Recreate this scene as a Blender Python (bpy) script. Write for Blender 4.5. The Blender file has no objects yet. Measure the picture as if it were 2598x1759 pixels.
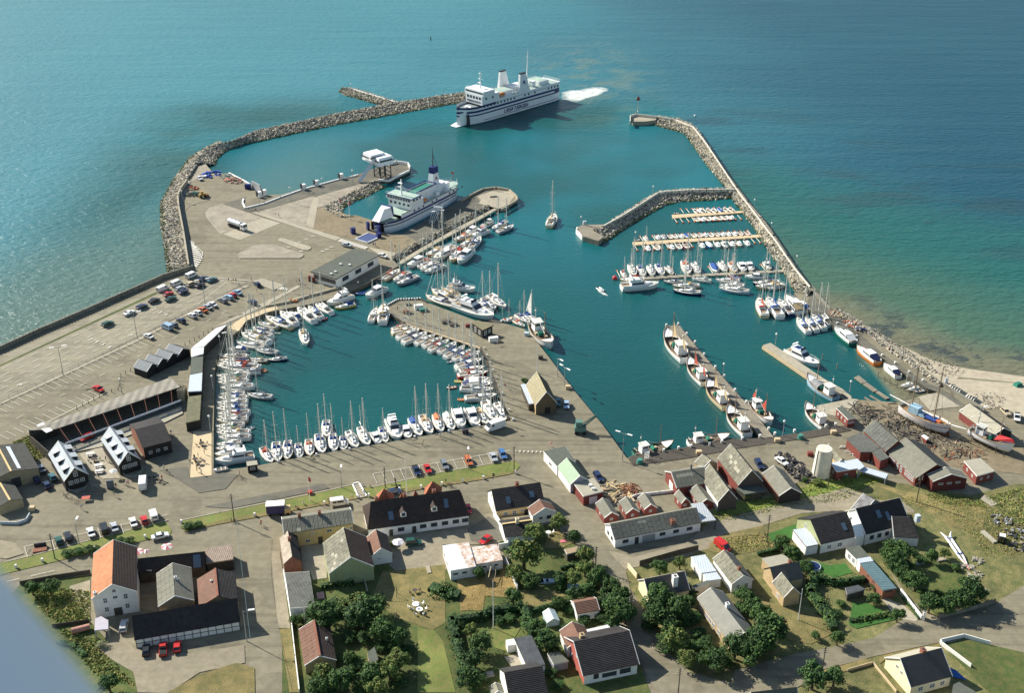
import bpy,bmesh,math,random
from mathutils import Vector,Matrix
from mathutils.geometry import tessellate_polygon
R=math.radians
S=bpy.context.scene
C=S.collection
rnd=random.Random(7)
CAM_H,PITCH,FPX,CX,CY=191.5,R(27.5),3040.0,1299.0,879.5
cam=bpy.data.cameras.new('camera')
cam.sensor_width=36.0
cam.lens=36.0*FPX/2598.0
cam.clip_start=0.05
cam.clip_end=20000
cam.dof.use_dof=True
cam.dof.focus_distance=420
cam.dof.aperture_fstop=1.7
camo=bpy.data.objects.new('camera',cam)
camo.location=(0,0,CAM_H)
camo.rotation_euler=(math.pi/2-PITCH,0,0)
C.objects.link(camo)
S.camera=camo
SUN_EL=R(34)
SUN_AZ=R(146)
w=bpy.data.worlds.new('World')
S.world=w
w.use_nodes=True
nt=w.node_tree
sky=nt.nodes.new('ShaderNodeTexSky')
sky.sky_type='NISHITA'
sky.sun_disc=False
sky.sun_elevation=SUN_EL
sky.sun_rotation=math.pi/2-SUN_AZ
sky.air_density=1.3
sky.dust_density=0.7
sky.ozone_density=3.0
bg=nt.nodes['Background']
bg.inputs['Strength'].default_value=0.078
nt.links.new(sky.outputs[0],bg.inputs[0])
sd=bpy.data.lights.new('sun','SUN')
sd.energy=5.0
sd.angle=R(0.53)
sd.color=(1.0,0.95,0.86)
so=bpy.data.objects.new('sun',sd)
sdir=Vector((math.cos(SUN_AZ)*math.cos(SUN_EL),math.sin(SUN_AZ)*math.cos(SUN_EL),math.sin(SUN_EL)))
so.rotation_euler=sdir.to_track_quat('Z','Y').to_euler()
so.location=(0,0,400)
C.objects.link(so)
S.view_settings.view_transform='Standard'
S.view_settings.look='None'
S.view_settings.gamma=1
S.view_settings.use_curve_mapping=False
S.view_settings.exposure=0.76
S.cycles.max_bounces=5
S.cycles.transparent_max_bounces=8
S.cycles.caustics_reflective=False
S.cycles.caustics_refractive=False
Z0=1.5
T=dict(a=(380,360,4.469),b=(800,360,4.469),c=(0,660,3.575),d=(540,640,4.469),e=(940,640,4.469),f=(540,920,4.469),g=(940,920,4.469),h=(0,1060,4.469),i=(1540,500,4.469),j=(1640,780,4.469),k=(2078,780,4.469),l=(1360,1080,4.469),m=(1800,1060,4.469),n=(2078,1060,4.469),o=(0,1340,3.748),p=(560,1180,3.748),q=(600,1400,4.382),r=(1060,1200,4.469),s=(1060,1400,4.382),t=(1560,1340,3.748),u=(2000,1200,3.885),v=(2000,1450,5.09),w=(650,0,3.575),x=(1150,130,5.158),y=(1300,200,3.575),z=(0,0,0.89414),S=(0,0,1.0))
cP,sP=math.cos(PITCH),math.sin(PITCH)
def px(t,x,y):
 a=T[t]
 return(a[0]+x/a[2],a[1]+y/a[2])
def gr(t,x,y,z=Z0):
 X,Y=px(t,x,y)
 u,v=(X-CX)/FPX,(Y-CY)/FPX
 k=(CAM_H-z)/(sP+v*cP)
 return Vector((u*k,(cP-v*sP)*k,z))
def grs(t,pts,z=Z0):
 """flat list x,y,x,y ... -> ground points"""
 return[gr(t,pts[n],pts[n+1],z)for n in range(0,len(pts),2)]
def multi(z,*segs):
 out=[]
 for t,pts in segs:
  out+=grs(t,pts,z)
 return out
def mpp(t,x,y,z=Z0):
 """metres per tile pixel there"""
 X,Y=px(t,x,y)
 return(CAM_H-z)/(sP+(Y-CY)/FPX*cP)/FPX/T[t][2]
MATS={}
def mat(name,col,rough=0.7,var=0.12,scale=1.5,metal=0.0,kind=None,col2=None,spec=0.3,bump=0.0,bscale=8.0):
 if name in MATS:return MATS[name]
 m=bpy.data.materials.new(name)
 m.use_nodes=True
 n=m.node_tree.nodes;L=m.node_tree.links
 b=n['Principled BSDF']
 b.inputs['Roughness'].default_value=rough
 b.inputs['Metallic'].default_value=metal
 b.inputs['Specular IOR Level'].default_value=spec
 c4=(*col,1)
 tc=n.new('ShaderNodeTexCoord')
 geo=n.new('ShaderNodeNewGeometry')
 if var>0:
  no=n.new('ShaderNodeTexNoise')
  no.inputs['Scale'].default_value=scale
  no.inputs['Detail'].default_value=6
  no.inputs['Roughness'].default_value=0.65
  L.new(geo.outputs['Position'],no.inputs['Vector'])
  rp=n.new('ShaderNodeValToRGB')
  d=col2 or tuple(c*(1-var)for c in col)
  e=col if col2 else tuple(min(1,c*(1+var))for c in col)
  rp.color_ramp.elements[0].position=0.36
  rp.color_ramp.elements[0].color=(*d,1)
  rp.color_ramp.elements[1].position=0.64
  rp.color_ramp.elements[1].color=(*e,1)
  L.new(no.outputs['Fac'],rp.inputs[0])
  n2=n.new('ShaderNodeTexNoise')
  n2.inputs['Scale'].default_value=scale*0.13
  n2.inputs['Detail'].default_value=3
  L.new(geo.outputs['Position'],n2.inputs['Vector'])
  mr=n.new('ShaderNodeMapRange')
  mr.inputs[1].default_value=0.3;mr.inputs[2].default_value=0.7
  mr.inputs[3].default_value=1-var*0.8;mr.inputs[4].default_value=1+var*0.5
  L.new(n2.outputs['Fac'],mr.inputs[0])
  mx=n.new('ShaderNodeVectorMath');mx.operation='SCALE'
  L.new(rp.outputs[0],mx.inputs[0]);L.new(mr.outputs[0],mx.inputs['Scale'])
  L.new(mx.outputs[0],b.inputs['Base Color'])
  if bump>0:
   bn=n.new('ShaderNodeBump');bn.inputs['Strength'].default_value=bump
   bn.inputs['Distance'].default_value=0.2
   n3=n.new('ShaderNodeTexNoise');n3.inputs['Scale'].default_value=bscale;n3.inputs['Detail'].default_value=4
   L.new(geo.outputs['Position'],n3.inputs['Vector'])
   L.new(n3.outputs['Fac'],bn.inputs['Height']);L.new(bn.outputs[0],b.inputs['Normal'])
 else:
  b.inputs['Base Color'].default_value=c4
 MATS[name]=m
 return m
def tracks(m,amt=0.16):
 n=m.node_tree.nodes;L=m.node_tree.links;b=n['Principled BSDF']
 src=b.inputs['Base Color'].links[0].from_socket
 geo=n.new('ShaderNodeNewGeometry');out=src
 for rot,sx,sy,p0,p1 in((-20,.02,.55,.52,.66),(28,.016,.4,.56,.68),(0,.09,.09,.60,.62),(70,.03,.5,.60,.72)):
  mp=n.new('ShaderNodeMapping');mp.inputs['Rotation'].default_value=(0,0,R(rot));mp.inputs['Scale'].default_value=(sx,sy,1)
  no=n.new('ShaderNodeTexNoise');no.inputs['Scale'].default_value=1;no.inputs['Detail'].default_value=3
  mr=n.new('ShaderNodeMapRange');mr.inputs[1].default_value=p0;mr.inputs[2].default_value=p1;mr.inputs[3].default_value=1;mr.inputs[4].default_value=1-amt
  v=n.new('ShaderNodeVectorMath');v.operation='SCALE'
  L.new(geo.outputs['Position'],mp.inputs[0]);L.new(mp.outputs[0],no.inputs['Vector']);L.new(no.outputs['Fac'],mr.inputs[0]);L.new(out,v.inputs[0]);L.new(mr.outputs[0],v.inputs['Scale']);out=v.outputs[0]
 L.new(out,b.inputs['Base Color'])
def corr(name,col,pitch=0.5,axis='X',var=0.15,rough=0.7,depth=0.5,col2=None,lines=0.25):
 """ribbed sheet or tile courses, relief runs in the object's own axes"""
 if name in MATS:return MATS[name]
 m=mat(name,col,rough,var,0.9,col2=col2)
 n=m.node_tree.nodes;L=m.node_tree.links
 tc=n.new('ShaderNodeTexCoord')
 wv=n.new('ShaderNodeTexWave')
 wv.wave_type='BANDS';wv.bands_direction=axis
 wv.inputs['Scale'].default_value=0.314/pitch
 wv.inputs['Distortion'].default_value=0.15
 L.new(tc.outputs['Object'],wv.inputs['Vector'])
 bn=n.new('ShaderNodeBump');bn.inputs['Strength'].default_value=depth;bn.inputs['Distance'].default_value=0.1
 L.new(wv.outputs['Fac'],bn.inputs['Height'])
 b=n['Principled BSDF']
 L.new(bn.outputs[0],b.inputs['Normal'])
 return m
def glassm():
 return mat('window_glass',(0.03,0.04,0.05),0.12,0,spec=0.6)
STUFFY={'sheer_stripe','red_line','bottom','guard_rail','rigging','railings','rails','wire','posts','post','piles','purlins','cradle','white_bollards','buttress','ribs','timber_frame','lattice','lattice_jib','crossarm','insulator','white_stripe','black_stripe','white_sheet_pile','front_window_band','bow_rail','side_beam'}
class MB:
 def __init__(s):s.v=[];s.f=[];s.m=[]
 def add(s,vs,fs,mi=0):
  k=len(s.v);s.v+=[tuple(v)for v in vs]
  s.f+=[tuple(k+i for i in f)for f in fs];s.m+=[mi]*len(fs)
  return s
 def box(s,c,d,rz=0,mi=0,top=1.0,topx=None):
  x,y,z=c;a,b,h=d[0]/2,d[1]/2,d[2]/2
  tx=top if topx is None else topx
  ca,sa=math.cos(rz),math.sin(rz)
  vs=[]
  for zz,k,kx in((-h,1,1),(h,top,tx)):
   for px_,py_ in((-a,-b),(a,-b),(a,b),(-a,b)):
    X,Y=px_*kx,py_*k
    vs.append((x+X*ca-Y*sa,y+X*sa+Y*ca,z+zz))
  return s.add(vs,[(3,2,1,0),(4,5,6,7),(0,1,5,4),(1,2,6,5),(2,3,7,6),(3,0,4,7)],mi)
 def tube(s,p0,p1,r0,r1=None,n=6,mi=0,cap=True):
  r1=r0 if r1 is None else r1
  p0,p1=Vector(p0),Vector(p1);d=(p1-p0)
  if d.length<1e-6:return s
  q=d.to_track_quat('Z','X')
  vs=[]
  for p,r in((p0,r0),(p1,r1)):
   for k in range(n):
    a=2*math.pi*k/n
    vs.append(p+q@Vector((r*math.cos(a),r*math.sin(a),0)))
  fs=[(k,(k+1)%n,n+(k+1)%n,n+k)for k in range(n)]
  if cap:fs+=[tuple(range(n-1,-1,-1)),tuple(range(n,2*n))]
  return s.add(vs,fs,mi)
 def prism(s,pts,z0,z1,mi=0,cap_bottom=True,side_mi=None):
  n=len(pts)
  area=sum(pts[k][0]*pts[(k+1)%n][1]-pts[(k+1)%n][0]*pts[k][1]for k in range(n))
  if area<0:pts=list(reversed(pts))
  top=[(p[0],p[1],z1)for p in pts];bot=[(p[0],p[1],z0)for p in pts]
  tri=tessellate_polygon([[Vector(p)for p in top]])
  k=len(s.v);s.v+=top+bot
  for t in tri:
   a,b_,c_=(Vector(top[i])for i in t)
   if(b_-a).cross(c_-a).z<0:t=(t[0],t[2],t[1])
   s.f.append(tuple(k+i for i in t));s.m.append(mi)
   if cap_bottom:
    s.f.append(tuple(k+n+i for i in reversed(t)));s.m.append(mi)
  for i in range(n):
   j=(i+1)%n
   s.f.append((k+i,k+n+i,k+n+j,k+j));s.m.append(mi if side_mi is None else side_mi)
  return s
 def sheet(s,pts,z,mi=0):
  tri=tessellate_polygon([[Vector((p[0],p[1],0))for p in pts]])
  k=len(s.v);s.v+=[(p[0],p[1],z)for p in pts]
  for t in tri:
   a,b_,c_=(Vector((pts[i][0],pts[i][1],0))for i in t)
   if(b_-a).cross(c_-a).z<0:t=(t[0],t[2],t[1])
   s.f.append(tuple(k+i for i in t));s.m.append(mi)
  return s
 def quad(s,a,b,c,d,mi=0):return s.add([a,b,c,d],[(0,1,2,3)],mi)
 def ball(s,c,r,mi=0,n=6,sz=1.0,sx=1.0):
  vs=[];rings=n//2+1
  for i in range(1,rings):
   ph=math.pi*i/rings
   for k in range(n):
    a=2*math.pi*k/n
    vs.append((c[0]+sx*r*math.sin(ph)*math.cos(a),c[1]+r*math.sin(ph)*math.sin(a),c[2]+sz*r*math.cos(ph)))
  vs+=[(c[0],c[1],c[2]+sz*r),(c[0],c[1],c[2]-sz*r)]
  T_,B_=len(vs)-2,len(vs)-1;fs=[]
  for i in range(rings-2):
   for k in range(n):
    fs.append((i*n+k,(i+1)*n+k,(i+1)*n+(k+1)%n,i*n+(k+1)%n))
  for k in range(n):
   fs.append((T_,k,(k+1)%n));q=(rings-2)*n
   fs.append((B_,q+(k+1)%n,q+k))
  return s.add(vs,fs,mi)
 def mesh(s,name,mats):
  me=bpy.data.meshes.new(name)
  me.from_pydata(s.v,[],s.f)
  if not isinstance(mats,(list,tuple)):mats=[mats]
  for m in mats:me.materials.append(m)
  if len(mats)>1:me.polygons.foreach_set('material_index',s.m)
  me.update()
  return me
 def build(s,name,mats,parent=None,loc=None,smooth=False):
  me=s.mesh(name,mats)
  if smooth:me.polygons.foreach_set('use_smooth',[True]*len(me.polygons))
  o=bpy.data.objects.new(name,me);C.objects.link(o)
  if name in STUFFY:o['kind']='stuff'
  if parent is not None:o.parent=parent
  if loc is not None:o.location=loc
  return o
def tag(o,label=None,cat=None,group=None,kind=None):
 if label:o['label']=label
 if cat:o['category']=cat
 if group:o['group']=group
 if kind:o['kind']=kind
 return o
def thing(name,label,cat,loc=(0,0,0),rz=0,group=None):
 o=bpy.data.objects.new(name,None);C.objects.link(o)
 o.empty_display_size=0.5
 o.location=loc;o.rotation_euler=(0,0,rz)
 return tag(o,label,cat,group)
def struct(name,mb,m,loc=None):
 o=mb.build(name,m,None,loc);o['kind']='structure';return o
KIDS={}
def kids(o):
 k=KIDS.get(o.name)
 if k is None:k=KIDS[o.name]=[c for c in o.children]
 return k
def dup(o,parent=None):
 c=o.copy();C.objects.link(c)
 if parent is not None:c.parent=parent
 for ch in kids(o):dup(ch,c)
 return c
def paint(root,swaps):
 """object-level material swaps on a copy: {old name: material}"""
 st=[root]+list(root.children_recursive)
 for o in st:
  if o.type!='MESH':continue
  for i,sl in enumerate(o.material_slots):
   mm=o.data.materials[i]
   if mm and mm.name in swaps:
    sl.link='OBJECT';sl.material=swaps[mm.name]
ORD=['first','second','third','fourth','fifth','sixth','seventh','eighth','ninth','tenth','eleventh','twelfth','thirteenth','fourteenth','fifteenth','sixteenth','seventeenth','eighteenth','nineteenth','twentieth','twenty-first','twenty-second','twenty-third','twenty-fourth','twenty-fifth','twenty-sixth','twenty-seventh','twenty-eighth','twenty-ninth','thirtieth','thirty-first','thirty-second','thirty-third','thirty-fourth']
def water_material():
 m=bpy.data.materials.new('sea_water');m.use_nodes=True
 n=m.node_tree.nodes;L=m.node_tree.links
 b=n['Principled BSDF']
 b.inputs['IOR'].default_value=1.33
 b.inputs['Specular IOR Level'].default_value=0.5
 geo=n.new('ShaderNodeNewGeometry')
 sep=n.new('ShaderNodeSeparateXYZ');L.new(geo.outputs['Position'],sep.inputs[0])
 def noise(scale,detail=4,vec=None,rough=0.5):
  q=n.new('ShaderNodeTexNoise');q.inputs['Scale'].default_value=scale;q.inputs['Detail'].default_value=detail
  q.inputs['Roughness'].default_value=rough
  L.new(vec if vec is not None else geo.outputs['Position'],q.inputs['Vector']);return q
 def rng(src,a,b_,c=0.0,d=1.0):
  q=n.new('ShaderNodeMapRange');q.interpolation_type='SMOOTHSTEP'
  q.inputs[1].default_value=a;q.inputs[2].default_value=b_;q.inputs[3].default_value=c;q.inputs[4].default_value=d
  L.new(src,q.inputs[0]);return q.outputs[0]
 def mth(op,a,b_=None):
  q=n.new('ShaderNodeMath');q.operation=op
  for k,s_ in enumerate((a,b_)):
   if s_ is None:continue
   if isinstance(s_,(int,float)):q.inputs[k].default_value=s_
   else:L.new(s_,q.inputs[k])
  return q.outputs[0]
 def mix(f,a,b_):
  q=n.new('ShaderNodeMix');q.data_type='RGBA'
  if isinstance(f,(int,float)):q.inputs[0].default_value=f
  else:L.new(f,q.inputs[0])
  for k,s_ in((6,a),(7,b_)):
   if isinstance(s_,tuple):q.inputs[k].default_value=(*s_,1)
   else:L.new(s_,q.inputs[k])
  return q.outputs[2]
 def line_dist(p,q):
  d=(q-p);d.normalize();nn=Vector((-d.y,d.x,0))
  vm=n.new('ShaderNodeVectorMath');vm.operation='DOT_PRODUCT'
  vs=n.new('ShaderNodeVectorMath');vs.operation='SUBTRACT';vs.inputs[1].default_value=p
  L.new(geo.outputs['Position'],vs.inputs[0]);L.new(vs.outputs[0],vm.inputs[0]);vm.inputs[1].default_value=nn
  return vm.outputs['Value']
 sh=line_dist(gr('S',2260,860,0),gr('S',2620,965,0))
 wob=mth('MULTIPLY',mth('SUBTRACT',noise(0.012,2).outputs['Fac'],0.5),45.0)
 shw=mth('ADD',sh,wob)
 east=rng(line_dist(gr('S',2100,790,0),gr('S',1745,330,0)),2,-2)
 deep=(0.010,0.092,0.108)
 big=noise(0.006,3)
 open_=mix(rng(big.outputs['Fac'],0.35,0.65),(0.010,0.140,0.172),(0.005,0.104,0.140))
 open_=mix(rng(mth('ADD',sep.outputs[0],mth('MULTIPLY',big.outputs['Fac'],120.0)),-60,330),mix(0.62,open_,(0.050,0.215,0.240)),mix(0.75,open_,(0.002,0.046,0.076)))  # left paler, right darker: sun-side sky reflection put into base colour, partly depth
 mp=n.new('ShaderNodeMapping');mp.inputs['Rotation'].default_value=(0,0,R(-12));mp.inputs['Scale'].default_value=(0.011,0.03,1)
 L.new(geo.outputs['Position'],mp.inputs[0])
 wd=noise(1.0,9,mp.outputs[0],0.72)
 weed=rng(wd.outputs['Fac'],0.50,0.60)
 band=mth('MULTIPLY',rng(shw,80,120),rng(shw,260,180))
 shallow=mix(rng(shw,2,30),(0.15,0.145,0.085),(0.050,0.115,0.072))
 shallow=mix(rng(shw,26,95),shallow,(0.010,0.098,0.084))
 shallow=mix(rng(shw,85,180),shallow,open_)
 shallow=mix(mth('MULTIPLY',mth('MULTIPLY',weed,band),0.45),shallow,(0.018,0.042,0.050))
 strand=mth('MULTIPLY',mth('MULTIPLY',rng(noise(0.07,7,None,0.7).outputs['Fac'],0.50,0.58),rng(shw,26,10)),rng(shw,-3,4))
 shallow=mix(mth('MULTIPLY',strand,0.8),shallow,(0.03,0.045,0.045))
 nb=noise(0.012,2)
 yy=rng(sep.outputs[1],300,560)
 inner=mix(yy,(0.006,0.060,0.058),(0.005,0.122,0.136))
 inner=mix(rng(nb.outputs['Fac'],0.4,0.62),inner,(0.005,0.078,0.074))
 ws=line_dist(gr('S',0,880,0),gr('S',470,680,0))
 west=mth('MULTIPLY',rng(mth('ADD',ws,wob),95,5),rng(sep.outputs[0],-70,-110))
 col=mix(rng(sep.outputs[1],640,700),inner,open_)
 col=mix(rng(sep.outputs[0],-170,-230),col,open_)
 col=mix(mth('MULTIPLY',west,0.75),col,(0.085,0.145,0.11))
 col=mix(east,col,shallow)
 p0=gr('S',1500,190,0)
 vs=n.new('ShaderNodeVectorMath');vs.operation='SUBTRACT';vs.inputs[1].default_value=p0
 L.new(geo.outputs['Position'],vs.inputs[0])
 ln=n.new('ShaderNodeVectorMath');ln.operation='LENGTH'
 sc=n.new('ShaderNodeVectorMath');sc.operation='MULTIPLY';sc.inputs[1].default_value=(1.0,0.42,1)
 L.new(vs.outputs[0],sc.inputs[0]);L.new(sc.outputs[0],ln.inputs[0])
 silt=mth('MULTIPLY',rng(ln.outputs['Value'],55,5),rng(noise(0.05,5,None,0.6).outputs['Fac'],0.44,0.62))
 col=mix(mth('MULTIPLY',silt,0.5),col,(0.16,0.20,0.14))
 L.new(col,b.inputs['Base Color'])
 def wave(sx,sy,rot,detail,rough=0.55):
  q=n.new('ShaderNodeMapping');q.inputs['Rotation'].default_value=(0,0,R(rot));q.inputs['Scale'].default_value=(sx,sy,1)
  L.new(geo.outputs['Position'],q.inputs[0])
  return noise(1.0,detail,q.outputs[0],rough).outputs['Fac']
 chop=mth('ADD',mth('MULTIPLY',wave(0.22,0.42,22,4,0.6),1.0),mth('MULTIPLY',wave(0.012,0.07,8,2),1.2))
 rip=wave(0.5,1.1,10,4,0.6)
 inm=mth('MULTIPLY',mth('MULTIPLY',rng(sep.outputs[1],640,600),rng(sep.outputs[0],-150,-130)),mth('SUBTRACT',1.0,east))
 hgt=mth('ADD',mth('MULTIPLY',mth('MULTIPLY',chop,mth('SUBTRACT',1.0,mth('MULTIPLY',inm,0.9))),1.15),mth('MULTIPLY',mth('MULTIPLY',rip,inm),0.16))
 rgh=mth('SUBTRACT',0.34,mth('MULTIPLY',inm,0.10));L.new(rgh,b.inputs['Roughness'])
 bn=n.new('ShaderNodeBump');bn.inputs['Strength'].default_value=1.0;bn.inputs['Distance'].default_value=0.8
 L.new(hgt,bn.inputs['Height']);L.new(bn.outputs[0],b.inputs['Normal'])
 return m
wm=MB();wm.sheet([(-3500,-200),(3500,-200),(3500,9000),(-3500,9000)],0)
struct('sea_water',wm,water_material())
ASPH=mat('asphalt',(0.242,0.214,0.143),0.9,0.12,0.5,col2=(0.192,0.170,0.113),bump=0.3)
ASPHD=mat('asphalt_dark',(0.158,0.144,0.106),0.9,0.12,0.4,col2=(0.120,0.118,0.092))
ASPHL=mat('asphalt_light',(0.298,0.264,0.182),0.9,0.12,0.35,col2=(0.235,0.215,0.153))
CONC=mat('concrete',(0.36,0.32,0.235),0.9,0.12,0.8)
for m_ in(ASPH,ASPHD,ASPHL):tracks(m_)
GRAV=mat('gravel',(0.40,0.35,0.265),0.95,0.25,2.2,col2=(0.27,0.235,0.175),bump=0.8)
SAND=mat('sand',(0.46,0.40,0.29),0.95,0.14,0.5,col2=(0.36,0.31,0.22))
DIRT=mat('dirt',(0.26,0.21,0.13),0.95,0.2,0.5,col2=(0.19,0.155,0.095),bump=0.5)
TRACK=mat('track',(0.30,0.26,0.18),0.95,0.2,0.6,col2=(0.23,0.20,0.135))
LAWN=mat('lawn',(0.125,0.180,0.036),0.9,0.3,0.9,col2=(0.21,0.19,0.060),bump=0.6,bscale=4)
LAWNG=mat('lawn_lush',(0.055,0.150,0.028),0.9,0.2,0.6,col2=(0.035,0.115,0.018),bump=0.4)
DRY=mat('dry_grass',(0.255,0.200,0.078),0.95,0.3,0.35,col2=(0.140,0.130,0.048),bump=0.9,bscale=3)
ROUGHG=mat('rough_grass',(0.215,0.188,0.075),0.95,0.4,0.5,col2=(0.100,0.115,0.038),bump=1.0,bscale=3)
GARD=mat('garden_grass',(0.125,0.125,0.038),0.95,0.4,0.55,col2=(0.058,0.095,0.024),bump=0.8,bscale=3)
STRAW=mat('straw_grass',(0.34,0.235,0.085),0.95,0.25,0.6,col2=(0.20,0.145,0.05),bump=0.9,bscale=3)
WHITE=mat('white_paint',(0.80,0.78,0.72),0.5,0.04,1)
LINE=mat('road_paint',(0.62,0.59,0.50),0.8,0.12,3)
DARKW=mat('tarred_wood',(0.075,0.065,0.05),0.85,0.2,1.2)
WOOD=mat('weathered_wood',(0.24,0.21,0.155),0.85,0.2,1.5)
YWOOD=mat('new_wood',(0.55,0.43,0.26),0.8,0.1,1.5)
STONE=mat('granite',(0.42,0.37,0.28),0.95,0.3,1.3,col2=(0.20,0.19,0.155))
STONED=mat('wet_granite',(0.13,0.12,0.095),0.8,0.3,0.8)
GREY=mat('grey_metal',(0.35,0.36,0.36),0.5,0.06,1,metal=0.2)
DKG=mat('dark_metal',(0.05,0.05,0.055),0.5,0.1,1)
REDP=mat('red_paint',(0.42,0.045,0.03),0.45,0.08,1)
BLUEP=mat('navy_paint',(0.018,0.028,0.13),0.4,0.08,1)
shore=multi(Z0,('S',[-700,1200,-60,907,0,880,210,789,414,698,478,673,464,584,453,521,450,494,457,476,473,455,505,418,519,412]),('a',[700,330,820,362,900,352,1150,480,1160,530,1270,590,1350,600,1490,598,1720,530,2150,415,2324,380]),('b',[480,368,840,238,920,222,1050,240,1076,290,1062,325,830,440,700,428,430,560,110,725,130,765,290,860,460,830,700,905,730,1015,860,1035,990,1045,1660,650,1780,590,1900,530,2050,512,2200,540,2280,610,2292,655,2110,762,1980,720,1840,790,870,1330]),('d',[2110,150,1900,270,1640,410,1480,480,1300,540,1050,600,830,640,600,690,380,780,280,900]),('c',[2100,690,1975,870,1948,1000,1938,1500]),('f',[8,1240,500,1172,1200,1040,1860,930]),('g',[860,790,1590,660,1340,0]),('e',[1260,1078,400,802,210,692,180,600,300,538,560,522,640,570,1200,780,1560,820,1740,870,1840,960,2030,1200,2300,1560]),('l',[760,0,1030,372,1100,340,1600,265,2200,140]),('j',[1080,1500,1450,1470,2030,1370,1930,1120]),('k',[450,1050,900,1080,1250,990,1340,960,1240,930,900,700,480,420,170,210]),('i',[2230,1240,2120,1090,2324,1000]),('k',[130,0,420,125,780,395,1050,605,1250,700,1450,860,1600,790,2324,860]),('S',[2900,1010,4200,1300]))
shore+=[Vector((700,60,Z0)),Vector((-700,60,Z0))]
QWALL=mat('quay_wall',(0.085,0.080,0.062),0.9,0.25,0.6)
lm=MB();lm.prism(shore,-2.5,Z0,0,False,1)
struct('ground',lm,[ASPH,QWALL])
LEV={}
def pad(name,m,segs,lev,label=None):
 pts=multi(Z0,*segs)
 k=MB();LEV[lev]=LEV.get(lev,0)+1;k.sheet(pts,Z0+0.05*lev+0.0014*LEV[lev])
 return struct(name,k,m)
def slab(name,m,segs,h,z=Z0):
 """raised paved island with a kerb face"""
 pts=multi(z,*segs);k=MB();k.prism(pts,z-0.05,z+h+0.15);return struct(name,k,m)
bm_=MB();bp=multi(0.0,('k',[850,440,1250,590,1600,685,2324,790]),('S',[2900,1000,2900,1250,2560,1120]),('k',[1880,1150,1450,880,1050,600]))
top=multi(1.2,('k',[1050,600,1450,880,1880,1150]))
k1=grs('k',[780,395,1000,470,1250,590,1450,655,1700,705,2000,745,2324,792],0.04)+grs('S',[2900,1005],0.04)
k2=grs('k',[790,405,1000,570,1250,720,1450,840,1700,850,2000,880,2324,900],1.45)+grs('S',[2900,1060],1.45)
k0=[p+Vector((0,14,-1.2))for p in k1]
sm=MB()
for A_,B_ in((k2,k1),(k1,k0)):
 for q in range(len(A_)-1):sm.quad(A_[q],A_[q+1],B_[q+1],B_[q])
struct('beach',sm,SAND)
pad('sand_beach',SAND,[('k',[1000,560,1250,690,1450,810,1700,820,2000,850,2324,870]),('S',[2900,1010,2900,1100,2598,1060]),('k',[2324,1240,2050,1130,1880,1160,1450,890])],1)
pad('gravel_yard',GRAV,[('a',[500,390,560,265,620,240,700,330,820,362,780,400,600,400,490,440,430,560,380,690,365,610,400,520,470,450])],1)
pad('cobble_field',GRAV,[('a',[820,705,1270,855,1090,940,800,1045,640,850,628,800,680,745])],1)
pad('cobble_field',GRAV,[('a',[1220,795,1850,620,1770,960,1420,860])],1)
pad('cobble_slope',GRAV,[('a',[1920,600,2324,500,2324,540]),('b',[430,560,110,725,20,745,-60,745])],1)
pad('cobble_slope',GRAV,[('b',[0,625,700,425,720,440,430,562,110,728,40,745,10,745])],2)
pad('concrete_apron',CONC,[('a',[830,1045,960,990,1270,860,1480,920,1020,1115])],1)
pad('concrete_path',CONC,[('a',[1150,800,1220,795,2170,1090,2110,1122])],2)
pad('concrete_path',CONC,[('a',[1850,625,1920,640,1855,985,1770,955])],2)
pad('tarmac_road',ASPHD,[('a',[830,705,1100,620,1050,680,1090,740,1720,530,2150,415,2324,380]),('b',[480,368,700,425,0,625,0,600]),('a',[1220,795,1150,805])],1)
pad('tarmac_pier',ASPHD,[('b',[840,238,920,222,1050,240,1076,290,1062,325,830,440,700,428,480,368])],1)
pad('sandy_pad',DIRT,[('a',[1905,755,2000,755,2324,850]),('b',[290,865,460,835,700,905,730,1015,600,1130,280,1070,-60,985])],1)
pad('sandy_pad',DIRT,[('b',[760,1050,1090,1090,1030,1130,1170,1160,900,1280,700,1200,620,1140])],1)
pad('sandy_pad',CONC,[('b',[1830,620,2000,560,2200,560,2260,620,2200,700,2080,760,1850,700,1880,660])],2)
pad('tarmac_pier',ASPHD,[('b',[1000,1045,1660,650,1780,590,1900,530,2010,560,1830,620,1870,690,1980,720,1850,780,1180,1150,1090,1090])],1)
slab('kerbed_island',GRAV,[('a',[990,1280,1180,1180,1290,1168,1420,1172,1740,1275,1745,1300,1700,1325,1020,1325])],0.14)
slab('kerbed_island',CONC,[('a',[1455,1110,1480,1098,1520,1100,1825,1195,1830,1215,1790,1235,1740,1232,1465,1130])],0.14)
pad('concrete_path',CONC,[('b',[600,1195,730,1290,870,1340,860,1300,930,1265])],2)
slab('kerbed_island',CONC,[('d',[440,335,560,305,810,378,690,440])],0.14)
pad('concrete_path',CONC,[('d',[0,860,600,560,960,380,1000,390,620,600,150,815])],2)
pad('verge_strip',GARD,[('c',[0,955,1420,290,1430,305,0,968])],2)
pad('lane_divider',CONC,[('c',[0,1295,580,1030,1245,720,1900,380,2240,225,2260,240,1900,398,1250,740,585,1050,0,1318])],2)
pad('tarmac_lane',ASPHL,[('c',[0,880,1500,230,1800,150,2250,200,1900,378,580,1028,0,1290])],1)
pad('boardwalk',YWOOD,[('d',[170,860,340,740,720,600,740,650,600,690,380,780,290,900])],2)
pad('sandy_terrace',YWOOD,[('h',[2195,160,2400,160,2400,660,2155,685])],2)
pad('courtyard_paving',CONC,[('h',[900,420,1150,330,1240,500,1370,690,1170,700,1080,640])],2)
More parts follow.
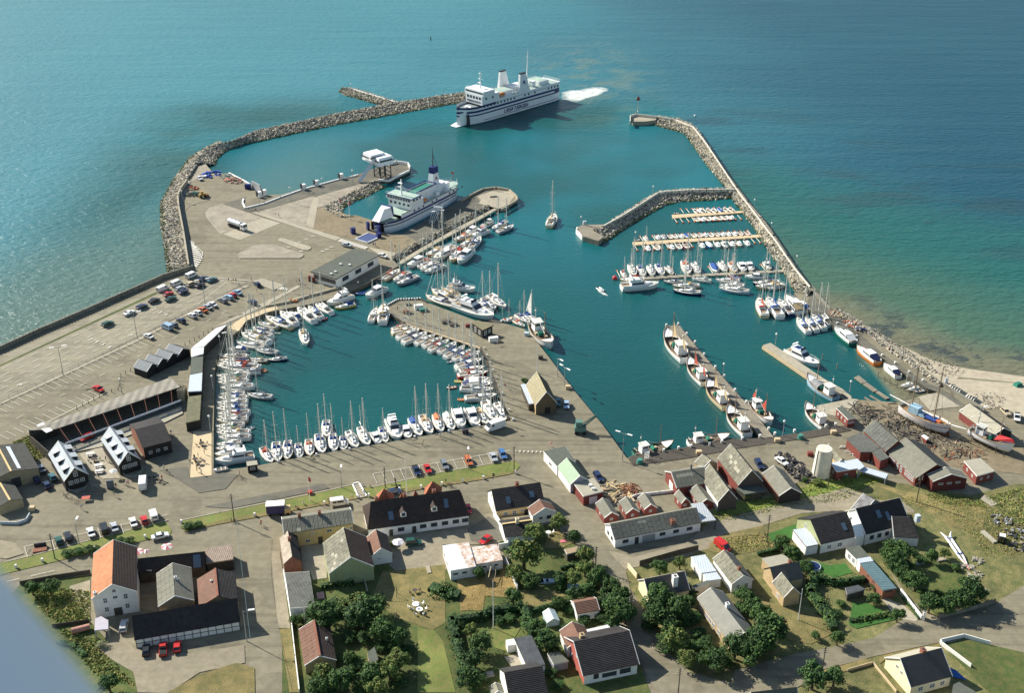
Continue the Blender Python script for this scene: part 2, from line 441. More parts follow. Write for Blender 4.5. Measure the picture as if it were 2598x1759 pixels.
pad('tarmac_patch',ASPHD,[('S',[403,1194,475,1185,482,1213.5,538,1209,545,1198,603,1206,572,1242,540,1247,505,1252,448,1215])],2)
pad('tarmac_lane',ASPHD,[('f',[-100,1640,300,1560,1250,1380,1330,1430,700,1560,200,1660])],2)
pad('grass_bank',ROUGHG,[('h',[130,290,320,200,540,420,410,490])],2)
pad('grass_verge',LAWN,[('S',[-60,1448,13,1428,83,1411,226,1373,335,1345,420,1324,436,1348,430,1362,373,1372,213,1409,16,1457,-60,1480])],2)
pad('grass_verge',LAWN,[('S',[463,1322,560,1301,787,1256,893,1232,925,1262,747,1297,560,1329,470,1350,460,1340])],2)
pad('grass_verge',LAWN,[('S',[914,1240,947,1236,1132,1197,1307,1169.5,1320,1184,1302,1202,1208,1220,1074,1241,935,1266,925,1262])],2)
pad('dry_verge',DRY,[('S',[470,1350,560,1322,787,1281,925,1257,933,1262,747,1297,560,1331])],3)
pad('dry_verge',DRY,[('S',[935,1262,1074,1234,1208,1212,1300,1198,1302,1203,1208,1221,1074,1242,940,1267])],3)
kb=MB()
def kerb(mb,pts,wd=0.35,h=0.22,z=Z0,mi=0):
 for a,b in zip(pts[:-1],pts[1:]):
  d=b-a;L_=d.length
  mb.box(((a.x+b.x)/2,(a.y+b.y)/2,z+h/2),(L_+wd*0.6,wd,h),math.atan2(d.y,d.x),mi)
kerb(kb,grs('S',[13,1428,83,1411,226,1373,335,1345,425,1322]))
kerb(kb,grs('S',[463,1322,560,1301,787,1256,893,1232,912,1228]))
kerb(kb,grs('S',[947,1237,1132,1197,1307,1169]))
kerb(kb,grs('a',[395,780,450,730,560,690,690,655]),0.3,0.15)
kerb(kb,grs('a',[640,850,800,1045,1020,1115]),0.25,0.14)
kerb(kb,grs('a',[1020,1115,1480,920]),0.2,0.06)
struct('kerb_stones',kb,CONC)
pad('rough_field',ROUGHG,[('z',[1600,1150,1615,1165,1700,1150,1830,1085,1905,1078,2060,1100,2200,1125]),('z',[2300,1100,2500,1090,2900,1300,2900,1900,1850,1900,1560,1573,1480,1420,1410,1300,1560,1250])],1)
pad('long_grass',mat('meadow_green',(0.23,0.26,0.045),0.9,0.25,0.5,col2=(0.10,0.17,0.035),bump=0.8,bscale=3),[('m',[80,960,400,950,1080,800,1200,700,1700,620,1990,720,1850,750,1600,850,1200,960,800,1000,200,1120,40,1080])],2)
pad('dry_field',DRY,[('m',[0,1320,600,1180,640,1400,760,1450,450,1540,200,1560,-100,1500])],2)
pad('dry_field',DRY,[('n',[600,760,1300,900,1900,1020,1850,1300,1500,1250,1100,1000,900,880])],2)
pad('mown_lawn',LAWNG,[('m',[650,1330,1045,1190,1060,1250,950,1280,960,1370,740,1420,660,1400])],3)
pad('gravel_track',TRACK,[('l',[560,1400,900,1440,1110,1500,1700,1340]),('m',[0,1180,250,1130,800,990,1560,800,1900,940,2200,960,2324,1060,2324,1090,1500,1060,1050,1090,600,1230,150,1330,0,1440]),('t',[900,190,700,270,100,400,0,300])],2)
pad('tarmac_road',ASPH,[('v',[-700,1290,150,1060,400,1020,1100,870,1500,620,1660,620,1802,600,2628,447,3044,190,4051,-37,4051,1500,3044,1272,2400,950,1950,930,1100,1110,1000,1140,400,1290,150,1420,-700,1650])],3)
pad('tarmac_road',ASPH,[('z',[1245,1110,1330,1190,1420,1300,1440,1380,1480,1450,1570,1530,1700,1560,1830,1510,1850,1540,1700,1620,1560,1640,1480,1560,1440,1480,1400,1400,1350,1290,1290,1210,1180,1110])],4)
pad('concrete_drive',CONC,[('v',[1190,350,1230,340,1500,460,1690,630,1640,660,1400,620])],4)
pad('dirt_track',TRACK,[('v',[1300,-20,1600,400,1900,600,2000,680,1970,740,1750,650,1700,560,1430,230])],4)
pad('mown_lawn',LAWNG,[('v',[830,420,1000,420,1130,460,1390,630,880,750,780,700])],4)
pad('mown_lawn',LAWNG,[('u',[200,860,400,920,560,900,640,990,460,1040,300,980])],3)
pad('garden_lawn',GARD,[('u',[930,900,1290,830,1500,800,1960,1220,1470,1420,1330,1300])],3)
pad('dry_garden',DRY,[('v',[-500,350,0,480,400,580,600,800,300,950,0,900,-400,600])],3)
pad('verge',DRY,[('v',[1145,1110,1950,940,1960,1000,1260,1140,1180,1210])],4)
pad('verge',DRY,[('v',[430,1300,1000,1140,1090,1200,760,1300,430,1370])],4)
pad('enclosed_lawn',GARD,[('v',[2000,970,2260,880,3200,1100,3000,1900,2500,1500])],4)
pad('concrete_path',CONC,[('n',[1830,930,1870,880,2035,990,1950,1010])],3)
pad('timber_yard',DIRT,[('k',[430,1060,900,1085,1100,1140,1500,1480,2324,1573,2324,1900,1500,1800,1000,1450,600,1240])],1)
pad('concrete_ramp',CONC,[('k',[1120,1020,1260,985,1390,975,1640,1130,1390,1150,1260,1180])],2)
pad('concrete_pad',CONC,[('j',[1930,1120,2324,1040]),('k',[450,1050,330,1180,180,1240,0,1200])],2)
pad('plank_quay',DARKW,[('l',[1040,378,1100,345,1600,270,2200,145]),('j',[1080,1505,1450,1475,2030,1375,2250,1345,2330,1400,1950,1470,1060,1600]),('l',[1700,380,1100,460])],2)
pad('mole_road',ASPHD,[('i',[2230,1245,2324,1100]),('k',[130,30,420,270,760,560,1200,850,1450,960,1650,1110,1600,1130,1340,965,1240,930,900,700,480,420,170,210])],2)
pad('garden_ground',GARD,[('z',[640,1300,830,1250,1010,1290,1150,1290,1170,1220,1240,1190,1300,1230,1360,1330,1400,1420,1450,1500,1520,1700,640,1750])],1)
pad('gravel_court',TRACK,[('p',[1530,680,2324,620,2324,760,2110,760,2150,1000,1700,1040,1600,960])],2)
pad('gravel_court',TRACK,[('r',[0,700,550,640,820,500,950,600,1000,760,880,820,280,820,0,980])],2)
pad('dry_garden',DRY,[('q',[1620,230,1900,200,2322,150,2322,800,2180,880,1780,740,1500,520])],2)
pad('straw_meadow',STRAW,[('r',[430,1200,750,1190,1030,1010,1110,1330,1000,1420,760,1400,740,1570,480,1570,480,1380])],3)
pad('dry_garden',DRY,[('s',[1150,430,1500,440,1650,500,1500,560,1380,640,1180,600])],3)
pad('garden_lawn',DRY,[('r',[1480,690,1560,670,1700,700,1760,800,1640,860,1430,860])],3)
pad('mown_lawn',LAWN,[('s',[800,900,1140,860,1070,980,1010,1120,860,1080])],3)
pad('grass_path',LAWN,[('s',[0,860,180,880,280,1000,420,1573,0,1573])],2)
pad('paved_court',CONC,[('p',[760,770,1000,760,1010,1080,880,1100,850,1020,780,1010])],2)
pad('patio',CONC,[('s',[960,1180,1110,1150,1200,1290,1060,1320])],4)
pad('tarmac_patch',ASPHD,[('r',[560,640,800,500,960,600,1000,760,760,800,600,780])],3)
pad('garden_ground',GARD,[('o',[195,540,860,450,860,900,1000,1050,1200,1240,1280,1360,1310,1571,-200,1800,-400,1200])],1)
pad('bare_earth',TRACK,[('o',[660,560,860,500,850,900,780,780,690,700])],2)
pad('sandy_yard',TRACK,[('o',[900,1120,1180,1060,1290,1160,1800,1200,2324,1120,2330,1290,1900,1380,1600,1580,1310,1571,1270,1380,1050,1250])],2)
pad('rough_lawn',DRY,[('o',[1600,1571,1900,1400,2250,1290,2420,1340,2430,1750,1580,1750])],3)
pad('dry_verge',DRY,[('q',[480,870,600,860,700,1573,590,1573])],2)
pad('sandy_edge',TRACK,[('q',[380,0,480,0,540,400,600,860,460,860])],2)
pad('sandy_edge',TRACK,[('o',[0,120,150,150,230,250,60,300,0,290])],3)
pm=MB();ZL=Z0+0.27
def stripe(mb,a,b,wd=0.14,z=ZL):
 d=b-a;n_=Vector((-d.y,d.x,0)).normalized()*wd/2
 mb.add([(a+n_).xy[:]+(z,),(a-n_).xy[:]+(z,),(b-n_).xy[:]+(z,),(b+n_).xy[:]+(z,)],[(0,1,2,3)])
for row,(x0,y0,x1,y1,n_)in enumerate(((0,1000,1620,260,27),(10,1060,1700,300,28),(0,1125,1800,300,30),(0,1180,1900,300,31),(20,1220,1940,330,31))):
 A_,B_=gr('c',x0,y0),gr('c',x1,y1);D=B_-A_;Ln=D.length;D.normalize()
 q=rnd.random()*2
 while q<Ln-3:
  stripe(pm,A_+D*q,A_+D*(q+3.0));q+=5.6
A_,B_=gr('c',1800,265),gr('c',2030,180)
stripe(pm,gr('c',1780,420),gr('c',2060,200));stripe(pm,gr('c',1760,330),gr('c',2030,185))
A_,B_=gr('c',150,1445),gr('c',2050,470);D=(B_-A_);Ln=D.length;D.normalize();q=0
while q<Ln:stripe(pm,A_+D*q,A_+D*(q+2.5));q+=8
xs=[(-25,1345),(35,1315),(98,1285),(160,1255),(225,1225),(287,1195),(350,1168),(410,1138),(470,1110),(528,1083),(588,1055),(645,1028),(703,1000),(760,972),(817,945),(873,918),(927,893),(982,867),(1035,840),(1088,815),(1140,790),(1193,765),(1245,740),(1400,665),(1450,642)]
for x,y in xs:stripe(pm,gr('c',x,y),gr('c',x+92,y+42))
for x,y in((1680,530),(1730,507),(1780,482),(1830,460),(1880,435),(1930,412),(2020,370),(2070,345),(2110,320),(2150,296)):
 stripe(pm,gr('c',x,y),gr('c',x+80,y+38))
for x,y in((-10,1590),(55,1560),(125,1530),(190,1497),(253,1465),(318,1435),(380,1403),(443,1372),(505,1342),(567,1312),(628,1282),(688,1252),(748,1223),(803,1195)):
 stripe(pm,gr('c',x,y),gr('c',x+95,y+45))
stripe(pm,gr('c',250,1570),gr('c',960,1210),0.2)
tops=[(25,1270),(130,1250),(232,1232),(335,1215),(440,1195),(545,1172),(645,1155),(748,1140),(840,1122),(935,1105),(1035,1085),(1130,1070),(1225,1055),(1325,1038),(1420,1018)]
for x,y in tops:stripe(pm,gr('g',x,y),gr('g',x+52,y+112),0.12)
stripe(pm,gr('g',25,1270),gr('g',1580,1005),0.12)
for x,y in((280,1480),(590,1400),(720,1370),(985,1290),(1110,1260),(1240,1235),(1370,1215)):
 stripe(pm,gr('h',x,y),gr('h',x+35,y+110),0.12)
stripe(pm,gr('h',265,1475),gr('h',1900,1110),0.12)
for q in range(12):
 t_=q/12
 y=1130+q*24;xl=460+t_*40;xr=480+(130*(1-abs(t_-0.55)*1.5))
 if xr>xl+15:stripe(pm,gr('a',xl,y),gr('a',xr,y+30),0.9)
for a_,b_ in zip(*[iter([(455,1120),(600,1260),(600,1260),(600,1300),(600,1300),(500,1400)])]*2):stripe(pm,gr('a',*a_),gr('a',*b_),0.25)
for q in range(15):stripe(pm,gr('b',300+q*21,1105+q*6.6),gr('b',262+q*21,1135+q*6.2),0.7)
for q in range(5):stripe(pm,gr('d',790+q*14,398+q*5),gr('d',738+q*24,430+q*3),0.55)
for q in range(8):stripe(pm,gr('g',1640+q*47,1013+q*1.5),gr('g',1655+q*47,1014+q*1.5),0.7)
for x,y in((1850,1070),(1775,1105),(1700,1138),(1575,1195),(1715,1245),(2010,1225),(2060,1195),(1960,1245)):stripe(pm,gr('a',x-22,y),gr('a',x+22,y+3),0.5);
stripe(pm,gr('c',1800,150),gr('c',2290,195),0.3)
stripe(pm,gr('o',295,465),gr('o',525,412),0.15);stripe(pm,gr('o',60,520),gr('o',190,490),0.15)
pmo=struct('painted_markings',pm,LINE)
def text_mesh(body,size,m,loc,rot,parent=None,name='lettering',ext=0.0,bold=False):
 cu=bpy.data.curves.new(name,'FONT');cu.body=body;cu.size=size;cu.extrude=ext;cu.align_x='CENTER';cu.align_y='CENTER'
 if bold:cu.offset=size*0.018
 o=bpy.data.objects.new(name,cu);C.objects.link(o)
 dg=bpy.context.evaluated_depsgraph_get();dg.update()
 me=bpy.data.meshes.new_from_object(o.evaluated_get(dg));bpy.data.objects.remove(o)
 me.name=name;me.materials.clear();me.materials.append(m)
 o=bpy.data.objects.new(name,me);C.objects.link(o);o.location=loc;o.rotation_euler=rot
 if parent is not None:o.parent=parent
 return o
dd=gr('c',1000,790)-gr('c',940,770)
lane=gr('c',1245,740)-gr('c',98,1285);la=math.atan2(lane.y,lane.x)
for ch,x,y in(('3',820,725),('4',880,745),('5',937,770),('6',995,795),('2',1395,455),('3',1450,480),('4',1505,500),('P',1180,690),('P',175,1140)):
 o=text_mesh(ch,2.6,LINE,gr('c',x,y)+Vector((0,0,0.28)),(0,0,la-math.pi/2),None,'lane_number')
 o['kind']='structure'
def resample(pts,n):
 d=[0]
 for a,b in zip(pts[:-1],pts[1:]):d.append(d[-1]+(b-a).length)
 out=[];j=0
 for k in range(n):
  t=d[-1]*k/(n-1)
  while j<len(d)-2 and d[j+1]<t:j+=1
  f=(t-d[j])/max(1e-6,d[j+1]-d[j]);out.append(pts[j].lerp(pts[j+1],min(1,max(0,f))))
 return out
ROCKM=[mat('boulder_pale',(0.50,0.44,0.33),0.95,0.2,1.5),mat('boulder_grey',(0.34,0.32,0.26),0.95,0.25,1.5),mat('boulder_dark',(0.17,0.165,0.14),0.95,0.25,1.5),mat('boulder_weedy',(0.14,0.15,0.07),0.95,0.25,1.5)]
def rock(mb,c,r,mi):
 vs=[]
 rx,ry,rz_=r*rnd.uniform(.7,1.2),r*rnd.uniform(.7,1.2),r*rnd.uniform(.6,1.0)
 a=rnd.uniform(0,3.14);ca,sa=math.cos(a),math.sin(a);tl=rnd.uniform(-.4,.4)
 for z in(-1,1):
  for x,y in((-1,-1),(1,-1),(1,1),(-1,1)):
   k=rnd.uniform(.55,1.05)*(0.8 if z>0 else 1)
   X,Y,Z=x*rx*k,y*ry*k,z*rz_*rnd.uniform(.7,1)+x*tl*r
   vs.append((c[0]+X*ca-Y*sa,c[1]+X*sa+Y*ca,c[2]+Z))
 mb.add(vs,[(3,2,1,0),(4,5,6,7),(0,1,5,4),(1,2,6,5),(2,3,7,6),(3,0,4,7)],mi)
def rubble(label,toe,crest,back=4.0,flat=2.0,size=0.75,root=None,dens=1.0,zb=0.0):
 size*=.64
 n=40
 A,B=resample(toe,n),resample(crest,n)
 rows=[]
 for a,b in zip(A,B):
  d=Vector((b.x-a.x,b.y-a.y,0));d.normalize()
  rows.append((a-d*1.0+Vector((0,0,-1.2)),a,b,b+d*flat,b+d*(flat+back)+Vector((0,0,-b.z-0.9))))
 if root is None:root=thing('breakwater',label,'breakwater',(0,0,0))
 cm=MB()
 for r0,r1 in zip(rows[:-1],rows[1:]):
  for k in range(4):cm.quad(r0[k],r0[k+1],r1[k+1],r1[k])
 cm.build('rubble_core',STONED,root)
 rm=MB()
 for r0,r1 in zip(rows[:-1],rows[1:]):
  for k in range(1,4):
   area=(r0[k+1]-r0[k]).length*(r1[k]-r0[k]).length
   cnt=int(area*0.85*dens/(size*size*1.6)+rnd.random())
   if flat<0.5 and k==2:cnt=0
   for q in range(cnt):
    u,v=rnd.random(),rnd.random()
    p=r0[k].lerp(r0[k+1],u).lerp(r1[k].lerp(r1[k+1],u),v)
    mi=3 if p.z<0.45 and rnd.random()<.7 else rnd.choices((0,1,2),(5,4,2))[0]
    rock(rm,p+Vector((0,0,rnd.uniform(-.1,.25))),size*rnd.uniform(.5,1.15),mi)
 tag(rm.build('boulders',ROCKM,root),kind='stuff')
 return root
bw=rubble('long curved grey boulder mole sheltering the ferry harbour on the west and north',multi(0,('w',[1900,925,1870,930,1300,1030,700,1140,0,1290]),('a',[1060,25,860,110,760,200,750,262])),multi(3.0,('w',[1905,835,1860,838,1300,925,700,1035,0,1185]),('a',[950,-15,700,40,600,110,520,235])),2.0,.4,0.8)
rubble(None,multi(0,('a',[200,1480,165,1200,125,1000,118,700,200,540,290,400,440,190,600,85,800,-10])),multi(2.3,('a',[425,1400,372,1000,310,700,302,590,335,520,415,425,540,235,650,120,820,20])),0.05,0.05,0.85,bw)
rubble(None,multi(0,('c',[0,800,350,640,750,480,1100,325,1480,150])),multi(1.6,('c',[0,783,350,622,750,456,1100,300,1480,132])),0.5,0.2,0.6,bw,0.5)
sp=rubble('short low boulder spur with white kerb jutting from the north mole',multi(0,('w',[745,830,800,865,900,890,1100,950,1200,975])),multi(2.2,('w',[780,795,860,800,980,835,1150,890,1310,940])),1.5,1.0,0.9)
em=rubble('eastern boulder mole with white parapet running out to a sheet-piled head',multi(0,('y',[1230,405,1400,455,1560,495,1650,620,1750,770,1850,890,1930,985,2000,1100]),('i',[1600,260,1700,400,1830,620,1990,830,2130,1090,2250,1190])),multi(2.4,('y',[1290,350,1480,375,1620,440,1715,580,1810,725,1905,865,1975,980,2060,1110]),('i',[1710,260,1800,400,1940,620,2060,800,2190,980,2290,1090])),3.2,3.4,0.85)
inn=rubble('inner boulder mole with a pale parapet curving round the small boat marina',multi(0,('y',[2000,1085,1750,1108,1500,1118,1380,1150,1250,1225,1050,1335,900,1445,820,1495])),multi(2.6,('y',[2030,1005,1760,1005,1500,1015,1330,1032,1160,1135,1010,1235,860,1335,750,1375])),3.0,1.4,0.85)
rubble('boulder slope below the cobbled bank of the ferry slip',multi(0,('b',[800,515,700,560,600,615,450,680,330,745,300,785,330,830,450,860])),multi(1.6,('b',[700,432,600,480,430,560,270,645,115,725,120,765,280,850,450,838])),0.4,0.2,0.85)
rubble('dark boulder bank between the ferry pier road and the yacht walkway',multi(0.2,('b',[960,1350,1180,1210,1400,1090,1650,950,1880,830,2000,765])),multi(1.7,('b',[880,1300,1100,1170,1340,1050,1600,900,1830,785,1960,715])),0.4,0.4,0.85)
rubble('low boulder bank with dumped stones along the east quay road',multi(1.5,('k',[150,60,420,200,760,480,1000,640,1350,900])),multi(2.3,('k',[190,20,460,170,800,440,1050,620,1400,880])),1.6,0.6,0.7)
rubble('stony foreshore scattered with weed below the east wall',multi(0.3,('k',[820,400,980,480,1180,610,1300,660])),multi(1.0,('k',[620,250,860,440,1050,570,1220,650])),0.5,0.5,0.5,None,0.5)
def wall(mb,pts,h,th=0.4,z=Z0,mi=0,zb=-0.1):
 for a,b in zip(pts[:-1],pts[1:]):
  d=b-a;mb.box(((a.x+b.x)/2,(a.y+b.y)/2,z+(h+zb)/2),(d.xy.length+th*0.8,th,h-zb),math.atan2(d.y,d.x),mi)
def posts(parent,name,pts,step,size,h,m,z=Z0,n=None,r=None):
 d=[0]
 for a,b in zip(pts[:-1],pts[1:]):d.append(d[-1]+(b-a).length)
 cnt=max(2,int(d[-1]/step)+1)
 q=MB()
 for p in resample(pts,cnt):
  if r:q.tube((p.x,p.y,z),(p.x,p.y,z+h),r,n=6)
  else:q.box((p.x,p.y,z+h/2),(size,size,h))
 return q.build(name,m,parent)
SEAW=mat('sea_wall_concrete',(0.22,0.21,0.165),0.9,0.2,0.5)
sw=thing('sea_wall','long grey panelled sea wall edging the ferry lanes on the left','wall')
q=MB();wp=grs('c',[-250,880,0,785,350,625,750,455,1100,300,1480,132,1745,50],Z0+1.6)
wall(q,wp,1.8,0.5);q.build('wall_face',SEAW,sw)
nb_=resample(wp,70)
proto=None
for p,p2 in zip(nb_[:-1],nb_[1:]):
 a_=math.atan2(p2.y-p.y,p2.x-p.x)
 if proto is None:
  q=MB();q.box((0,0,0.95),(0.35,0.9,1.9));proto=q.build('buttress',SEAW,sw)
  o=proto
 else:o=proto.copy();C.objects.link(o)
 o.location=(p.x,p.y,Z0);o.rotation_euler=(0,0,a_)
sw=thing('sea_wall','smooth pale-topped concrete sea wall bending round the west yard','wall')
q=MB();wall(q,multi(Z0+2.3,('a',[437,1385,378,1000,325,720,315,600,348,520,418,425])),2.4,0.7);q.build('wall_face',CONC,sw)
q=MB();q.sheet(multi(Z0+.3,('a',[490,1400,445,1100,400,800,365,620,400,520,470,450,418,425,348,520,315,600,325,720,378,1000,437,1385])),Z0+.3);q.build('wall_shade_strip',SEAW,sw)  # sheet laid as the shade band along the wall's inner face
def parapet(label,pts,h,z,m=WHITE,th=0.45,post=None,cat='wall',name='parapet_wall'):
 t_=thing(name,label,cat);q=MB();wall(q,pts,h,th,z);q.build('wall_face',m,t_)
 if post:posts(t_,'buttress',[p+Vector((0,0,0))for p in pts],post,0.55,h*0.9,SEAW,z)
 return t_
PALEC=mat('pale_concrete',(0.62,0.58,0.48),0.85,0.1,1)
parapet('white parapet along the crest of the eastern mole',multi(3.4,('y',[1300,335,1480,365,1640,430,1750,570,1850,720,1950,870,2030,990,2120,1110,2324,1380]),('i',[1900,470,2050,690,2150,830,2300,1010])),1.2,2.2,PALEC,0.4)
q=MB();pts1=multi(2.42,('y',[1300,345,1470,372,1620,438,1730,580,1830,725,1930,875,2010,985,2110,1120]),('i',[1740,265,1860,440,2010,670,2110,820,2250,1005,2300,1060]))
kerb(q,pts1,3.0,0.1,2.6);tag(q.build('mole_path',TRACK),kind='structure')
parapet('pale buttressed parapet along the inner marina mole',multi(3.6,('y',[2020,998,1760,1000,1600,1004,1400,1017,1320,1030,1150,1140,1000,1235,830,1328])),1.0,2.6,PALEC,0.5,3.2)
parapet('white kerb wall on the short northern spur',multi(2.6,('w',[860,797,1010,843,1180,895,1320,940])),0.6,2.0,WHITE,0.6)
parapet('dark low wall with seaweed behind the east quay stones',multi(3.0,('i',[2300,1010]),('k',[130,-10,420,120,780,395,1050,605,1450,880,1880,1140])),1.3,1.5,SEAW,0.4)
parapet('white quay-edge kerb left of the ferry slip bollards',multi(Z0+.6,('a',[900,348,1040,420,1150,482])),0.6,Z0,WHITE,0.7)
parapet('white kerb wall along the tower quay',multi(Z0+.6,('a',[1080,740,1050,680,1060,645]),),0.6,Z0,WHITE,0.7)
parapet('white kerb wall along the slip road',grs('a',[1100,740,1300,690,1480,620,1720,535,2150,415,2324,380],Z0+.6),0.6,Z0,WHITE,0.6)
parapet('low white kerb wall left of the crossing pier path',multi(Z0+.5,('b',[340,405,480,370])),0.6,Z0,WHITE,0.6)
parapet('curved white parapet round the control tower pier head',multi(Z0+1.4,('b',[840,232,920,214,1050,232,1073,275])),1.5,Z0,WHITE,0.5)
parapet('white quay kerb along the inside of the tower pier',multi(Z0+.8,('b',[1062,318,950,370,830,432,720,420])),0.8,Z0,WHITE,0.6)
parapet('stone rim round the old ferry pier head',multi(Z0+1.0,('b',[1650,660,1780,585,1900,525,2050,507,2200,535,2280,605,2290,650,2110,757])),1.0,Z0,CONC,0.6)
parapet('low wall with boulders behind the yachts on the north quay',multi(Z0+.8,('d',[600,600,880,545,1100,480,1410,395])),0.8,Z0,CONC,0.8)
def boxy(name,label,cat,t,x,y,dims,m,z=Z0,rz=0.0,group=None,extra=None):
 o=thing(name,label,cat,gr(t,x,y,z),rz,group)
 q=MB();q.box((0,0,dims[2]/2),dims);q.build('body',m,o)
 if extra:extra(o)
 return o
qd=gr('a',2150,415)-gr('a',1720,530);qa=math.atan2(qd.y,qd.x)
for nm,(t_,x,y)in(('white fender block on tower quay nearest the yard',('a',1745,540)),('white fender block on tower quay, middle of three',('a',1892,497)),('white fender block nearest the control tower',('a',2170,420)),('white fender block beside the slip ramp, left one',('a',1245,625)),('small white fender block beside the slip ramp',('a',1300,605))):
 o=thing('fender_block',nm,'fender block',gr(t_,x,y),qa,'white fender blocks on the tower quay')
 q=MB();q.box((0,0,1.3),(1.9,1.6,2.6));q.build('block',WHITE,o)
 q=MB();q.box((-1.1,.2,1.7),(.35,1.4,2.6));q.build('rubber_face',DKG,o)
t_=thing('pier_head','striped sheet-piled head of the eastern mole with dark parapet','pier head')
hp=multi(2.2,('y',[1070,355,1080,330,1300,345,1300,372,1200,385,1090,385]));q=MB();q.prism(hp,-1,2.2);q.build('deck',CONC,t_)
q=MB();wall(q,multi(3.6,('y',[1068,380,1070,328,1120,315,1300,335])),1.4,0.4,2.2);q.build('parapet',PALEC,t_)
f_=grs('y',[1072,392,1195,392],1.0);q=MB()
for p in resample(f_,9):q.box((p.x,p.y-.2,1.0),(1.2,.3,2.4))
q.build('white_sheet_pile',WHITE,t_)
t_=thing('pier_head','angular concrete head with white face at the inner mole end','pier head')
hp=multi(2.2,('y',[590,1345,640,1322,830,1322,735,1378,830,1430,780,1470,635,1430]));q=MB();q.prism(hp,-1,2.2);q.build('deck',WOOD,t_)
q=MB();wall(q,multi(1.2,('y',[588,1362,580,1385,632,1440])),1.9,0.5,0.2);q.build('white_face',WHITE,t_)
q=MB()
for p in resample(grs('y',[640,1448,700,1462],1.2),6):q.box((p.x,p.y-.3,1.2),(.5,.3,2.0))
q.build('white_stripe',WHITE,t_)
def deck(name,label,cat,pts_px,t,z,th=0.5,m=WOOD,piles=True,plank=False):
 o=thing(name,label,cat);pts=grs(t,pts_px,z);q=MB();q.prism(pts,z-th,z);q.build('deck',m,o)
 if piles:
  d=[0];loop=pts+[pts[0]]
  q=MB()
  for a,b in zip(loop[:-1],loop[1:]):
   c_=max(1,int((b-a).length/4))
   for k in range(c_):
    p=a.lerp(b,k/c_);q.tube((p.x,p.y,-1),(p.x,p.y,z-th+.1),.16,n=5)
  q.build('piles',DARKW,o)
 return o
deck('timber_walkway','pale walkway beam along the yachts beside the old ferry pier','walkway',[950,1355,1180,1215,1400,1090,1650,950,1880,830,2040,745,2060,765,1900,858,1670,985,1420,1120,1200,1245,970,1385],'b',1.3,.4,CONC)
q=deck('fishing_jetty','long dark plank jetty with the fishing boats along its left side','jetty',[215,212,370,198,460,315,620,510,650,545,870,795,1080,1035,1130,1080,1490,1530,1370,1565,1250,1420,960,1060,730,790,500,520],'j',1.6,.6,WOOD)
q=deck('yacht_jetty','pale narrow jetty with side beams and the blue-tented cruiser','jetty',[1320,430,1408,402,2030,820,2220,925,2324,1010,2324,1062,2250,1000,1810,765],'j',1.5,.4,CONC)
b2=MB()
for dz in(0.9,0.3):wall(b2,grs('j',[1318,445,1815,785,2130,960,2310,1075],1.2),.3,.3,dz)
b2.build('side_beam',YWOOD,q)
for lab,pp in(('upper left of the three sunken raft platforms',[395,795,450,772,540,845,485,862]),('middle and longest of the three raft platforms',[495,868,540,850,665,940,620,958]),('lower right of the three raft platforms, by the slipway',[640,960,675,948,800,1030,760,1040])):
 o=deck('raft_platform',lab+' of planks','raft',pp,'k',.45,.3,WOOD,False);o['group']='raft platforms by the slipway'
deck('quay_platform','dark lower timber platform beside the kiosk pier','platform',[1340,775,1400,765,1560,818,1480,830],'e',1.3,.4,DARKW)
deck('timber_walkway','pale plank walkway along the central pier yachts','walkway',[400,795,1050,1010,1255,1080,1248,1094,1040,1025,395,812],'e',1.4,.4,YWOOD)
o=deck('timber_walkway','dark railed walkway on the east side of the west basin','walkway',[1240,1075,1275,1075,1590,1870,1560,1905],'e',1.45,.4,DARKW)
posts(o,'white_bollards',grs('e',[1290,1100,1610,1900],Z0),5.0,.4,.8,WHITE)
t_=thing('quay_fender_wall','black and white striped timber wall at the central pier tip','fender wall')
fp=grs('e',[180,612,300,545,560,535,640,575],Z0);q=MB();wall(q,fp,.5,.5);q.build('kerb',DARKW,t_)
q=MB();q2=MB()
for k,p in enumerate(resample(grs('e',[206,700,400,790],.8),26)):(q if k%2 else q2).box((p.x,p.y-.1,.75),(.5,.4,1.7))
for k,p in enumerate(resample(grs('e',[185,605,305,538,560,526],Z0+.3),30)):
 if k%2:q.box((p.x,p.y,Z0+.35),(.5,.6,.6))
q.build('white_stripe',WHITE,t_);q2.build('black_stripe',DKG,t_)
BOOMM=mat('boom_galvanised',(0.62,0.58,0.48),0.6,0.05,1);FLOATM=mat('float_orange',(0.55,0.13,0.05),0.6,0.05,1)
def pontoon(label,t,quad,booms_up,booms_dn,ln,m=YWOOD):
 o=thing('pontoon',label,'pontoon');pts=grs(t,quad,.55);q=MB();q.prism(pts,-.1,.55);q.build('deck',m,o)
 A_=pts[1]-pts[0];A_.normalize();N_=Vector((-A_.y,A_.x,0))
 for s_,lst in((1,booms_up),(-1,booms_dn)):
  for x,y in lst:
   p=gr(t,x,y,.4);e=p+N_*s_*ln+A_*(-.0)
   b_=MB();b_.tube((0,0,.4),(e.x-p.x,e.y-p.y,.35),.13,n=4);bo=b_.build('mooring_boom',BOOMM,o);bo.location=(p.x,p.y,0)
   b_=MB();b_.box((e.x-p.x,e.y-p.y,.25),(.55,.8,.5));b_.build('float',FLOATM,bo)
 return o
pontoon('northernmost pontoon of the small boat marina','i',[735,200,1590,152,1590,172,750,240],[(x,185-(x-735)*.04)for x in(870,935,1000,1060,1125,1185,1250,1310,1375,1440)],[(x,240-(x-750)*.05)for x in(760,825,895,960,1030,1095,1160,1225,1290,1355,1420,1480)],5.0)
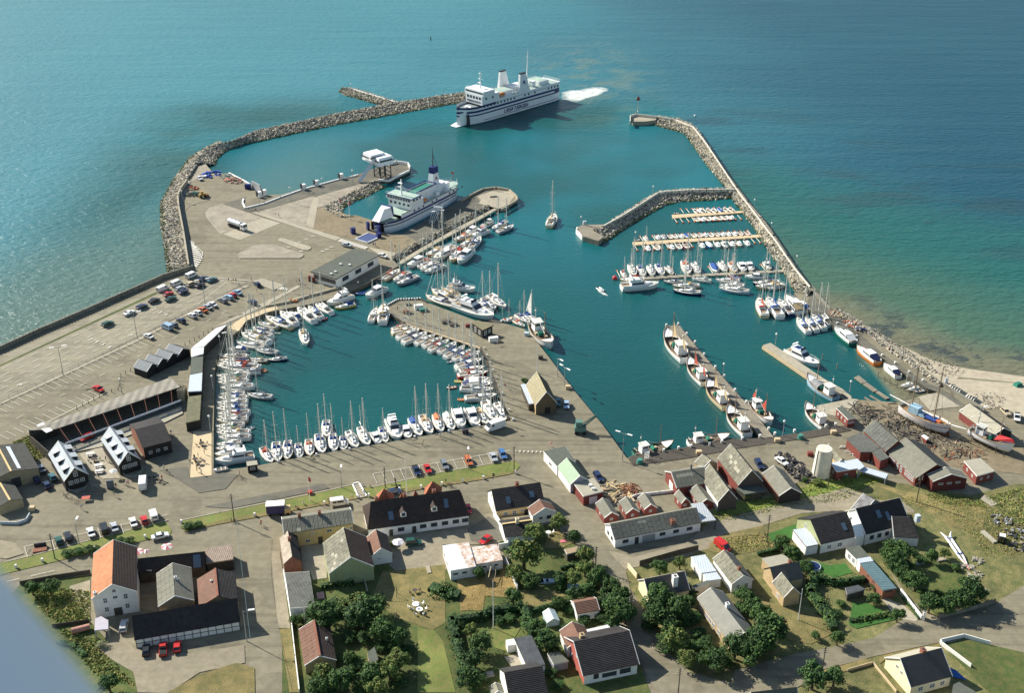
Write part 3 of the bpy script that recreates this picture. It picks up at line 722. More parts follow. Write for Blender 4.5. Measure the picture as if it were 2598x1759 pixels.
pontoon('middle pontoon of the marina, lined with small open boats','i',[288,510,1800,420,1805,450,300,548],[(x,505-(x-288)*.055)for x in(410,480,550,615,685,750,815,890,960,1015,1085,1150,1215,1280,1350,1420,1490,1550,1640)],[(x,545-(x-300)*.06)for x in(310,390,500,580,660,760,855,930,1030,1120,1200,1300,1380,1460,1550,1630,1690)],5.4)
pontoon('southern concrete pontoon of the marina, with larger yachts','i',[150,918,2035,822,2040,845,160,945],[(x,910-(x-150)*.045)for x in(150,230,335,450,560,650,780,960,1090,1200,1400,1480,1580,1690,1800)],[],6.5,CONC)
GEL=mat('gelcoat_white',(0.80,0.79,0.74),0.3,0.03,1,spec=0.5)
DECKM=mat('deck_offwhite',(0.66,0.63,0.54),0.7,0.06,2)
TEAK=mat('teak',(0.30,0.21,0.13),0.7,0.12,3)
COVB=mat('canvas_blue',(0.02,0.07,0.24),0.8,0.08,2)
SPAR=mat('spar_alloy',(0.62,0.60,0.52),0.45,0,metal=0.0)
GLS=glassm()
HULLC=dict(white=GEL,navy=mat('hull_navy',(0.015,0.03,0.09),.35,.03),cream=mat('hull_cream',(0.62,0.50,0.30),.4,.04),red=mat('hull_red',(0.42,0.04,0.03),.4,.04),green=mat('hull_green',(0.02,0.16,0.11),.4,.04),grey=mat('hull_grey',(0.30,0.34,0.38),.4,.04),orange=mat('hull_orange',(0.62,0.19,0.03),.4,.05),brown=mat('hull_varnish',(0.30,0.13,0.05),.4,.1),yellow=mat('hull_yellow',(0.60,0.50,0.10),.4,.04),blue=mat('hull_blue',(0.03,0.12,0.42),.4,.04),pale=mat('hull_pale_blue',(0.33,0.48,0.56),.4,.04))
COVC=dict(blue=COVB,white=mat('canvas_white',(0.78,0.75,0.68),.8,.05),red=mat('canvas_red',(0.42,0.07,0.04),.8,.08),tan=mat('canvas_tan',(0.50,0.37,0.20),.8,.08),green=mat('canvas_green',(0.02,0.17,0.11),.8,.08),grey=mat('canvas_grey',(0.25,0.25,0.25),.8,.08),orange=mat('canvas_orange',(0.62,0.16,0.06),.8,.08),navy=mat('canvas_navy',(0.02,0.03,0.09),.8,.08))
def hull_loft(L,B,F,Fb,Fs,stern=0.7,fine=1.0,z0=-0.35,n=12,flare=0.82,tumble=1.0):
 """returns hull builder and deck outline (x, halfbeam, z)"""
 st=[]
 for k in range(n+1):
  s=k/n;x=-L/2+L*s
  if s<0.45:b=B/2*(stern+(1-stern)*math.sin(s/0.45*math.pi/2))
  else:
   u=(s-0.45)/0.55;b=B/2*max(0.0,1-u**(2.0*fine+.1))**0.75
  z=F+(Fb-F)*max(0,(s-.35)/.65)**2+(Fs-F)*max(0,(.35-s)/.35)**2
  st.append((x,max(b,0.015),z))
 hb=MB();prof=[]
 for x,b,z in st:
  rake=(x/L+.5)**6*L*0.06
  prof.append([(x,b,z),(x-rake*.4,b*.96*tumble,z*.5),(x-rake,b*flare,0),(x-rake*1.6,b*flare*.55,z0)])
 for sgn in(1,-1):
  k0=len(hb.v);hb.v+=[(p[0],p[1]*sgn,p[2])for r in prof for p in r]
  for a in range(n):
   for c_ in range(3):
    q=(k0+a*4+c_,k0+a*4+c_+1,k0+a*4+c_+5,k0+a*4+c_+4)
    hb.f.append(q if sgn>0 else q[::-1]);hb.m.append(0)
 r=prof[0];hb.add([(p[0],p[1],p[2])for p in r]+[(p[0],-p[1],p[2])for p in reversed(r)],[tuple(range(8))])
 return hb,st
def deck_mesh(st,dz=-0.04,ins=0.0):
 q=MB();n=len(st)
 for a,b in zip(st[:-1],st[1:]):
  q.add([(a[0],-max(a[1]-ins,.005),a[2]+dz),(b[0],-max(b[1]-ins,.004),b[2]+dz),(b[0],max(b[1]-ins,.004),b[2]+dz),(a[0],max(a[1]-ins,.005),a[2]+dz)],[(0,1,2,3)])
 return q
def rail_mesh(st,h=.12,th=.07,s0=0):
 q=MB()
 for sgn in(1,-1):
  for a,b in zip(st[s0:-1],st[s0+1:]):
   q.tube((a[0],a[1]*sgn,a[2]+h*.3),(b[0],b[1]*sgn,b[2]+h*.3),th,n=4,cap=False)
 return q
def cabin(mb,x0,x1,w0,w1,z0,z1,inset=.15,mi=0,rake=0.3):
 vs=[(x0,-w0,z0),(x1,-w1,z0),(x1,w1,z0),(x0,w0,z0),(x0,-w0+inset,z1),(x1-rake,-w1+inset,z1),(x1-rake,w1-inset,z1),(x0,w0-inset,z1)]
 mb.add(vs,[(4,5,6,7),(0,1,5,4),(1,2,6,5),(2,3,7,6),(3,0,4,7)],mi)
def winband(x0,x1,w0,w1,z0,z1,e=.03):
 q=MB()
 for s in(1,-1):
  q.add([(x0,s*(w0+e),z0),(x1,s*(w1+e),z0),(x1,s*(w1+e-.05),z1),(x0,s*(w0+e-.05),z1)],[(0,1,2,3)if s<0 else(3,2,1,0)])
 return q
def sail_proto(ketch=False,tent=False,mast_k=1.25):
 L,B=10.0,3.2
 r=thing('sailing_yacht','x','yacht')
 hb,st=hull_loft(L,B,1.0,1.35,1.05)
 h=hb.build('hull',GEL,r,smooth=True)
 q=MB()
 for s in(1,-1):
  for a,b in zip(st[1:-2],st[2:-1]):q.add([(a[0],s*a[1]*1.005,a[2]*.80),(b[0],s*b[1]*1.005,b[2]*.80),(b[0],s*b[1]*1.01,b[2]*.88),(a[0],s*a[1]*1.01,a[2]*.88)],[(0,1,2,3)if s<0 else(3,2,1,0)])
 q.build('sheer_stripe',COVB,h)
 deck_mesh(st).build('deck',DECKM,r)
 q=MB();cabin(q,-1.4,2.6,1.05,.6,.98,1.55);q.build('coachroof',GEL,r)
 winband(-1.0,1.7,.97,.77,1.18,1.42).build('cabin_window',GLS,r)
 q=MB();q.box((3.2,0,1.24),(.55,.55,.12));q.build('hatch',GLS,r);q=MB();q.box((1.3,0,1.6),(.5,.5,.1));q.build('hatch',GLS,r)
 c_=MB()
 for y in(-.95,.95):c_.box((-3.0,y,1.2),(2.9,.18,.36))
 c_.box((-4.45,0,1.2),(.2,1.9,.36));c_.build('cockpit_coaming',GEL,r)
 q=MB();q.box((-3.0,0,1.02),(2.8,.8,.06));q.build('cockpit_sole',TEAK,r)
 q=MB()
 if tent:q.add([(-4.2,-1,1.35),(-1.2,-1,1.5),(-1.2,1,1.5),(-4.2,1,1.35),(-4.0,0,2.3),(-1.3,0,2.4)],[(0,1,5,4),(2,3,4,5),(1,2,5),(3,0,4)])
 else:q.add([(-1.9,-1.05,1.3),(-.8,-.95,1.5),(-.8,.95,1.5),(-1.9,1.05,1.3),(-1.85,-.8,2.05),(-1.3,-.7,2.05),(-1.3,.7,2.05),(-1.85,.8,2.05)],[(4,5,6,7),(0,1,5,4),(1,2,6,5),(2,3,7,6)])
 q.build('sprayhood',COVB,r)
 q=MB();H=L*mast_k;q.tube((.7,0,1.5),(.7,0,1.5+H),0.18,.13,6);m_=q.build('mast',SPAR,r)
 q=MB()
 for z in((.5,)if mast_k<1.2 else(.38,.68)):q.tube((.7,-.95,1.5+H*z),(.7,.95,1.5+H*z),.05,n=4)
 q.build('spreader',SPAR,m_)
 q=MB();q.tube((.6,0,2.5),(-3.1,0,2.35),.07,n=5);q.build('boom',SPAR,r)
 q=MB();q.tube((.5,0,2.75),(-2.9,0,2.5),.24,.15,6);q.build('sail_cover',COVB,r)
 q=MB();top=(.7,0,1.5+H*.98)
 q.tube((4.8,0,1.4),top,.035,n=3);q.tube((-4.9,0,1.1),top,.022,n=3)
 for s in(-1,1):q.tube((.5,s*1.5,1.05),(.7,s*.9,1.5+H*.5),.022,n=3);q.tube((.7,s*.9,1.5+H*.5),top,.022,n=3)
 q.build('rigging',SPAR,r)
 q=MB();q.tube((3.9,-.75,1.85),(4.95,0,1.95),.03,n=3);q.tube((3.9,.75,1.85),(4.95,0,1.95),.03,n=3)
 for x,y in((3.9,.75),(3.9,-.75),(4.9,0),(-4.9,.9),(-4.9,-.9),(-3.9,1.3),(-3.9,-1.3),(0,1.55),(0,-1.55),(2,1.35),(2,-1.35)):q.tube((x,y,1.1),(x,y,1.8),.025,n=3)
 q.tube((-4.9,-.9,1.8),(-4.9,.9,1.8),.03,n=3);q.build('guard_rail',SPAR,r)
 if ketch:
  q=MB();q.tube((-3.7,0,1.2),(-3.7,0,9),.09,.06,5);mz=q.build('mizzen_mast',SPAR,r)
  q=MB();q.tube((-3.7,0,2.6),(-5.6,0,2.5),.18,.12,5);q.build('mizzen_cover',COVB,r)
 return r
def motor_proto(fly=False):
 L,B=10.0,3.5
 r=thing('motor_cruiser','x','motor boat')
 hb,st=hull_loft(L,B,1.25,1.75,1.2,stern=.9,fine=1.3)
 hb.build('hull',GEL,r,smooth=True);deck_mesh(st).build('deck',DECKM,r)
 rail_mesh(st,1.6,.03,5).build('bow_rail',SPAR,r)
 q=MB();cabin(q,.6,3.6,1.2,.6,1.3,1.95,.25,rake=.8);q.build('foredeck_cabin',GEL,r)
 q=MB();cabin(q,-2.6,1.4,1.45,1.3,1.2,2.75,.22,rake=1.1);q.build('saloon',GEL,r)
 q=MB();q.add([(1.36,-1.05,2.0),(1.36,1.05,2.0),(.5,.95,2.66),(.5,-.95,2.66)],[(0,1,2,3)]);q.build('windscreen',GLS,r)
 winband(-2.4,.6,1.35,1.26,1.95,2.45,.02).build('side_window',GLS,r)
 q=MB();q.box((-3.7,0,1.22),(2.0,2.4,.06));q.build('cockpit_sole',TEAK,r)
 q=MB()
 for y in(-1.35,1.35):q.box((-3.7,y,1.5),(2.2,.2,.55))
 q.build('cockpit_coaming',GEL,r)
 if fly:
  q=MB();cabin(q,-3.0,.2,1.2,1.0,2.76,3.3,.1,rake=.5);q.build('flybridge',GEL,r)
  q=MB();q.box((-1.6,0,3.32),(1.6,1.4,.05));q.build('flybridge_seat',COVB,r)
  q=MB();q.tube((-2.8,-1.1,2.8),(-2.6,-.9,4.1),.08,n=4);q.tube((-2.8,1.1,2.8),(-2.6,.9,4.1),.08,n=4);q.box((-2.6,0,4.1),(.4,1.9,.14));q.build('radar_arch',GEL,r)
  q=MB();q.add([(.1,-.9,3.3),(.1,.9,3.3),(-.25,.85,3.75),(-.25,-.85,3.75)],[(0,1,2,3)]);q.build('flybridge_screen',GLS,r)
 else:
  q=MB();q.add([(-4.5,-1.3,1.6),(-2.6,-1.3,2.7),(-2.6,1.3,2.7),(-4.5,1.3,1.6)],[(0,1,2,3)]);q.build('canopy',COVB,r)
  q=MB();q.tube((-1.0,0,2.7),(-1.0,0,4.6),.05,n=4);q.build('signal_mast',SPAR,r)
 return r
def open_proto(cuddy=False):
 L,B=5.6,2.1
 r=thing('small_boat','x','small boat')
 hb,st=hull_loft(L,B,.65,.95,.62,stern=.85,fine=1.2,z0=-.2,n=8)
 hb.build('hull',GEL,r,smooth=True)
 rail_mesh(st,.02,.08).build('gunwale',GEL,r)
 q=MB();dm=deck_mesh(st,-.28,.12);dm.build('floor',TEAK,r)
 q=MB();fd=[s for s in st if s[0]>1.2];deck_mesh(fd,.03).build('foredeck',DECKM,r)
 q.box((-.4,0,.62),(.35,1.7,.08));q.build('thwart',DECKM,r);q=MB();q.box((-2.0,0,.6),(.4,1.6,.1));q.build('thwart',DECKM,r)
 q=MB();q.box((-2.95,0,.85),(.35,.4,.75));q.build('outboard_motor',DKG,r)
 if cuddy:
  q=MB();cabin(q,-.2,1.7,.8,.5,.6,1.35,.2,rake=.6);q.build('cuddy',GEL,r)
  q=MB();q.add([(1.1,-.5,1.1),(1.5,-.48,.85),(1.5,.48,.85),(1.1,.5,1.1)],[(0,1,2,3)]);q.build('windscreen',GLS,r)
 return r
def covered_proto():
 r=open_proto();q=MB()
 q.add([(-2.6,-.85,.7),(0,-1.02,.75),(2.2,-.55,.95),(2.2,.55,.95),(0,1.02,.75),(-2.6,.85,.7),(-2.5,0,1.1),(0,0,1.35),(2.1,0,1.25)],[(0,1,7,6),(1,2,8,7),(3,4,7,8),(4,5,6,7),(5,0,6),(2,3,8)])
 q.build('boat_cover',COVB,r);return r
def dinghy_proto():
 r=thing('rubber_dinghy','x','dinghy');q=MB();P_=[]
 for k in range(14):
  a=2*math.pi*k/14;P_.append(Vector((1.45*math.cos(a)*(1.1 if math.cos(a)>0 else 1),.75*math.sin(a),.3+.12*max(0,math.cos(a)))))
 for k in range(14):q.tube(P_[k],P_[(k+1)%14],.24,n=6,cap=False)
 q.build('inflated_tube',HULLC['orange'],r,smooth=True)
 q=MB();q.box((0,0,.18),(2.4,1.1,.08));q.build('floor',COVC['grey'],r)
 q=MB();q.box((-.3,0,.4),(.25,1.2,.06));q.build('thwart',DECKM,r);return r
def fishing_proto(sails=True,shelter=False):
 L,B=14.0,4.6
 r=thing('fishing_boat','x','fishing boat')
 hb,st=hull_loft(L,B,1.35,2.7,1.7,stern=.62,fine=1.1,z0=-.5,flare=.9)
 h=hb.build('hull',GEL,r,smooth=True)
 rail_mesh(st,.3,.13).build('gunwale',TEAK,r)
 deck_mesh(st,-.55,.15).build('deck',mat('deck_rust',(.16,.12,.085),.7,.2),r)
 fd=[s for s in st if s[0]>3.2];deck_mesh(fd,.02,.05).build('foredeck',GEL,r)
 q=MB();q.box((-3.6,0,2.5),(2.6,2.3,2.6),top=.9);wh=q.build('wheelhouse',GEL,r)
 q=MB();q.box((-3.6,0,3.87),(2.9,2.6,.14));q.build('wheelhouse_roof',DECKM,wh)
 q=MB();q.box((-2.33,0,3.15),(.1,1.9,.55));q.box((-3.6,0,3.15),(1.7,2.26,.5));q.build('wheelhouse_window',GLS,wh)
 q=MB();q.tube((2.2,0,1.6),(2.2,0,9.2),.14,.09,6);mm=q.build('mast',TEAK,r)
 q=MB();q.tube((2.2,0,2.6),(-1.9,0,4.4),.1,.08,5);q.build('boom',SPAR,mm)
 q=MB();q.tube((-4.8,0,3.8),(-4.8,0,7.4),.08,.05,5);q.ball((-4.8,0,6.3),.3);q.build('aerial_mast',SPAR,r)
 q=MB();q.tube((-.2,-.9,1.6),(-.2,.9,1.6),.6,n=10);q.build('net_drum',COVC['green'],r)
 q=MB();q.box((.9,.7,1.2),(1.0,.8,.6));q.build('fish_box',YWOOD,r);q=MB();q.box((-1.6,-.9,1.2),(.9,.7,.5));q.build('fish_box',YWOOD,r)
 q=MB();q.tube((6.6,0,2.7),(2.2,0,9),.03,n=3);q.tube((2.2,0,9),(-4.8,0,7.3),.03,n=3)
 for s in(-1,1):q.tube((1.6,s*2.1,1.6),(2.2,0,8.4),.03,n=3)
 q.build('rigging',DKG,r)
 q=MB();q.tube((-6.5,-1.0,2.6),(-6.5,1.0,2.6),.06,n=4)
 for s in(-1,1):q.tube((-6.5,s,1.5),(-6.5,s,2.6),.05,n=4)
 q.build('stern_gantry',SPAR,r)
 if sails:
  q=MB();q.add([(1.95,.02,2.8),(1.95,.02,6.9),(-.6,.02,3.6),(1.95,-.04,2.8),(1.95,-.04,6.9),(-.6,-.04,3.6)],[(0,1,2),(5,4,3),(0,3,4,1),(1,4,5,2),(2,5,3,0)]);q.build('steadying_sail',COVC['red'],r)
  q=MB();q.add([(-5.0,.02,3.4),(-5.0,.02,6.6),(-6.9,.02,3.3),(-5.0,-.04,3.4),(-5.0,-.04,6.6),(-6.9,-.04,3.3)],[(0,1,2),(5,4,3)]);q.build('mizzen_sail',COVC['red'],r)
 if shelter:
  q=MB()
  for k in range(6):
   a0,a1=math.pi*k/6,math.pi*(k+1)/6
   q.quad((3.4,1.5*math.cos(a0),1.4+1.2*math.sin(a0)),(3.4,1.5*math.cos(a1),1.4+1.2*math.sin(a1)),(-.2,1.7*math.cos(a1),1.2+1.3*math.sin(a1)),(-.2,1.7*math.cos(a0),1.2+1.3*math.sin(a0)))
  q.build('deck_shelter',COVC['grey'],r)
 return r
PROTO={}
def proto_boat(kind):
 if kind not in PROTO:
  r=dict(s=lambda:sail_proto(),k=lambda:sail_proto(ketch=True),t=lambda:sail_proto(tent=True),l=lambda:sail_proto(mast_k=1.0),m=lambda:motor_proto(),y=lambda:motor_proto(True),o=lambda:open_proto(),c=lambda:open_proto(True),v=lambda:covered_proto(),d=lambda:dinghy_proto(),f=lambda:fishing_proto(),g=lambda:fishing_proto(False),h=lambda:fishing_proto(False,True))[kind]()
  PROTO[kind]=[r,0]
 return PROTO[kind]
LEN=dict(s=10.,k=10.,t=10.,l=10.,m=10.,y=10.,o=5.6,c=5.6,v=5.6,d=3.3,f=14.,g=14.,h=14.)
WORD=dict(s='sailing yacht',k='two-masted yacht',t='sailing yacht with cockpit tent',l='small sailing yacht',m='cabin cruiser',y='flybridge motor cruiser',o='open motor boat',c='small cuddy boat',v='covered small boat',d='rubber dinghy',f='fishing boat with steadying sails',g='fishing boat',h='fishing boat with deck shelter')
CATW=dict(s='yacht',k='yacht',t='yacht',l='yacht',m='motor boat',y='motor boat',o='small boat',c='small boat',v='small boat',d='dinghy',f='fishing boat',g='fishing boat',h='fishing boat')
def boat(t,bx,by,sx,sy,kind='s',hull='white',cov='blue',where='',group=None,label=None,zfix=0,lmin=None,lmax=None):
 P_=proto_boat(kind)
 a,b=gr(t,bx,by,1.2 if kind not in 'odcv' else.6),gr(t,sx,sy,1.0 if kind not in 'odcv' else.5)
 d=a-b;L_=d.xy.length
 if lmin:L_=max(L_,lmin)
 if lmax:L_=min(L_,lmax)
 o=P_[0]if P_[1]==0 else dup(P_[0])
 P_[1]+=1
 if P_[1]==1:o.name=dict(s='sailing_yacht',k='ketch',t='sailing_yacht',l='sailing_yacht',m='motor_cruiser',y='flybridge_cruiser',o='open_boat',c='cuddy_boat',v='covered_boat',d='rubber_dinghy',f='fishing_boat',g='fishing_boat',h='fishing_boat')[kind]
 k=L_/LEN[kind];mid=(a+b)/2
 o.location=(mid.x,mid.y,zfix);o.rotation_euler=(0,0,math.atan2(d.y,d.x));hk=k**(.6 if kind=='y' and k>1.3 else.8)
 o.scale=(k,k*rnd.uniform(.94,1.04)*(1.08 if k<1 else.98),hk*rnd.uniform(.96,1.06))
 sw_={}
 if kind=='d':sw_['hull_orange']=HULLC[hull]
 else:
  if hull!='white':PAINT_HULL.append((o,hull))
  sw_['canvas_blue']=COVC[cov]
  if kind in 'f':sw_['canvas_red']=COVC[cov]
 PAINTS.append((o,sw_,hull,kind))
 hw={'pale':'pale blue','brown':'varnished brown'}.get(hull,hull)
 cw='' if kind in 'odgcy' else(' with %s %s'%(cov,{'s':'sail cover','k':'sail covers','t':'canvas','l':'sail cover','m':'canopy','v':'cover','f':'sails','h':'boom canvas'}[kind]))
 wd=WORD[kind]
 if kind=='t':wd='sailing yacht';cw=' with %s cockpit tent'%cov
 if kind=='f':wd='fishing boat'
 if kind=='h':cw=''
 o['label']=label or('%s %s%s, %s'%(hw,wd,cw,where));o['category']=CATW[kind]
 if group:o['group']=group
 elif 'group' in o:del o['group']
 return o
PAINTS=[];PAINT_HULL=[]
def flush_paints():
 for o,sw_,hull,kind in PAINTS:
  for ch in[o]+list(o.children_recursive):
   if ch.type!='MESH':continue
   for i,sl in enumerate(ch.material_slots):
    mm=ch.data.materials[i];tgt=sw_.get(mm.name)
    nm=ch.name.split('.')[0]
    if kind!='d' and hull!='white' and nm=='hull':tgt=HULLC[hull]
    if tgt:sl.link='OBJECT';sl.material=tgt
def row(t,where,group,items):
 for k,it in enumerate(items):
  bx,by,sx,sy=it[:4];kind=it[4]if len(it)>4 else 's';hull=it[5]if len(it)>5 else 'white';cov=it[6]if len(it)>6 else 'blue'
  boat(t,bx,by,sx,sy,kind,hull,cov,where%ORD[k],group)
row('f','%s from left on south quay','boats moored bow-on along the south quay',[(670,1130,560,960,'s','white','red'),(740,1125,715,905,'s','white','blue'),(845,1105,850,890,'s','cream','blue'),(985,1080,965,915,'l','white','blue'),(1105,1055,1085,870,'s','cream','orange'),(1250,1030,1195,815,'s','white','blue'),(1380,1010,1355,810,'s','white','blue'),(1485,990,1475,830,'l','white','blue'),(1635,965,1535,780,'s','white','white'),(1765,940,1670,735,'k','white','white'),(1890,920,1815,790,'m','white','tan'),(1965,905,1910,730,'l','white','blue'),(2110,875,2010,655,'y','white','white'),(2225,860,2170,715,'m','white','white')])
row('g','%s right of the flybridge cruiser, south quay','boats moored bow-on along the south quay',[(570,835,460,635,'t','white','blue'),(690,815,580,600,'s','white','tan'),(810,790,735,595,'t','white','orange'),(935,770,855,575,'t','white','white'),(1040,750,970,540,'m','white','blue'),(1210,725,1110,530,'m','white','white'),(1325,700,1205,520,'l','white','tan'),(1420,670,1295,445,'s','white','white'),(1525,665,1435,460,'s','cream','white')])
boat('f',1290,840,1285,655,'s','white','blue','moored outside the south quay row',None)
row('e','%s from the pier tip, basin side','yachts along the basin side of the central pier',[(450,808,240,870,'s','brown','red'),(540,842,240,910,'s','cream','tan'),(560,862,300,970,'s','white','tan'),(650,900,365,1025,'s','white','navy'),(735,930,510,1035,'s','white','white'),(815,960,595,1065,'s','white','tan'),(885,990,665,1120,'s','white','red'),(980,1010,770,1138,'s','white','green'),(1070,1060,840,1190,'s','white','blue'),(1145,1100,940,1218,'s','white','blue'),(1240,1115,1025,1228,'s','white','orange')])
row('e','%s down the east basin walkway','boats along the east walkway of the west basin',[(1272,1200,965,1305,'s','white','blue'),(1300,1290,1000,1345,'s','navy','blue'),(1340,1350,985,1400,'s','red','red'),(1360,1420,1060,1440,'s','white','white'),(1370,1465,1070,1480,'m','white','white'),(1390,1495,1030,1515,'m','navy','navy'),(1400,1548,1010,1545,'s','white','white'),(1440,1612,1065,1660,'s','grey','grey')])
row('d','%s from the boardwalk bend, north quay','yachts along the curved north quay',[(1160,570,1350,690,'s','white','white'),(1085,610,1235,750,'s','white','blue'),(960,630,1155,790,'s','white','white'),(870,670,985,745,'m','white','blue'),(765,670,950,820,'s','white','white'),(600,730,890,855,'s','cream','blue'),(510,790,740,850,'s','cream','tan'),(440,845,680,895,'s','white','grey'),(360,890,680,955,'s','white','blue'),(320,920,650,1030,'s','white','tan'),(270,1020,600,1075,'s','white','white')])
boat('d',1290,585,1580,490,'y','white','white','long one lying along the north quay');boat('d',1380,622,1610,580,'t','yellow','blue','outside the long white cruiser')
boat('d',480,1095,740,1135,'s','grey','grey','rafted at the outer end of the west row');boat('d',620,1205,840,1190,'s','navy','grey','outermost of the west row');boat('d',420,1195,620,1225,'k','brown','tan','wooden, midway in the west row')
wr=[(165,1090,385,1110,'m'),(60,1165,400,1180,'s','cream','grey'),(70,1222,400,1240,'s','cream','tan')]
row('d','%s below the boardwalk, west quay','yachts moored in the upper west quay row',wr)
cols=['white','white','blue','tan','white','grey','blue','red','white','blue','green','white']
yy_=[(20,60,500,25,'s'),(45,45,540,60,'s'),(150,40,420,140,'s'),(95,330,540,95,'m'),(190,60,400,175,'s'),(225,55,410,215,'s'),(290,80,470,265,'s'),(350,85,370,345,'l'),(395,60,400,395,'s'),(455,45,400,440,'s'),(480,60,330,470,'l'),(520,40,395,505,'s'),(580,50,425,560,'s'),(612,55,400,600,'l'),(650,40,400,640,'s'),(720,30,360,695,'s'),(752,45,330,742,'l'),(795,40,430,785,'s'),(845,60,430,840,'s'),(920,40,330,890,'s'),(965,30,300,945,'s'),(1045,20,330,985,'m'),(1120,25,470,1060,'y')]
for k,(by,bx,sx,sy,kd)in enumerate(yy_):
 boat('f',bx,by,sx,sy,kd,'white' if k%7 else 'cream',cols[(k*5+2)%12],'%s down the crowded west quay row'%ORD[k],'yachts packed bow-on along the west quay')
boat('f',385,350,680,385,'s','grey','grey','rafted outside the west quay row')
boat('f',100,1150,222,1135,'o','white','white','beside the south-west corner kiosk');boat('f',380,740,480,730,'d','grey','grey','astern of the west quay row')
boat('d',560,1320,610,1350,'d','orange','grey','astern of the upper west row');boat('d',700,910,770,915,'o','white','white','tiny one off the boardwalk yachts');boat('d',1240,765,1290,735,'d','red','grey','astern of the north quay yachts')
boat('d',880,575,960,595,'d','orange','grey','lying ashore on the north quay',zfix=1.7)
boat('f',10,1275,172,1245,'o','white','white','upturned on the terrace corner',zfix=1.6)
boat('g',860,285,975,270,'o','red','red','floating off the east walkway');boat('g',1030,215,950,200,'d','yellow','grey','behind the east walkway boats');boat('g',1060,420,985,405,'d','orange','grey','astern of the big grey yacht')
boat('e',870,1245,935,1225,'d','grey','grey','dark one at the bend of the walkway')
boat('d',1060,1045,1015,880,'s','white','tan','motoring alone across the west basin');boat('d',1855,630,1790,785,'s','white','white','left one of two entering beside the pier tip');boat('d',1940,595,1925,805,'s','white','tan','right one of two entering beside the pier tip')
boat('y',385,1225,330,1345,'s','cream','tan','under way alone in the outer harbour',lmax=14)
boat('z',1380,668,1345,645,'c','white','white','speeding alone with a small wake in mid harbour',lmax=4.2)
boat('d',1730,505,1955,405,'m','white','white','beside the blue-sheeted boat at the terminal');boat('d',1620,470,1750,455,'v','blue','blue','small one at the terminal quay',lmax=9)
row('b','%s from terminal corner, ferry pier','boats rafted along the old ferry pier',[(960,1440,770,1560,'s','cream','red'),(880,1573,1070,1475,'s','white','red'),(920,1610,1165,1520,'s','grey','navy'),(1040,1410,1250,1320,'m','white','navy'),(1150,1418,1330,1330,'s','white','orange'),(1185,1450,1390,1360,'s','white','white'),(1235,1472,1465,1395,'s','white','blue'),(1250,1285,1450,1195,'s','brown','tan'),(1340,1335,1590,1190,'k','white','white'),(1530,1350,1690,1200,'s','cream','red'),(1620,1368,1770,1240,'m','white','red'),(1570,1110,1750,1040,'s','cream','orange'),(1640,1185,1790,1100,'s','brown','tan'),(1870,1075,1760,1205,'s','white','blue'),(1700,1040,1840,970,'m','white','red'),(1775,1070,1955,1000,'y','white','red'),(1865,960,2010,900,'g','white','blue'),(2000,985,2170,900,'s','pale','blue'),(2250,940,2060,1025,'s','grey','tan')])
row('e','%s from left, outer side of central pier','boats on the outer side of the central pier',[(625,495,960,615,'s','cream','navy'),(690,425,1000,560,'k','cream','tan'),(800,400,1010,510,'k','brown','tan'),(1190,420,870,390,'y','white','navy'),(1400,750,960,600,'y','white','white'),(1200,540,1370,660,'s','white','blue'),(1420,640,1270,520,'s','white','grey'),(1535,625,1340,490,'s','white','white'),(1450,770,1560,740,'s','navy','red'),(1510,770,1650,730,'s','white','tan'),(1750,830,1620,760,'s','cream','orange'),(1810,790,1650,700,'s','white','blue'),(1890,775,1740,690,'t','white','blue')])
boat('e',2050,1090,1840,830,'g','white','blue','blue-trimmed, at the central pier corner',lmax=20)
J1=[(785,178,'o','red','red'),(1010,165,'o','white','grey'),(1075,158,'c','white','blue'),(1155,158,'o','cream','tan'),(1215,160,'o','white','red'),(1280,152,'v','white','blue'),(1350,150,'o','cream','tan'),(1410,150,'o','brown','tan')]
for k,(x,y,kd,hc,cc)in enumerate(J1):
 if k==0:boat('i',x-32,y+2,x+32,y,kd,hc,cc,'lying alone at the tip of the north pontoon',None)
 else:boat('i',x-22,y-26,x+22,y+14,kd,hc,cc,'%s from left above the north pontoon'%ORD[k-1],'small boats at the north pontoon',lmax=6.2,lmin=5)
for k,x in enumerate((1020,1085,1150,1212,1278,1342,1408)):
 boat('i',x+22,278-k*4,x-18,235-k*3.5,'ococooc'[k],['cream','white','white','brown','cream','white','grey'][k],'white','%s from left below the north pontoon'%ORD[k],'small boats at the north pontoon',lmax=6.2,lmin=5)
boat('i',310,492,375,475,'o','grey','grey','at the tip of the middle pontoon')
for k,x in enumerate((440,575,645,720,775,845,910,988,1048,1112,1182,1250,1315,1380,1450,1515,1590)):
 y=465-(x-440)*.045
 boat('i',x+22,y+22,x-20,y-26,('l' if k==0 else 'cvoocvoocoocccoo'[k-1]),['white','white','pale','brown','white','white','yellow','cream','brown','white','white','brown','grey','white','white','brown','red'][k],['white','white','grey','blue','blue','blue','blue'][k%7],'%s from left above the middle pontoon'%ORD[k],'small boats at the middle pontoon',lmax=6.8,lmin=5)
for k,x in enumerate((465,568,735,820,903,1080,1165,1255,1338,1420,1498,1592)):
 y=580-(x-465)*.05
 boat('i',x+22,y+30,x-25,y-28,'cocoocvcmccc'[k],['white','white','white','white','red','white','blue','white','grey','white','cream','white'][k],'white','%s from left below the middle pontoon'%ORD[k],'small boats at the middle pontoon',lmax=7.5,lmin=6)
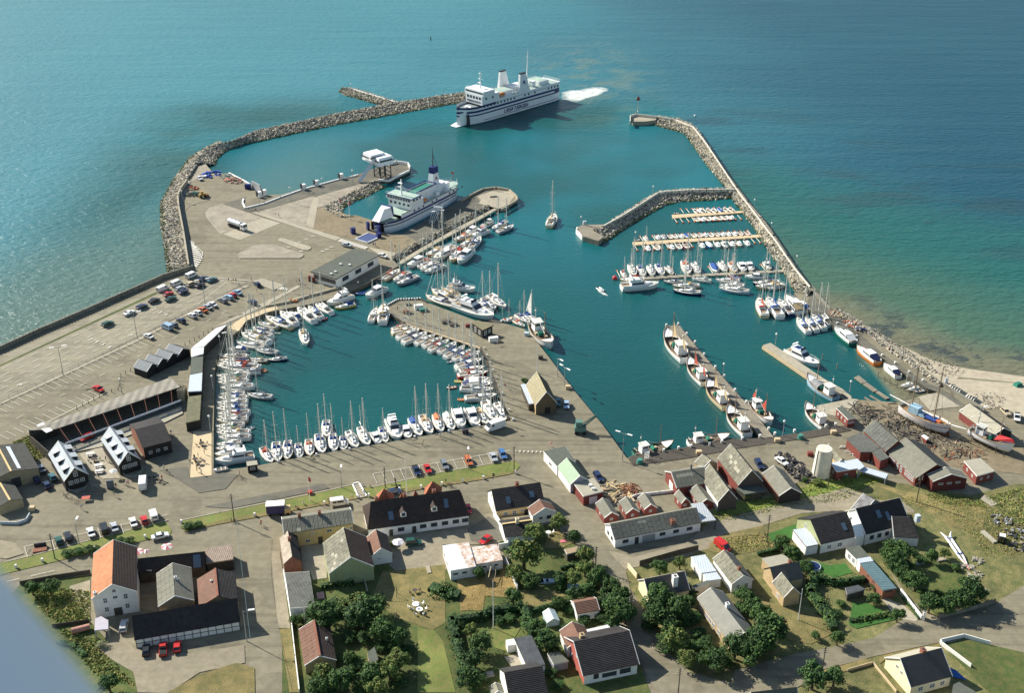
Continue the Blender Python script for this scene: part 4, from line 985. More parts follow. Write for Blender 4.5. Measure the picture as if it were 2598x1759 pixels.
row('i','%s from left, above south pontoon','yachts above the southern pontoon',[(212,900,170,830,'l','white','red'),(312,890,262,770,'s','white','white'),(422,890,362,780,'s','white','blue'),(522,885,478,780,'l','white','white'),(638,880,568,765,'s','white','blue'),(745,870,670,785,'s','cream','white'),(925,870,872,730,'s','white','orange'),(1045,860,980,750,'s','white','white'),(1245,858,1200,760,'v','white','blue'),(1350,835,1285,735,'s','white','white'),(1455,848,1395,738,'s','cream','orange'),(1560,840,1510,750,'m','white','green'),(1645,830,1600,745,'m','white','navy'),(1845,818,1795,740,'m','cream','grey')])
row('i','%s from left, below south pontoon','yachts below the southern pontoon',[(590,990,160,1030,'y','white','white'),(145,935,430,925,'s','cream','red'),(640,945,860,955,'s','grey','navy'),(960,908,1185,945,'s','white','white'),(740,1000,1050,1000,'s','cream','tan'),(745,1050,1070,1085,'s','navy','white'),(1230,935,1510,945,'k','white','red'),(1385,890,1510,935,'v','blue','blue'),(1275,1000,1560,1000,'s','white','white'),(1265,1030,1620,1072,'s','pale','white'),(1560,890,1780,905,'m','white','green'),(1650,975,1960,960,'s','navy','navy'),(1680,1015,1990,990,'s','cream','tan'),(1820,1030,2010,985,'s','white','tan')])
row('i','%s of the cluster by the east mole bend','yachts moored below the east mole bend',[(1720,1150,1790,1355,'s','cream','red'),(1818,1140,1965,1365,'s','white','blue'),(1945,1160,2095,1335,'s','navy','grey'),(2025,1130,2185,1310,'m','white','tan'),(2130,1160,2260,1290,'m','white','blue')])
row('j','%s of the cluster left of the east quay','yachts moored along the upper east quay',[(1708,115,1840,285,'s','white','blue'),(1805,105,1935,265,'s','white','blue'),(1880,80,2020,245,'s','white','blue'),(1960,60,2090,205,'s','white','white')])
boat('k',180,235,390,415,'m','green','white','double-ended, on the east quay',label='white and green double-ended boat, uppermost alone on the east quay')
boat('k',432,450,665,635,'m','orange','navy','x',label='orange pilot cutter moored on the east quay')
boat('k',738,640,900,785,'m','white','navy','x',label='white cabin cruiser behind the orange pilot cutter on the east quay')
boat('k',925,880,1062,850,'l','white','white','uppermost of three small ones by the ramp');boat('k',998,925,1132,890,'l','cream','white','middle of three small ones by the ramp');boat('k',1072,955,1190,935,'o','pale','white','lowest of three small ones by the ramp')
boat('j',1955,665,1590,490,'y','white','blue','at the pale narrow jetty',lmax=15)
boat('j',222,300,440,610,'f','white','tan','at the outer end of the plank jetty');boat('j',480,605,665,870,'f','white','red','second along the plank jetty')
boat('j',695,855,910,1145,'f','cream','tan','third along the plank jetty');boat('j',925,1155,1145,1455,'g','white','white','innermost on the left of the plank jetty')
boat('j',1425,1330,1195,1080,'f','white','red','alone on the right of the plank jetty')
boat('j',945,1475,470,1540,'g','white','white','lying at the dark plank quay, white bow');boat('l',1555,218,1110,330,'g','green','red','lying at the dark plank quay, red mast')
boat('j',1815,800,2150,1045,'h','pale','grey','below the pale narrow jetty');boat('j',1808,1115,2030,1370,'g','white','white','beside the small red cabin')
WH=mat('whitewash',(0.78,0.76,0.70),0.85,0.06,0.8)
BLK=mat('black_boards',(0.028,0.026,0.024),0.8,0.2,1)
REDW=mat('red_boards',(0.20,0.055,0.042),0.8,0.12,1.2)
BRICK=mat('red_brick',(0.25,0.105,0.065),0.9,0.18,2)
YELW=mat('yellow_render',(0.62,0.46,0.22),0.85,0.08,0.8)
OCHW=mat('ochre_render',(0.70,0.50,0.24),0.85,0.07,0.8)
CREW=mat('cream_render',(0.80,0.68,0.44),0.85,0.06,0.8)
GRNW=mat('pale_green_render',(0.36,0.38,0.20),0.85,0.08,0.8)
TANW=mat('tan_brick',(0.48,0.35,0.19),0.85,0.12,1)
LILW=mat('lilac_render',(0.45,0.42,0.46),0.85,0.06,0.8)
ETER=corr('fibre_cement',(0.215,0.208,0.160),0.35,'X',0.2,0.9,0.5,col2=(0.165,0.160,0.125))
ETERD=corr('fibre_cement_dark',(0.12,0.122,0.105),0.35,'X',0.2,0.9,0.5)  # dark roofs, and shade painted on far slopes of grey roofs
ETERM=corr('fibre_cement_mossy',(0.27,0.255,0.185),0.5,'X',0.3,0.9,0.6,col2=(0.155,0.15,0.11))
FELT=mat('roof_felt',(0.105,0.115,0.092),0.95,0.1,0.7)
FELTL=mat('roof_felt_pale',(0.36,0.335,0.255),0.95,0.08,0.7)
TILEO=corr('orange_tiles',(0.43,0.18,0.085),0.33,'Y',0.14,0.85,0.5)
TILER=corr('red_tiles',(0.36,0.125,0.06),0.33,'Y',0.2,0.85,0.6)
TILEB=corr('brown_tiles',(0.185,0.100,0.068),0.33,'Y',0.14,0.85,0.5)
TILEK=corr('black_tiles',(0.034,0.030,0.028),0.33,'Y',0.25,0.75,0.5)
TILEDK=corr('dark_brown_tiles',(0.052,0.036,0.028),0.33,'Y',0.2,0.8,0.5)  # dark roofs, and shade painted on far slopes of lighter roofs
METW=corr('white_sheet_metal',(0.70,0.70,0.68),0.4,'X',0.05,0.5,0.4)
METG=corr('light_grey_sheet',(0.40,0.43,0.44),0.6,'X',0.06,0.5,0.4)
METL=corr('light_blue_grey_sheet',(0.50,0.55,0.58),0.6,'X',0.05,0.5,0.3)
METGR=corr('green_sheet',(0.24,0.33,0.21),0.8,'X',0.05,0.6,0.3)
METT=corr('teal_sheet',(0.10,0.165,0.175),0.9,'Y',0.1,0.6,0.7)
METR=mat('rusty_sheet',(0.70,0.69,0.65),0.6,0.3,0.9,col2=(0.36,0.17,0.07))
WINB=mat('window_pane',(0.05,0.065,0.075),0.15,0,spec=0.7)
def window(parent,c,ux,w_,h_,frame=None,nrm=None,bars=True):
 """c centre on the wall, ux unit vector along wall, nrm outward"""
 up=Vector((0,0,1));n_=nrm;fr=frame or WHITE
 q=MB();t_=.09
 a=math.atan2(ux.y,ux.x)
 def bar(u0,u1,z0,z1,d0,d1):
  vs=[]
  for d in(d0,d1):
   for u,z in((u0,z0),(u1,z0),(u1,z1),(u0,z1)):vs.append(c+ux*u+up*z+n_*d)
  q.add(vs,[(0,1,2,3),(4,5,6,7),(0,1,5,4),(1,2,6,5),(2,3,7,6),(3,0,4,7)])
 W,H=w_/2,h_/2
 bar(-W,W,-H,-H+t_,-.02,.07);bar(-W,W,H-t_,H,-.02,.07);bar(-W,-W+t_,-H+t_,H-t_,-.02,.07);bar(W-t_,W,-H+t_,H-t_,-.02,.07)
 if bars:
  bar(-.04,.04,-H+t_,H-t_,0,.06)
  if h_>1.0:bar(-W+t_,-.04,-.04,.04,0,.06);bar(.04,W-t_,-.04,.04,0,.06)
 f_=q.build('window',fr,parent)
 q=MB();q.add([c+ux*-W*.98+up*-H*.98+n_*.025,c+ux*W*.98+up*-H*.98+n_*.025,c+ux*W*.98+up*H*.98+n_*.025,c+ux*-W*.98+up*H*.98+n_*.025],[(0,1,2,3)])
 q.build('pane',WINB,f_)
 return f_
def door(parent,c,ux,w_,h_,m,nrm):
 q=MB();vs=[]
 for d in(-.02,.06):
  for u,z in((-w_/2,0),(w_/2,0),(w_/2,h_),(-w_/2,h_)):vs.append(c+ux*u+Vector((0,0,z))+nrm*d)
 q.add(vs,[(0,1,2,3),(4,5,6,7),(0,1,5,4),(1,2,6,5),(2,3,7,6),(3,0,4,7)])
 return q.build('door',m,parent)
def gable(name,label,cat,t,ridge,eave,hw,hr,roof,wallm,roof2=None,trim=WHITE,over=.3,sheets=None,wins=(),doors=(),chim=(),sky=(),dorm=(),hip=(0,0),zg=Z0,halfw=None,group=None,wall2=None,ridgecap=None,sheet_hl=(),fit='avg'):
 """ridge: 4 tile px (two ends, on the ridge plane), eave: 4 tile px of the nearer eave. hw wall height, hr ridge height above ground"""
 zr,ze=zg+hr,zg+hw
 r0,r1=gr(t,ridge[0],ridge[1],zr),gr(t,ridge[2],ridge[3],zr)
 e0,e1=gr(t,eave[0],eave[1],ze),gr(t,eave[2],eave[3],ze)
 if fit=='avg':d=((r1-r0).normalized()+(e1-e0).normalized());d.z=0;d.normalize()
 else:d=(r1-r0)if fit=='r' else(e1-e0);d.z=0;d.normalize()
 n_=Vector((-d.y,d.x,0))
 off=((e0+e1)/2-(r0+r1)/2).dot(n_)
 if off<0:n_=-n_;off=-off
 W=halfw or off
 u0=min(((r0-r0).dot(d)+(e0-r0).dot(d))/2,1e9);u1=((r1-r0).dot(d)+(e1-r0).dot(d))/2
 mid=r0+d*((u0+u1)/2);Ln=u1-u0
 rz=math.atan2(d.y,d.x)
 left=(Vector((-math.sin(rz),math.cos(rz),0)).dot(n_)>0);sy=1 if left else-1
 o=thing(name,label,cat,(mid.x,mid.y,zg),rz,group)
 hL,hh=Ln/2,hr
 wl=hL-over;wy=W-over*.8;slope=(hr-hw)/W
 def zroof(y):return hr-slope*abs(y)
 q=MB();zt=zroof(wy)-.12;za=hr-.14
 h0,h1=hip
 vs=[(-wl,-wy,0),(wl,-wy,0),(wl,wy,0),(-wl,wy,0),(-wl,-wy,zt),(wl,-wy,zt),(wl,wy,zt),(-wl,wy,zt)]
 fs=[(0,1,5,4),(2,3,7,6)];q.add(vs,fs)
 ga=MB();gb=MB()
 if not h0:ga.add([(-wl,-wy,0),(-wl,wy,0),(-wl,wy,zt),(-wl,0,za),(-wl,-wy,zt)],[(4,3,2,1,0)])
 else:ga.add([(-wl,-wy,0),(-wl,wy,0),(-wl,wy,zt),(-wl,-wy,zt)],[(3,2,1,0)])
 if not h1:gb.add([(wl,-wy,0),(wl,wy,0),(wl,wy,zt),(wl,0,za),(wl,-wy,zt)],[(0,1,2,3,4)])
 else:gb.add([(wl,-wy,0),(wl,wy,0),(wl,wy,zt),(wl,-wy,zt)],[(0,1,2,3)])
 if wall2:ga.build('gable_wall',wall2,o);gb.build('gable_wall',wall2,o)
 else:
  for g_ in(ga,gb):k=len(q.v);q.v+=g_.v;q.f+=[tuple(k+i for i in f)for f in g_.f];q.m+=[0]*len(g_.f)
 wo=q.build('wall',wallm,o)
 def slopeface(s,ms):
  y0,z0_,y1,z1=0,hr,s*W,hw
  a0,a1=-hL+h0,hL-h1
  th=.14;q=MB()
  p=[(a0,y0,z0_),(a1,y0,z0_),(hL,y1,z1),(-hL,y1,z1)]
  vs=p+[(x,y,z-th)for x,y,z in p]
  f=[(0,1,2,3),(7,6,5,4),(2,3,7,6),(1,2,6,5),(3,0,4,7)]
  if s>0:f=[tuple(reversed(g))for g in f]
  q.add(vs,f);return q.build('roof',ms,o)
 ra=slopeface(sy,roof);rb=slopeface(-sy,roof2 or roof)
 for hx,sgn in((h0,-1),(h1,1)):
  if hx:
   q=MB();X=sgn*hL;q.add([(sgn*(hL-hx),0,hr+.002),(X,-W,hw),(X,W,hw),(sgn*(hL-hx),0,hr-.14),(X,-W,hw-.14),(X,W,hw-.14)],[(0,1,2)if sgn>0 else(2,1,0),(1,4,5,2)]);q.build('hip',roof,o)
 if ridgecap:
  q=MB();q.box((0,0,hr+.03),(Ln-h0-h1,.5,.16));q.build('ridge_cap',ridgecap,o)
 if trim and not(h0 and h1):
  q=MB()
  for sgn,hx in((-1,h0),(1,h1)):
   if hx:continue
   X=sgn*(hL+.03)
   for s in(-1,1):
    q.add([(X-.06,0,hr+.05),(X+.06,0,hr+.05),(X+.06,s*W,hw+.05),(X-.06,s*W,hw+.05),(X-.06,0,hr-.2),(X+.06,0,hr-.2),(X+.06,s*W,hw-.2),(X-.06,s*W,hw-.2)],[(0,1,2,3),(4,5,6,7),(0,3,7,4),(1,2,6,5),(2,3,7,6)])
  q.build('bargeboard',trim,o)
 if sheets:
  nx,ny,sides=sheets;me=None
  ln=math.hypot(W,hr-hw);sw_,sh_=(Ln)/nx,ln/ny;ang=math.atan2(hr-hw,W)
  sp=MB();sp.box((0,0,0),(sw_-.07,sh_-.02,.05));me=sp.mesh('roof_sheet',roof)
  for s in sides:
   for a in range(nx):
    for b in range(ny):
     so_=bpy.data.objects.new('roof_sheet',me);C.objects.link(so_);so_.parent=ra if s>0 else rb
     f_=(b+.5)/ny;y=s*sy*W*f_
     so_.location=(-hL+sw_*(a+.5),y,hr-(hr-hw)*f_+.05+.02*((a+b)%2)+.01*(b%2));so_.rotation_euler=(-ang*s*sy+.012,0,0)
     if(a,b,s)in sheet_hl or(a,b)in sheet_hl:so_.material_slots[0].link='OBJECT';so_.material_slots[0].material=FELTL
 def frame(side):
  if side=='f':return Vector((1,0,0)),Vector((0,sy,0)),wy
  if side=='b':return Vector((1,0,0)),Vector((0,-sy,0)),wy
  if side=='0':return Vector((0,1,0)),Vector((-1,0,0)),wl
  return Vector((0,1,0)),Vector((1,0,0)),wl
 for w_ in wins:
  side,u,z,ww,wh_=w_[:5];ux,nn,dist=frame(side)
  half=wl if side in 'fb' else wy
  window(wo,nn*dist+ux*(u*half)+Vector((0,0,z)),ux,ww,wh_,w_[5]if len(w_)>5 else None,nn)
 for w_ in doors:
  side,u,ww,wh_,m_=w_[:5];ux,nn,dist=frame(side);half=wl if side in 'fb' else wy
  door(wo,nn*dist+ux*(u*half)+Vector((0,0,w_[5]if len(w_)>5 else 0)),ux,ww,wh_,m_,nn)
 for c_ in chim:
  u,v,h_,m_=c_[:4];s_=c_[4]if len(c_)>4 else.75;q=MB();y=v*W*sy;zz=zroof(y)
  q.box((u*hL,y,zz+h_/2-.3),(s_,s_,h_+.6));q.box((u*hL,y,zz+h_+.04),(s_+.14,s_+.14,.14));co=q.build('chimney',m_,ra)
  q=MB();q.box((u*hL,y,zz+h_+.16),(s_*.5,s_*.5,.14));q.build('flue',DKG,co)
 for u,v,ww,wh_ in sky:
  y0,y1=v*W*sy-wh_/2,v*W*sy+wh_/2;q=MB();x=u*hL
  q.add([(x-ww/2,y0,zroof(y0)+.1),(x+ww/2,y0,zroof(y0)+.1),(x+ww/2,y1,zroof(y1)+.1),(x-ww/2,y1,zroof(y1)+.1)],[(0,1,2,3)])
  q.build('skylight',mat('skylight_glass',(.10,.14,.18),.15,0,spec=.6),ra)
 for dd_ in dorm:
  u,side,ww,dh=dd_[:4];s=sy if side=='f' else-sy;x=u*hL;dm=dd_[4]if len(dd_)>4 else roof;wm_=dd_[5]if len(dd_)>5 else WHITE
  yf=s*W*(dd_[6]if len(dd_)>6 else.78);zb=zroof(yf);zt_=zb+dh;yb=s*max(0.05,(hr-zt_-.02)/slope)
  if len(dd_)>7:
   q=MB();q.add([(x-ww/2,yf,zb-.3),(x+ww/2,yf,zb-.3),(x+ww/2,yf,zt_-.4),(x,yf,zt_+.3),(x-ww/2,yf,zt_-.4),(x-ww/2,yb,zt_-.4),(x+ww/2,yb,zt_-.4)],[(0,1,2,3,4),(0,4,5),(1,2,6)]);do=q.build('dormer',wm_,ra)
   q=MB();q.add([(x-ww/2-.15,yf+s*.15,zt_-.45),(x,yf+s*.15,zt_+.4),(x+ww/2+.15,yf+s*.15,zt_-.45),(x-ww/2-.15,yb-s*1.0,zt_-.45),(x,yb-s*.6,zt_+.4),(x+ww/2+.15,yb-s*1.0,zt_-.45)],[(0,1,4,3),(1,2,5,4)]);q.build('dormer_roof',dm,do)
  else:
   q=MB();q.add([(x-ww/2,yf,zb-.2),(x+ww/2,yf,zb-.2),(x+ww/2,yf,zt_),(x-ww/2,yf,zt_),(x-ww/2,yb,zt_+.15),(x+ww/2,yb,zt_+.15)],[(0,1,2,3),(0,3,4),(1,5,2)]);do=q.build('dormer',wm_,ra)
   q=MB();q.add([(x-ww/2-.2,yf+s*.25,zt_-.02),(x+ww/2+.2,yf+s*.25,zt_-.02),(x+ww/2+.2,yb-s*.2,zt_+.4),(x-ww/2-.2,yb-s*.2,zt_+.4),(x-ww/2-.2,yf+s*.25,zt_-.14),(x+ww/2+.2,yf+s*.25,zt_-.14)],[(0,1,2,3),(0,1,5,4)]);q.build('dormer_roof',dm,do)
  q=MB();q.box((x,yf+s*.04,zb+dh*.45),(ww*.6,.06,dh*.55));q.build('dormer_window',WINB,do)
 o['_hl']=hL;o['_w']=W;del o['_hl'];del o['_w']
 return o,dict(hL=hL,W=W,sy=sy,hw=hw,hr=hr)
def flat(name,label,cat,t,pts,h,roof,wallm,trim=WHITE,zg=Z0,th=.25,wins=(),doors=(),group=None,over=.2,vents=(),tilt=0,open_=False):
 """flat-roofed building from the px of its roof outline"""
 P_=grs(t,pts,zg+h);c=sum((p for p in P_),Vector())/len(P_);c.z=zg
 o=thing(name,label,cat,c,0,group)
 R_=[Vector((p.x-c.x,p.y-c.y,0))for p in P_]
 area=sum(R_[k].x*R_[(k+1)%len(R_)].y-R_[(k+1)%len(R_)].x*R_[k].y for k in range(len(R_)))
 if area<0:R_.reverse()
 W_=[p*(1-over/max(1,p.length))for p in R_]
 q=MB()
 n=len(W_)
 if open_:
  for p in W_:q.box((p.x,p.y,(h-th)/2),(.25,.25,h-th))
  wo=q.build('posts',wallm,o)
 else:
  q.add([(p.x,p.y,0)for p in W_]+[(p.x,p.y,h-th+.02)for p in W_],[(k,(k+1)%n,n+(k+1)%n,n+k)for k in range(n)]);wo=q.build('wall',wallm,o)
 q=MB();q.prism([(p.x,p.y)for p in R_],h-th,h);ro=q.build('roof',trim or roof,o)
 q=MB();q.sheet([(p.x*.985,p.y*.985)for p in R_],h+.03);q.build('roof_surface',roof,ro)
 for k,(x,y)in enumerate(vents):
  p=gr(t,x,y,zg+h)-c;q=MB();q.box((p.x,p.y,h+.3),(.9,.7,.6));q.build('roof_vent',WH,ro)
 for w_ in wins:
  side,u,z,ww,wh_=w_[:5];a,b=W_[side%n],W_[(side+1)%n];ux=(b-a).normalized();nn=Vector((ux.y,-ux.x,0))
  window(wo,a.lerp(b,u)+Vector((0,0,z)),ux,ww,wh_,w_[5]if len(w_)>5 else None,nn,ww<3)
 for w_ in doors:
  side,u,ww,wh_,m_=w_;a,b=W_[side%n],W_[(side+1)%n];ux=(b-a).normalized();nn=Vector((ux.y,-ux.x,0))
  door(wo,a.lerp(b,u),ux,ww,wh_,m_,nn)
 return o
def near_sides(t,pts,h,zg=Z0):
 """index of sides ordered by nearness to the camera, for the reordered outline"""
 P_=grs(t,pts,zg+h);area=sum(P_[k].x*P_[(k+1)%len(P_)].y-P_[(k+1)%len(P_)].x*P_[k].y for k in range(len(P_)))
 if area<0:P_.reverse()
 n=len(P_);m_=sorted(range(n),key=lambda k:(P_[k].y+P_[(k+1)%n].y));return m_
gable('warehouse','tall white gabled warehouse with bright orange tiled roof, bottom left','warehouse','o',[1078,112,1062,530],[885,250,863,685],6.3,9.6,TILEO,WH,roof2=TILEDK,over=.35,wins=[('1',.02,7.3,.9,1.0),('1',0.02,5.4,1.1,.9),('1',-.45,4.9,1.0,1.5),('1',.5,5.2,1.0,1.5),('1',-.45,2.2,1.0,1.4),('1',.5,2.3,1.0,1.4)],doors=[('1',.05,1.9,2.2,DARKW)],chim=[(.93,.8,.6,WH,.6)],sheets=None)  # right slope: shade of the orange tiles put into dark brown
g_,inf=gable('warehouse','long low black-roofed range with white timber-framed wall behind red cars','building','o',[1255,838,2255,658],[1275,1062,2285,893],2.6,6.6,TILEK,WH,trim=None,over=.25)
q=MB();hL=inf['hL']-.25;wy=inf['W']-.2
for k in range(14):q.box((-hL+2*hL*k/13,inf['sy']*(wy+.03),1.2),(.16,.1,2.4))
q.box((0,inf['sy']*(wy+.035),1.25),(2*hL,.09,.14));q.build('timber_frame',DARKW,g_)
gable('workshop','grey fibre-cement gabled workshop in the courtyard right of the white warehouse','building','o',[1640,325,1655,655],[1477,450,1500,745],4.2,6.6,ETER,TANW,over=.2,chim=[(.0,-.1,.8,WH,.5),(.1,-.25,.9,GREY,.4)],sheets=(6,4,(1,)))
gable('workshop','brown-roofed gabled workshop at the right of the courtyard','building','o',[2045,395,2070,690],[1868,480,1888,718],3.8,6.2,TILEB,TANW,roof2=TILEK,over=.2,trim=None,ridgecap=BRICK,chim=[(-.2,.25,.5,WH,.4)])
gable('building','long black-roofed range along the road with a grey back slope and red parasols','building','o',[1310,292,1945,205],[1320,420,1960,370],3.0,6.0,TILEK,DARKW,roof2=ETER,over=.2,trim=None,sky=[(.75,.6,1.8,2.0)])  # grey back slope, black front slope: sun and shade put into colour
flat('shed','brown flat-roofed shed at the right end of the courtyard range','shed','o',[1950,200,2200,160,2222,300,1960,340],3.4,corr('brown_sheet',(.25,.19,.14),.5,'X',.2),BLK,None)
flat('terrace_annex','small brown-roofed annex squeezed beside the white warehouse','annex','o',[1310,300,1440,305,1442,405,1310,400],3.6,mat('brown_felt',(.25,.19,.14),.9,.2,1),DARKW,WHITE)
flat('canopy','pale lilac carport canopy in front of the white warehouse','canopy','o',[905,865,960,842,1030,880,1030,965,898,978],2.4,LILW,GREY,None,open_=True)
o=thing('storage_tank','rust-pink horizontal tank lying left of the lilac canopy','tank',gr('o',768,985));a,b=gr('o',680,985,Z0+.9),gr('o',855,940,Z0+.9);c=o.location
q=MB();q.tube(a-c,b-c,.75,n=12);q.build('tank_body',mat('rust_pink',(.42,.2,.15),.7,.15),o,smooth=False)
BW=[('1',-.5,2.3,1.2,1.2),('1',0,2.3,1.2,1.2),('1',.5,2.3,1.2,1.2),('1',0,4.9,1.1,1.9)]
DM=lambda:[(u,s,2.2,1.5,METG,BLK,.75)for u in(-.6,0,.6)for s in 'fb']
gable('restaurant','left one of two black houses with dormered light grey roofs','building','h',[660,265,840,575],[540,418,720,720],3.6,7.0,METG,BLK,trim=WHITE,over=.3,wins=BW,dorm=DM())
gable('restaurant','right one of two black houses with dormered light grey roofs','building','h',[1247,105,1455,392],[1145,245,1340,545],3.6,7.0,METG,BLK,trim=WHITE,over=.3,wins=BW,dorm=DM())
gable('restaurant','all-black tarred house with low black roof right of the dormered pair','building','h',[1535,132,1860,42],[1605,345,1940,262],4.2,6.5,TILEK,BLK,trim=None,over=.25,wins=[('f',-.55,2.0,1.0,.9),('f',0,2.0,1.0,.9),('f',.55,2.0,1.0,.9)],wall2=BRICK)
gable('hall','dark-roofed ochre hall at the left edge with a long strip skylight','building','h',[-40,300,130,605],[290,295,445,575],4.0,5.6,mat('dark_felt',(.065,.065,.055),.9,.2,.7),mat('hall_render',(.34,.28,.17),.9,.1,.8),trim=None,over=.2,doors=[('1',.1,2.6,3.0,DKG)],ridgecap=YELW)
sk=thing('roof_light','white strip skylight on the dark hall roof at the left edge','skylight');q=MB();q.add(grs('h',[62,332,112,332,242,578,190,580],Z0+5.05),[(0,1,2,3)]);q.v=[(v[0],v[1],v[2]+.12)for v in q.v];q.build('pane',METL,sk)
gable('hall','lower dark-roofed wing in front of the ochre hall, left edge','building','h',[15,770,115,940],[130,705,262,922],2.8,3.8,mat('dark_felt',(.065,.065,.055),.9,.2,.7),mat('hall_render',(.34,.28,.17),.9,.1,.8),trim=None,over=.15,ridgecap=YELW)
o=thing('freight_shed','long freight shed with its front roof stripped to bare steel frames','shed')
zt=Z0+5.0
bk=multi(zt,('h',[320,150]),('c',[1545,1065]));fr=multi(Z0+4.4,('c',[500,1530,1635,1155]))
q=MB();A_=[gr('c',262,1545,zt),gr('c',1545,1065,zt)];B_=[gr('c',500,1535,zt-.7),gr('c',1635,1150,zt-.7)]
q.add([A_[0],A_[1],B_[1],B_[0]]+[p-Vector((0,0,.18))for p in(A_[0],A_[1],B_[1],B_[0])],[(0,1,2,3),(7,6,5,4),(2,3,7,6),(0,1,5,4),(1,2,6,5),(3,0,4,7)]);ro=q.build('roof',corr('shed_sheet',(.33,.30,.235),2.4,'X',.1,.8,.9),o)
q=MB();q.add([gr('c',330,1500,zt+.05),gr('c',390,1470,zt+.05),gr('c',480,1545,zt-.6),gr('c',420,1570,zt-.6)],[(0,1,2,3)]);q.build('white_roof_sheet',WH,ro)
q=MB();wall(q,[p.xy.to_3d()+Vector((0,0,Z0))for p in(A_[0],A_[1])],4.9,.2);q.build('back_wall',DARKW,o)
q=MB();wall(q,[A_[1].xy.to_3d()+Vector((0,0,Z0)),B_[1].xy.to_3d()+Vector((0,0,Z0))],4.5,.2);q.build('end_wall',DARKW,o);q=MB();wall(q,[A_[0].xy.to_3d()+Vector((0,0,Z0)),gr('h',550,395,Z0+3).xy.to_3d()+Vector((0,0,Z0))],3.2,.3);q.build('end_wall',DARKW,o)
F_=[gr('h',745,295,Z0+2.2),gr('c',1640,1275,Z0+2.2)]
PIPE=mat('pipe_cloth',(.6,.62,.62),.7,.1)
q=MB();q.tube(F_[0],F_[1],.35,n=6);q.build('gutter_pipe',PIPE,o)
k_=9
for i in range(k_):
 a=B_[0].lerp(B_[1],(i+.3)/k_);b=F_[0].lerp(F_[1],(i+.3)/k_)
 q=MB();q.tube(a,b,.1,n=4);q.tube(a-Vector((0,0,.7)),b,.08,n=4)
 for u in(.0,.35,.7):p=a.lerp(b,u);q.tube((p.x,p.y,Z0),p,.09,n=4)
 q.build('steel_frame',mat('rusty_steel',(.22,.09,.06),.8,.2),o)
q=MB()
for i in range(9):
 a=B_[0].lerp(F_[0],(i+.5)/9);b=B_[1].lerp(F_[1],(i+.5)/9);q.tube(a,b,.06,n=4)
q.build('purlins',DARKW,o)
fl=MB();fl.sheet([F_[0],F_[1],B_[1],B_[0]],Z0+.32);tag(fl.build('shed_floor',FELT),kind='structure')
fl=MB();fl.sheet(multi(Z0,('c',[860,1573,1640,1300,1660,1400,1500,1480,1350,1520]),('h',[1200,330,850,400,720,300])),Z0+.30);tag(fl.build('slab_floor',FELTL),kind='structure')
def strip(t,segs,h,label,m,wallm=BLK):return flat('harbour_shed',label,'shed',t,segs,h,m,wallm,None,over=.1)
strip('c',[1735,800,1960,618,2060,585,1850,785],3.6,'white-roofed diagonal end of the long quayside shed',METW)
strip('c',[1735,803,1850,790,1845,850,1735,882],3.6,'short white roof section at the bend of the quayside shed',METW)
strip('c',[1735,885,1843,872,1836,1018,1724,1040],3.7,'dark mossy roof section of the quayside shed',FELT)
strip('c',[1722,1043,1836,1020,1828,1188,1706,1195],3.6,'light blue-grey roof section of the quayside shed',METL)
strip('c',[1706,1240,1826,1225,1812,1450,1685,1478],3.2,'mossy-roofed southern end of the quayside shed',mat('mossy_felt',(.16,.155,.09),.9,.2,.6))
for k in range(4):
 x,y=1255+k*93,897-k*47
 gable('boat_shed',('lowest left','second','third','topmost right')[k]+' of four dark sheds with grey ribbed gable roofs','shed','c',[x,y,x+125,y+40],[x-42,y+78,x+75,y+118],2.6,4.4,corr('ribbed_grey',(.20,.215,.22),.5,'X',.06),BLK,roof2=BLK,group='four grey-roofed sheds beside the car park',over=.15)  # black second slope paints the shade of the ribbed grey roof
o=thing('stair_tower','pale timber outside stair between the freight shed and the quayside shed','stair',gr('c',1660,1260));q=MB();q.box((0,0,2.0),(2.2,3.4,4.0));q.build('timber_box',YWOOD,o)
q=MB()
for k in range(7):q.box((0,-2.0-k*.5+3.4,4.1),(2.0,.16,.12))
q.build('tread',WOOD,o)
ft=flat('ferry_terminal','flat grey-roofed white ferry terminal beside the inner quay','building','S',[787,689.5,900.5,629.5,965.6,646,852,708.5],4.2,FELT,WH,TILEDK,vents=[(864,672.5),(887,674),(851,691.5),(840.5,697)],over=1.0,wins=[(s,u,2.2,3.6,1.7,DKG)for s in range(4)for u in(.2,.5,.8)])
o=ft;n_s=near_sides('S',[787,689.5,900.5,629.5,965.6,646,852,708.5],4.2)
flat('kiosk','dark flat-roofed kiosk with posters on the central pier','kiosk','e',[1140,800,1215,772,1398,828,1272,887],3.4,mat('kiosk_felt',(.19,.17,.10),.9,.1),BLK,DARKW,wins=[(0,.3,1.6,1.2,1.9),(0,.7,1.6,1.0,1.4),(1,.3,1.6,1.2,1.6),(1,.7,1.6,1.2,1.6),(2,.5,1.6,1.2,1.6),(3,.3,1.6,1.2,1.9),(3,.7,1.6,1.2,1.6)],over=.5)
flat('kiosk','small black kiosk with mossy roof on the south quay corner','kiosk','f',[378,1125,500,1112,510,1160,385,1178],2.6,FELTL,BLK,DARKW,wins=[(k,.5,1.5,1.4,.9)for k in range(4)],over=.25)
gable('fishermens_hall','tall straw-coloured gabled hall with flagpole in the middle of the quay','building','g',[1895,120,2005,345],[1758,235,1862,470],3.6,8.0,corr('straw_roof',(.27,.235,.135),.6,'Y',.12),TANW,roof2=mat('straw_roof_shade',(.10,.09,.06),.95,.1),over=.3,trim=WH,doors=[('1',.15,1.8,2.2,BLK)],wall2=mat('gable_shade',(.13,.10,.06),.9,.15))  # gable walls and right slope coloured dark to paint their shade
flat('lean_to','light grey lean-to roof along the left of the straw-coloured hall','annex','g',[1705,250,1755,240,1852,465,1800,472],2.6,METL,DARKW,None)
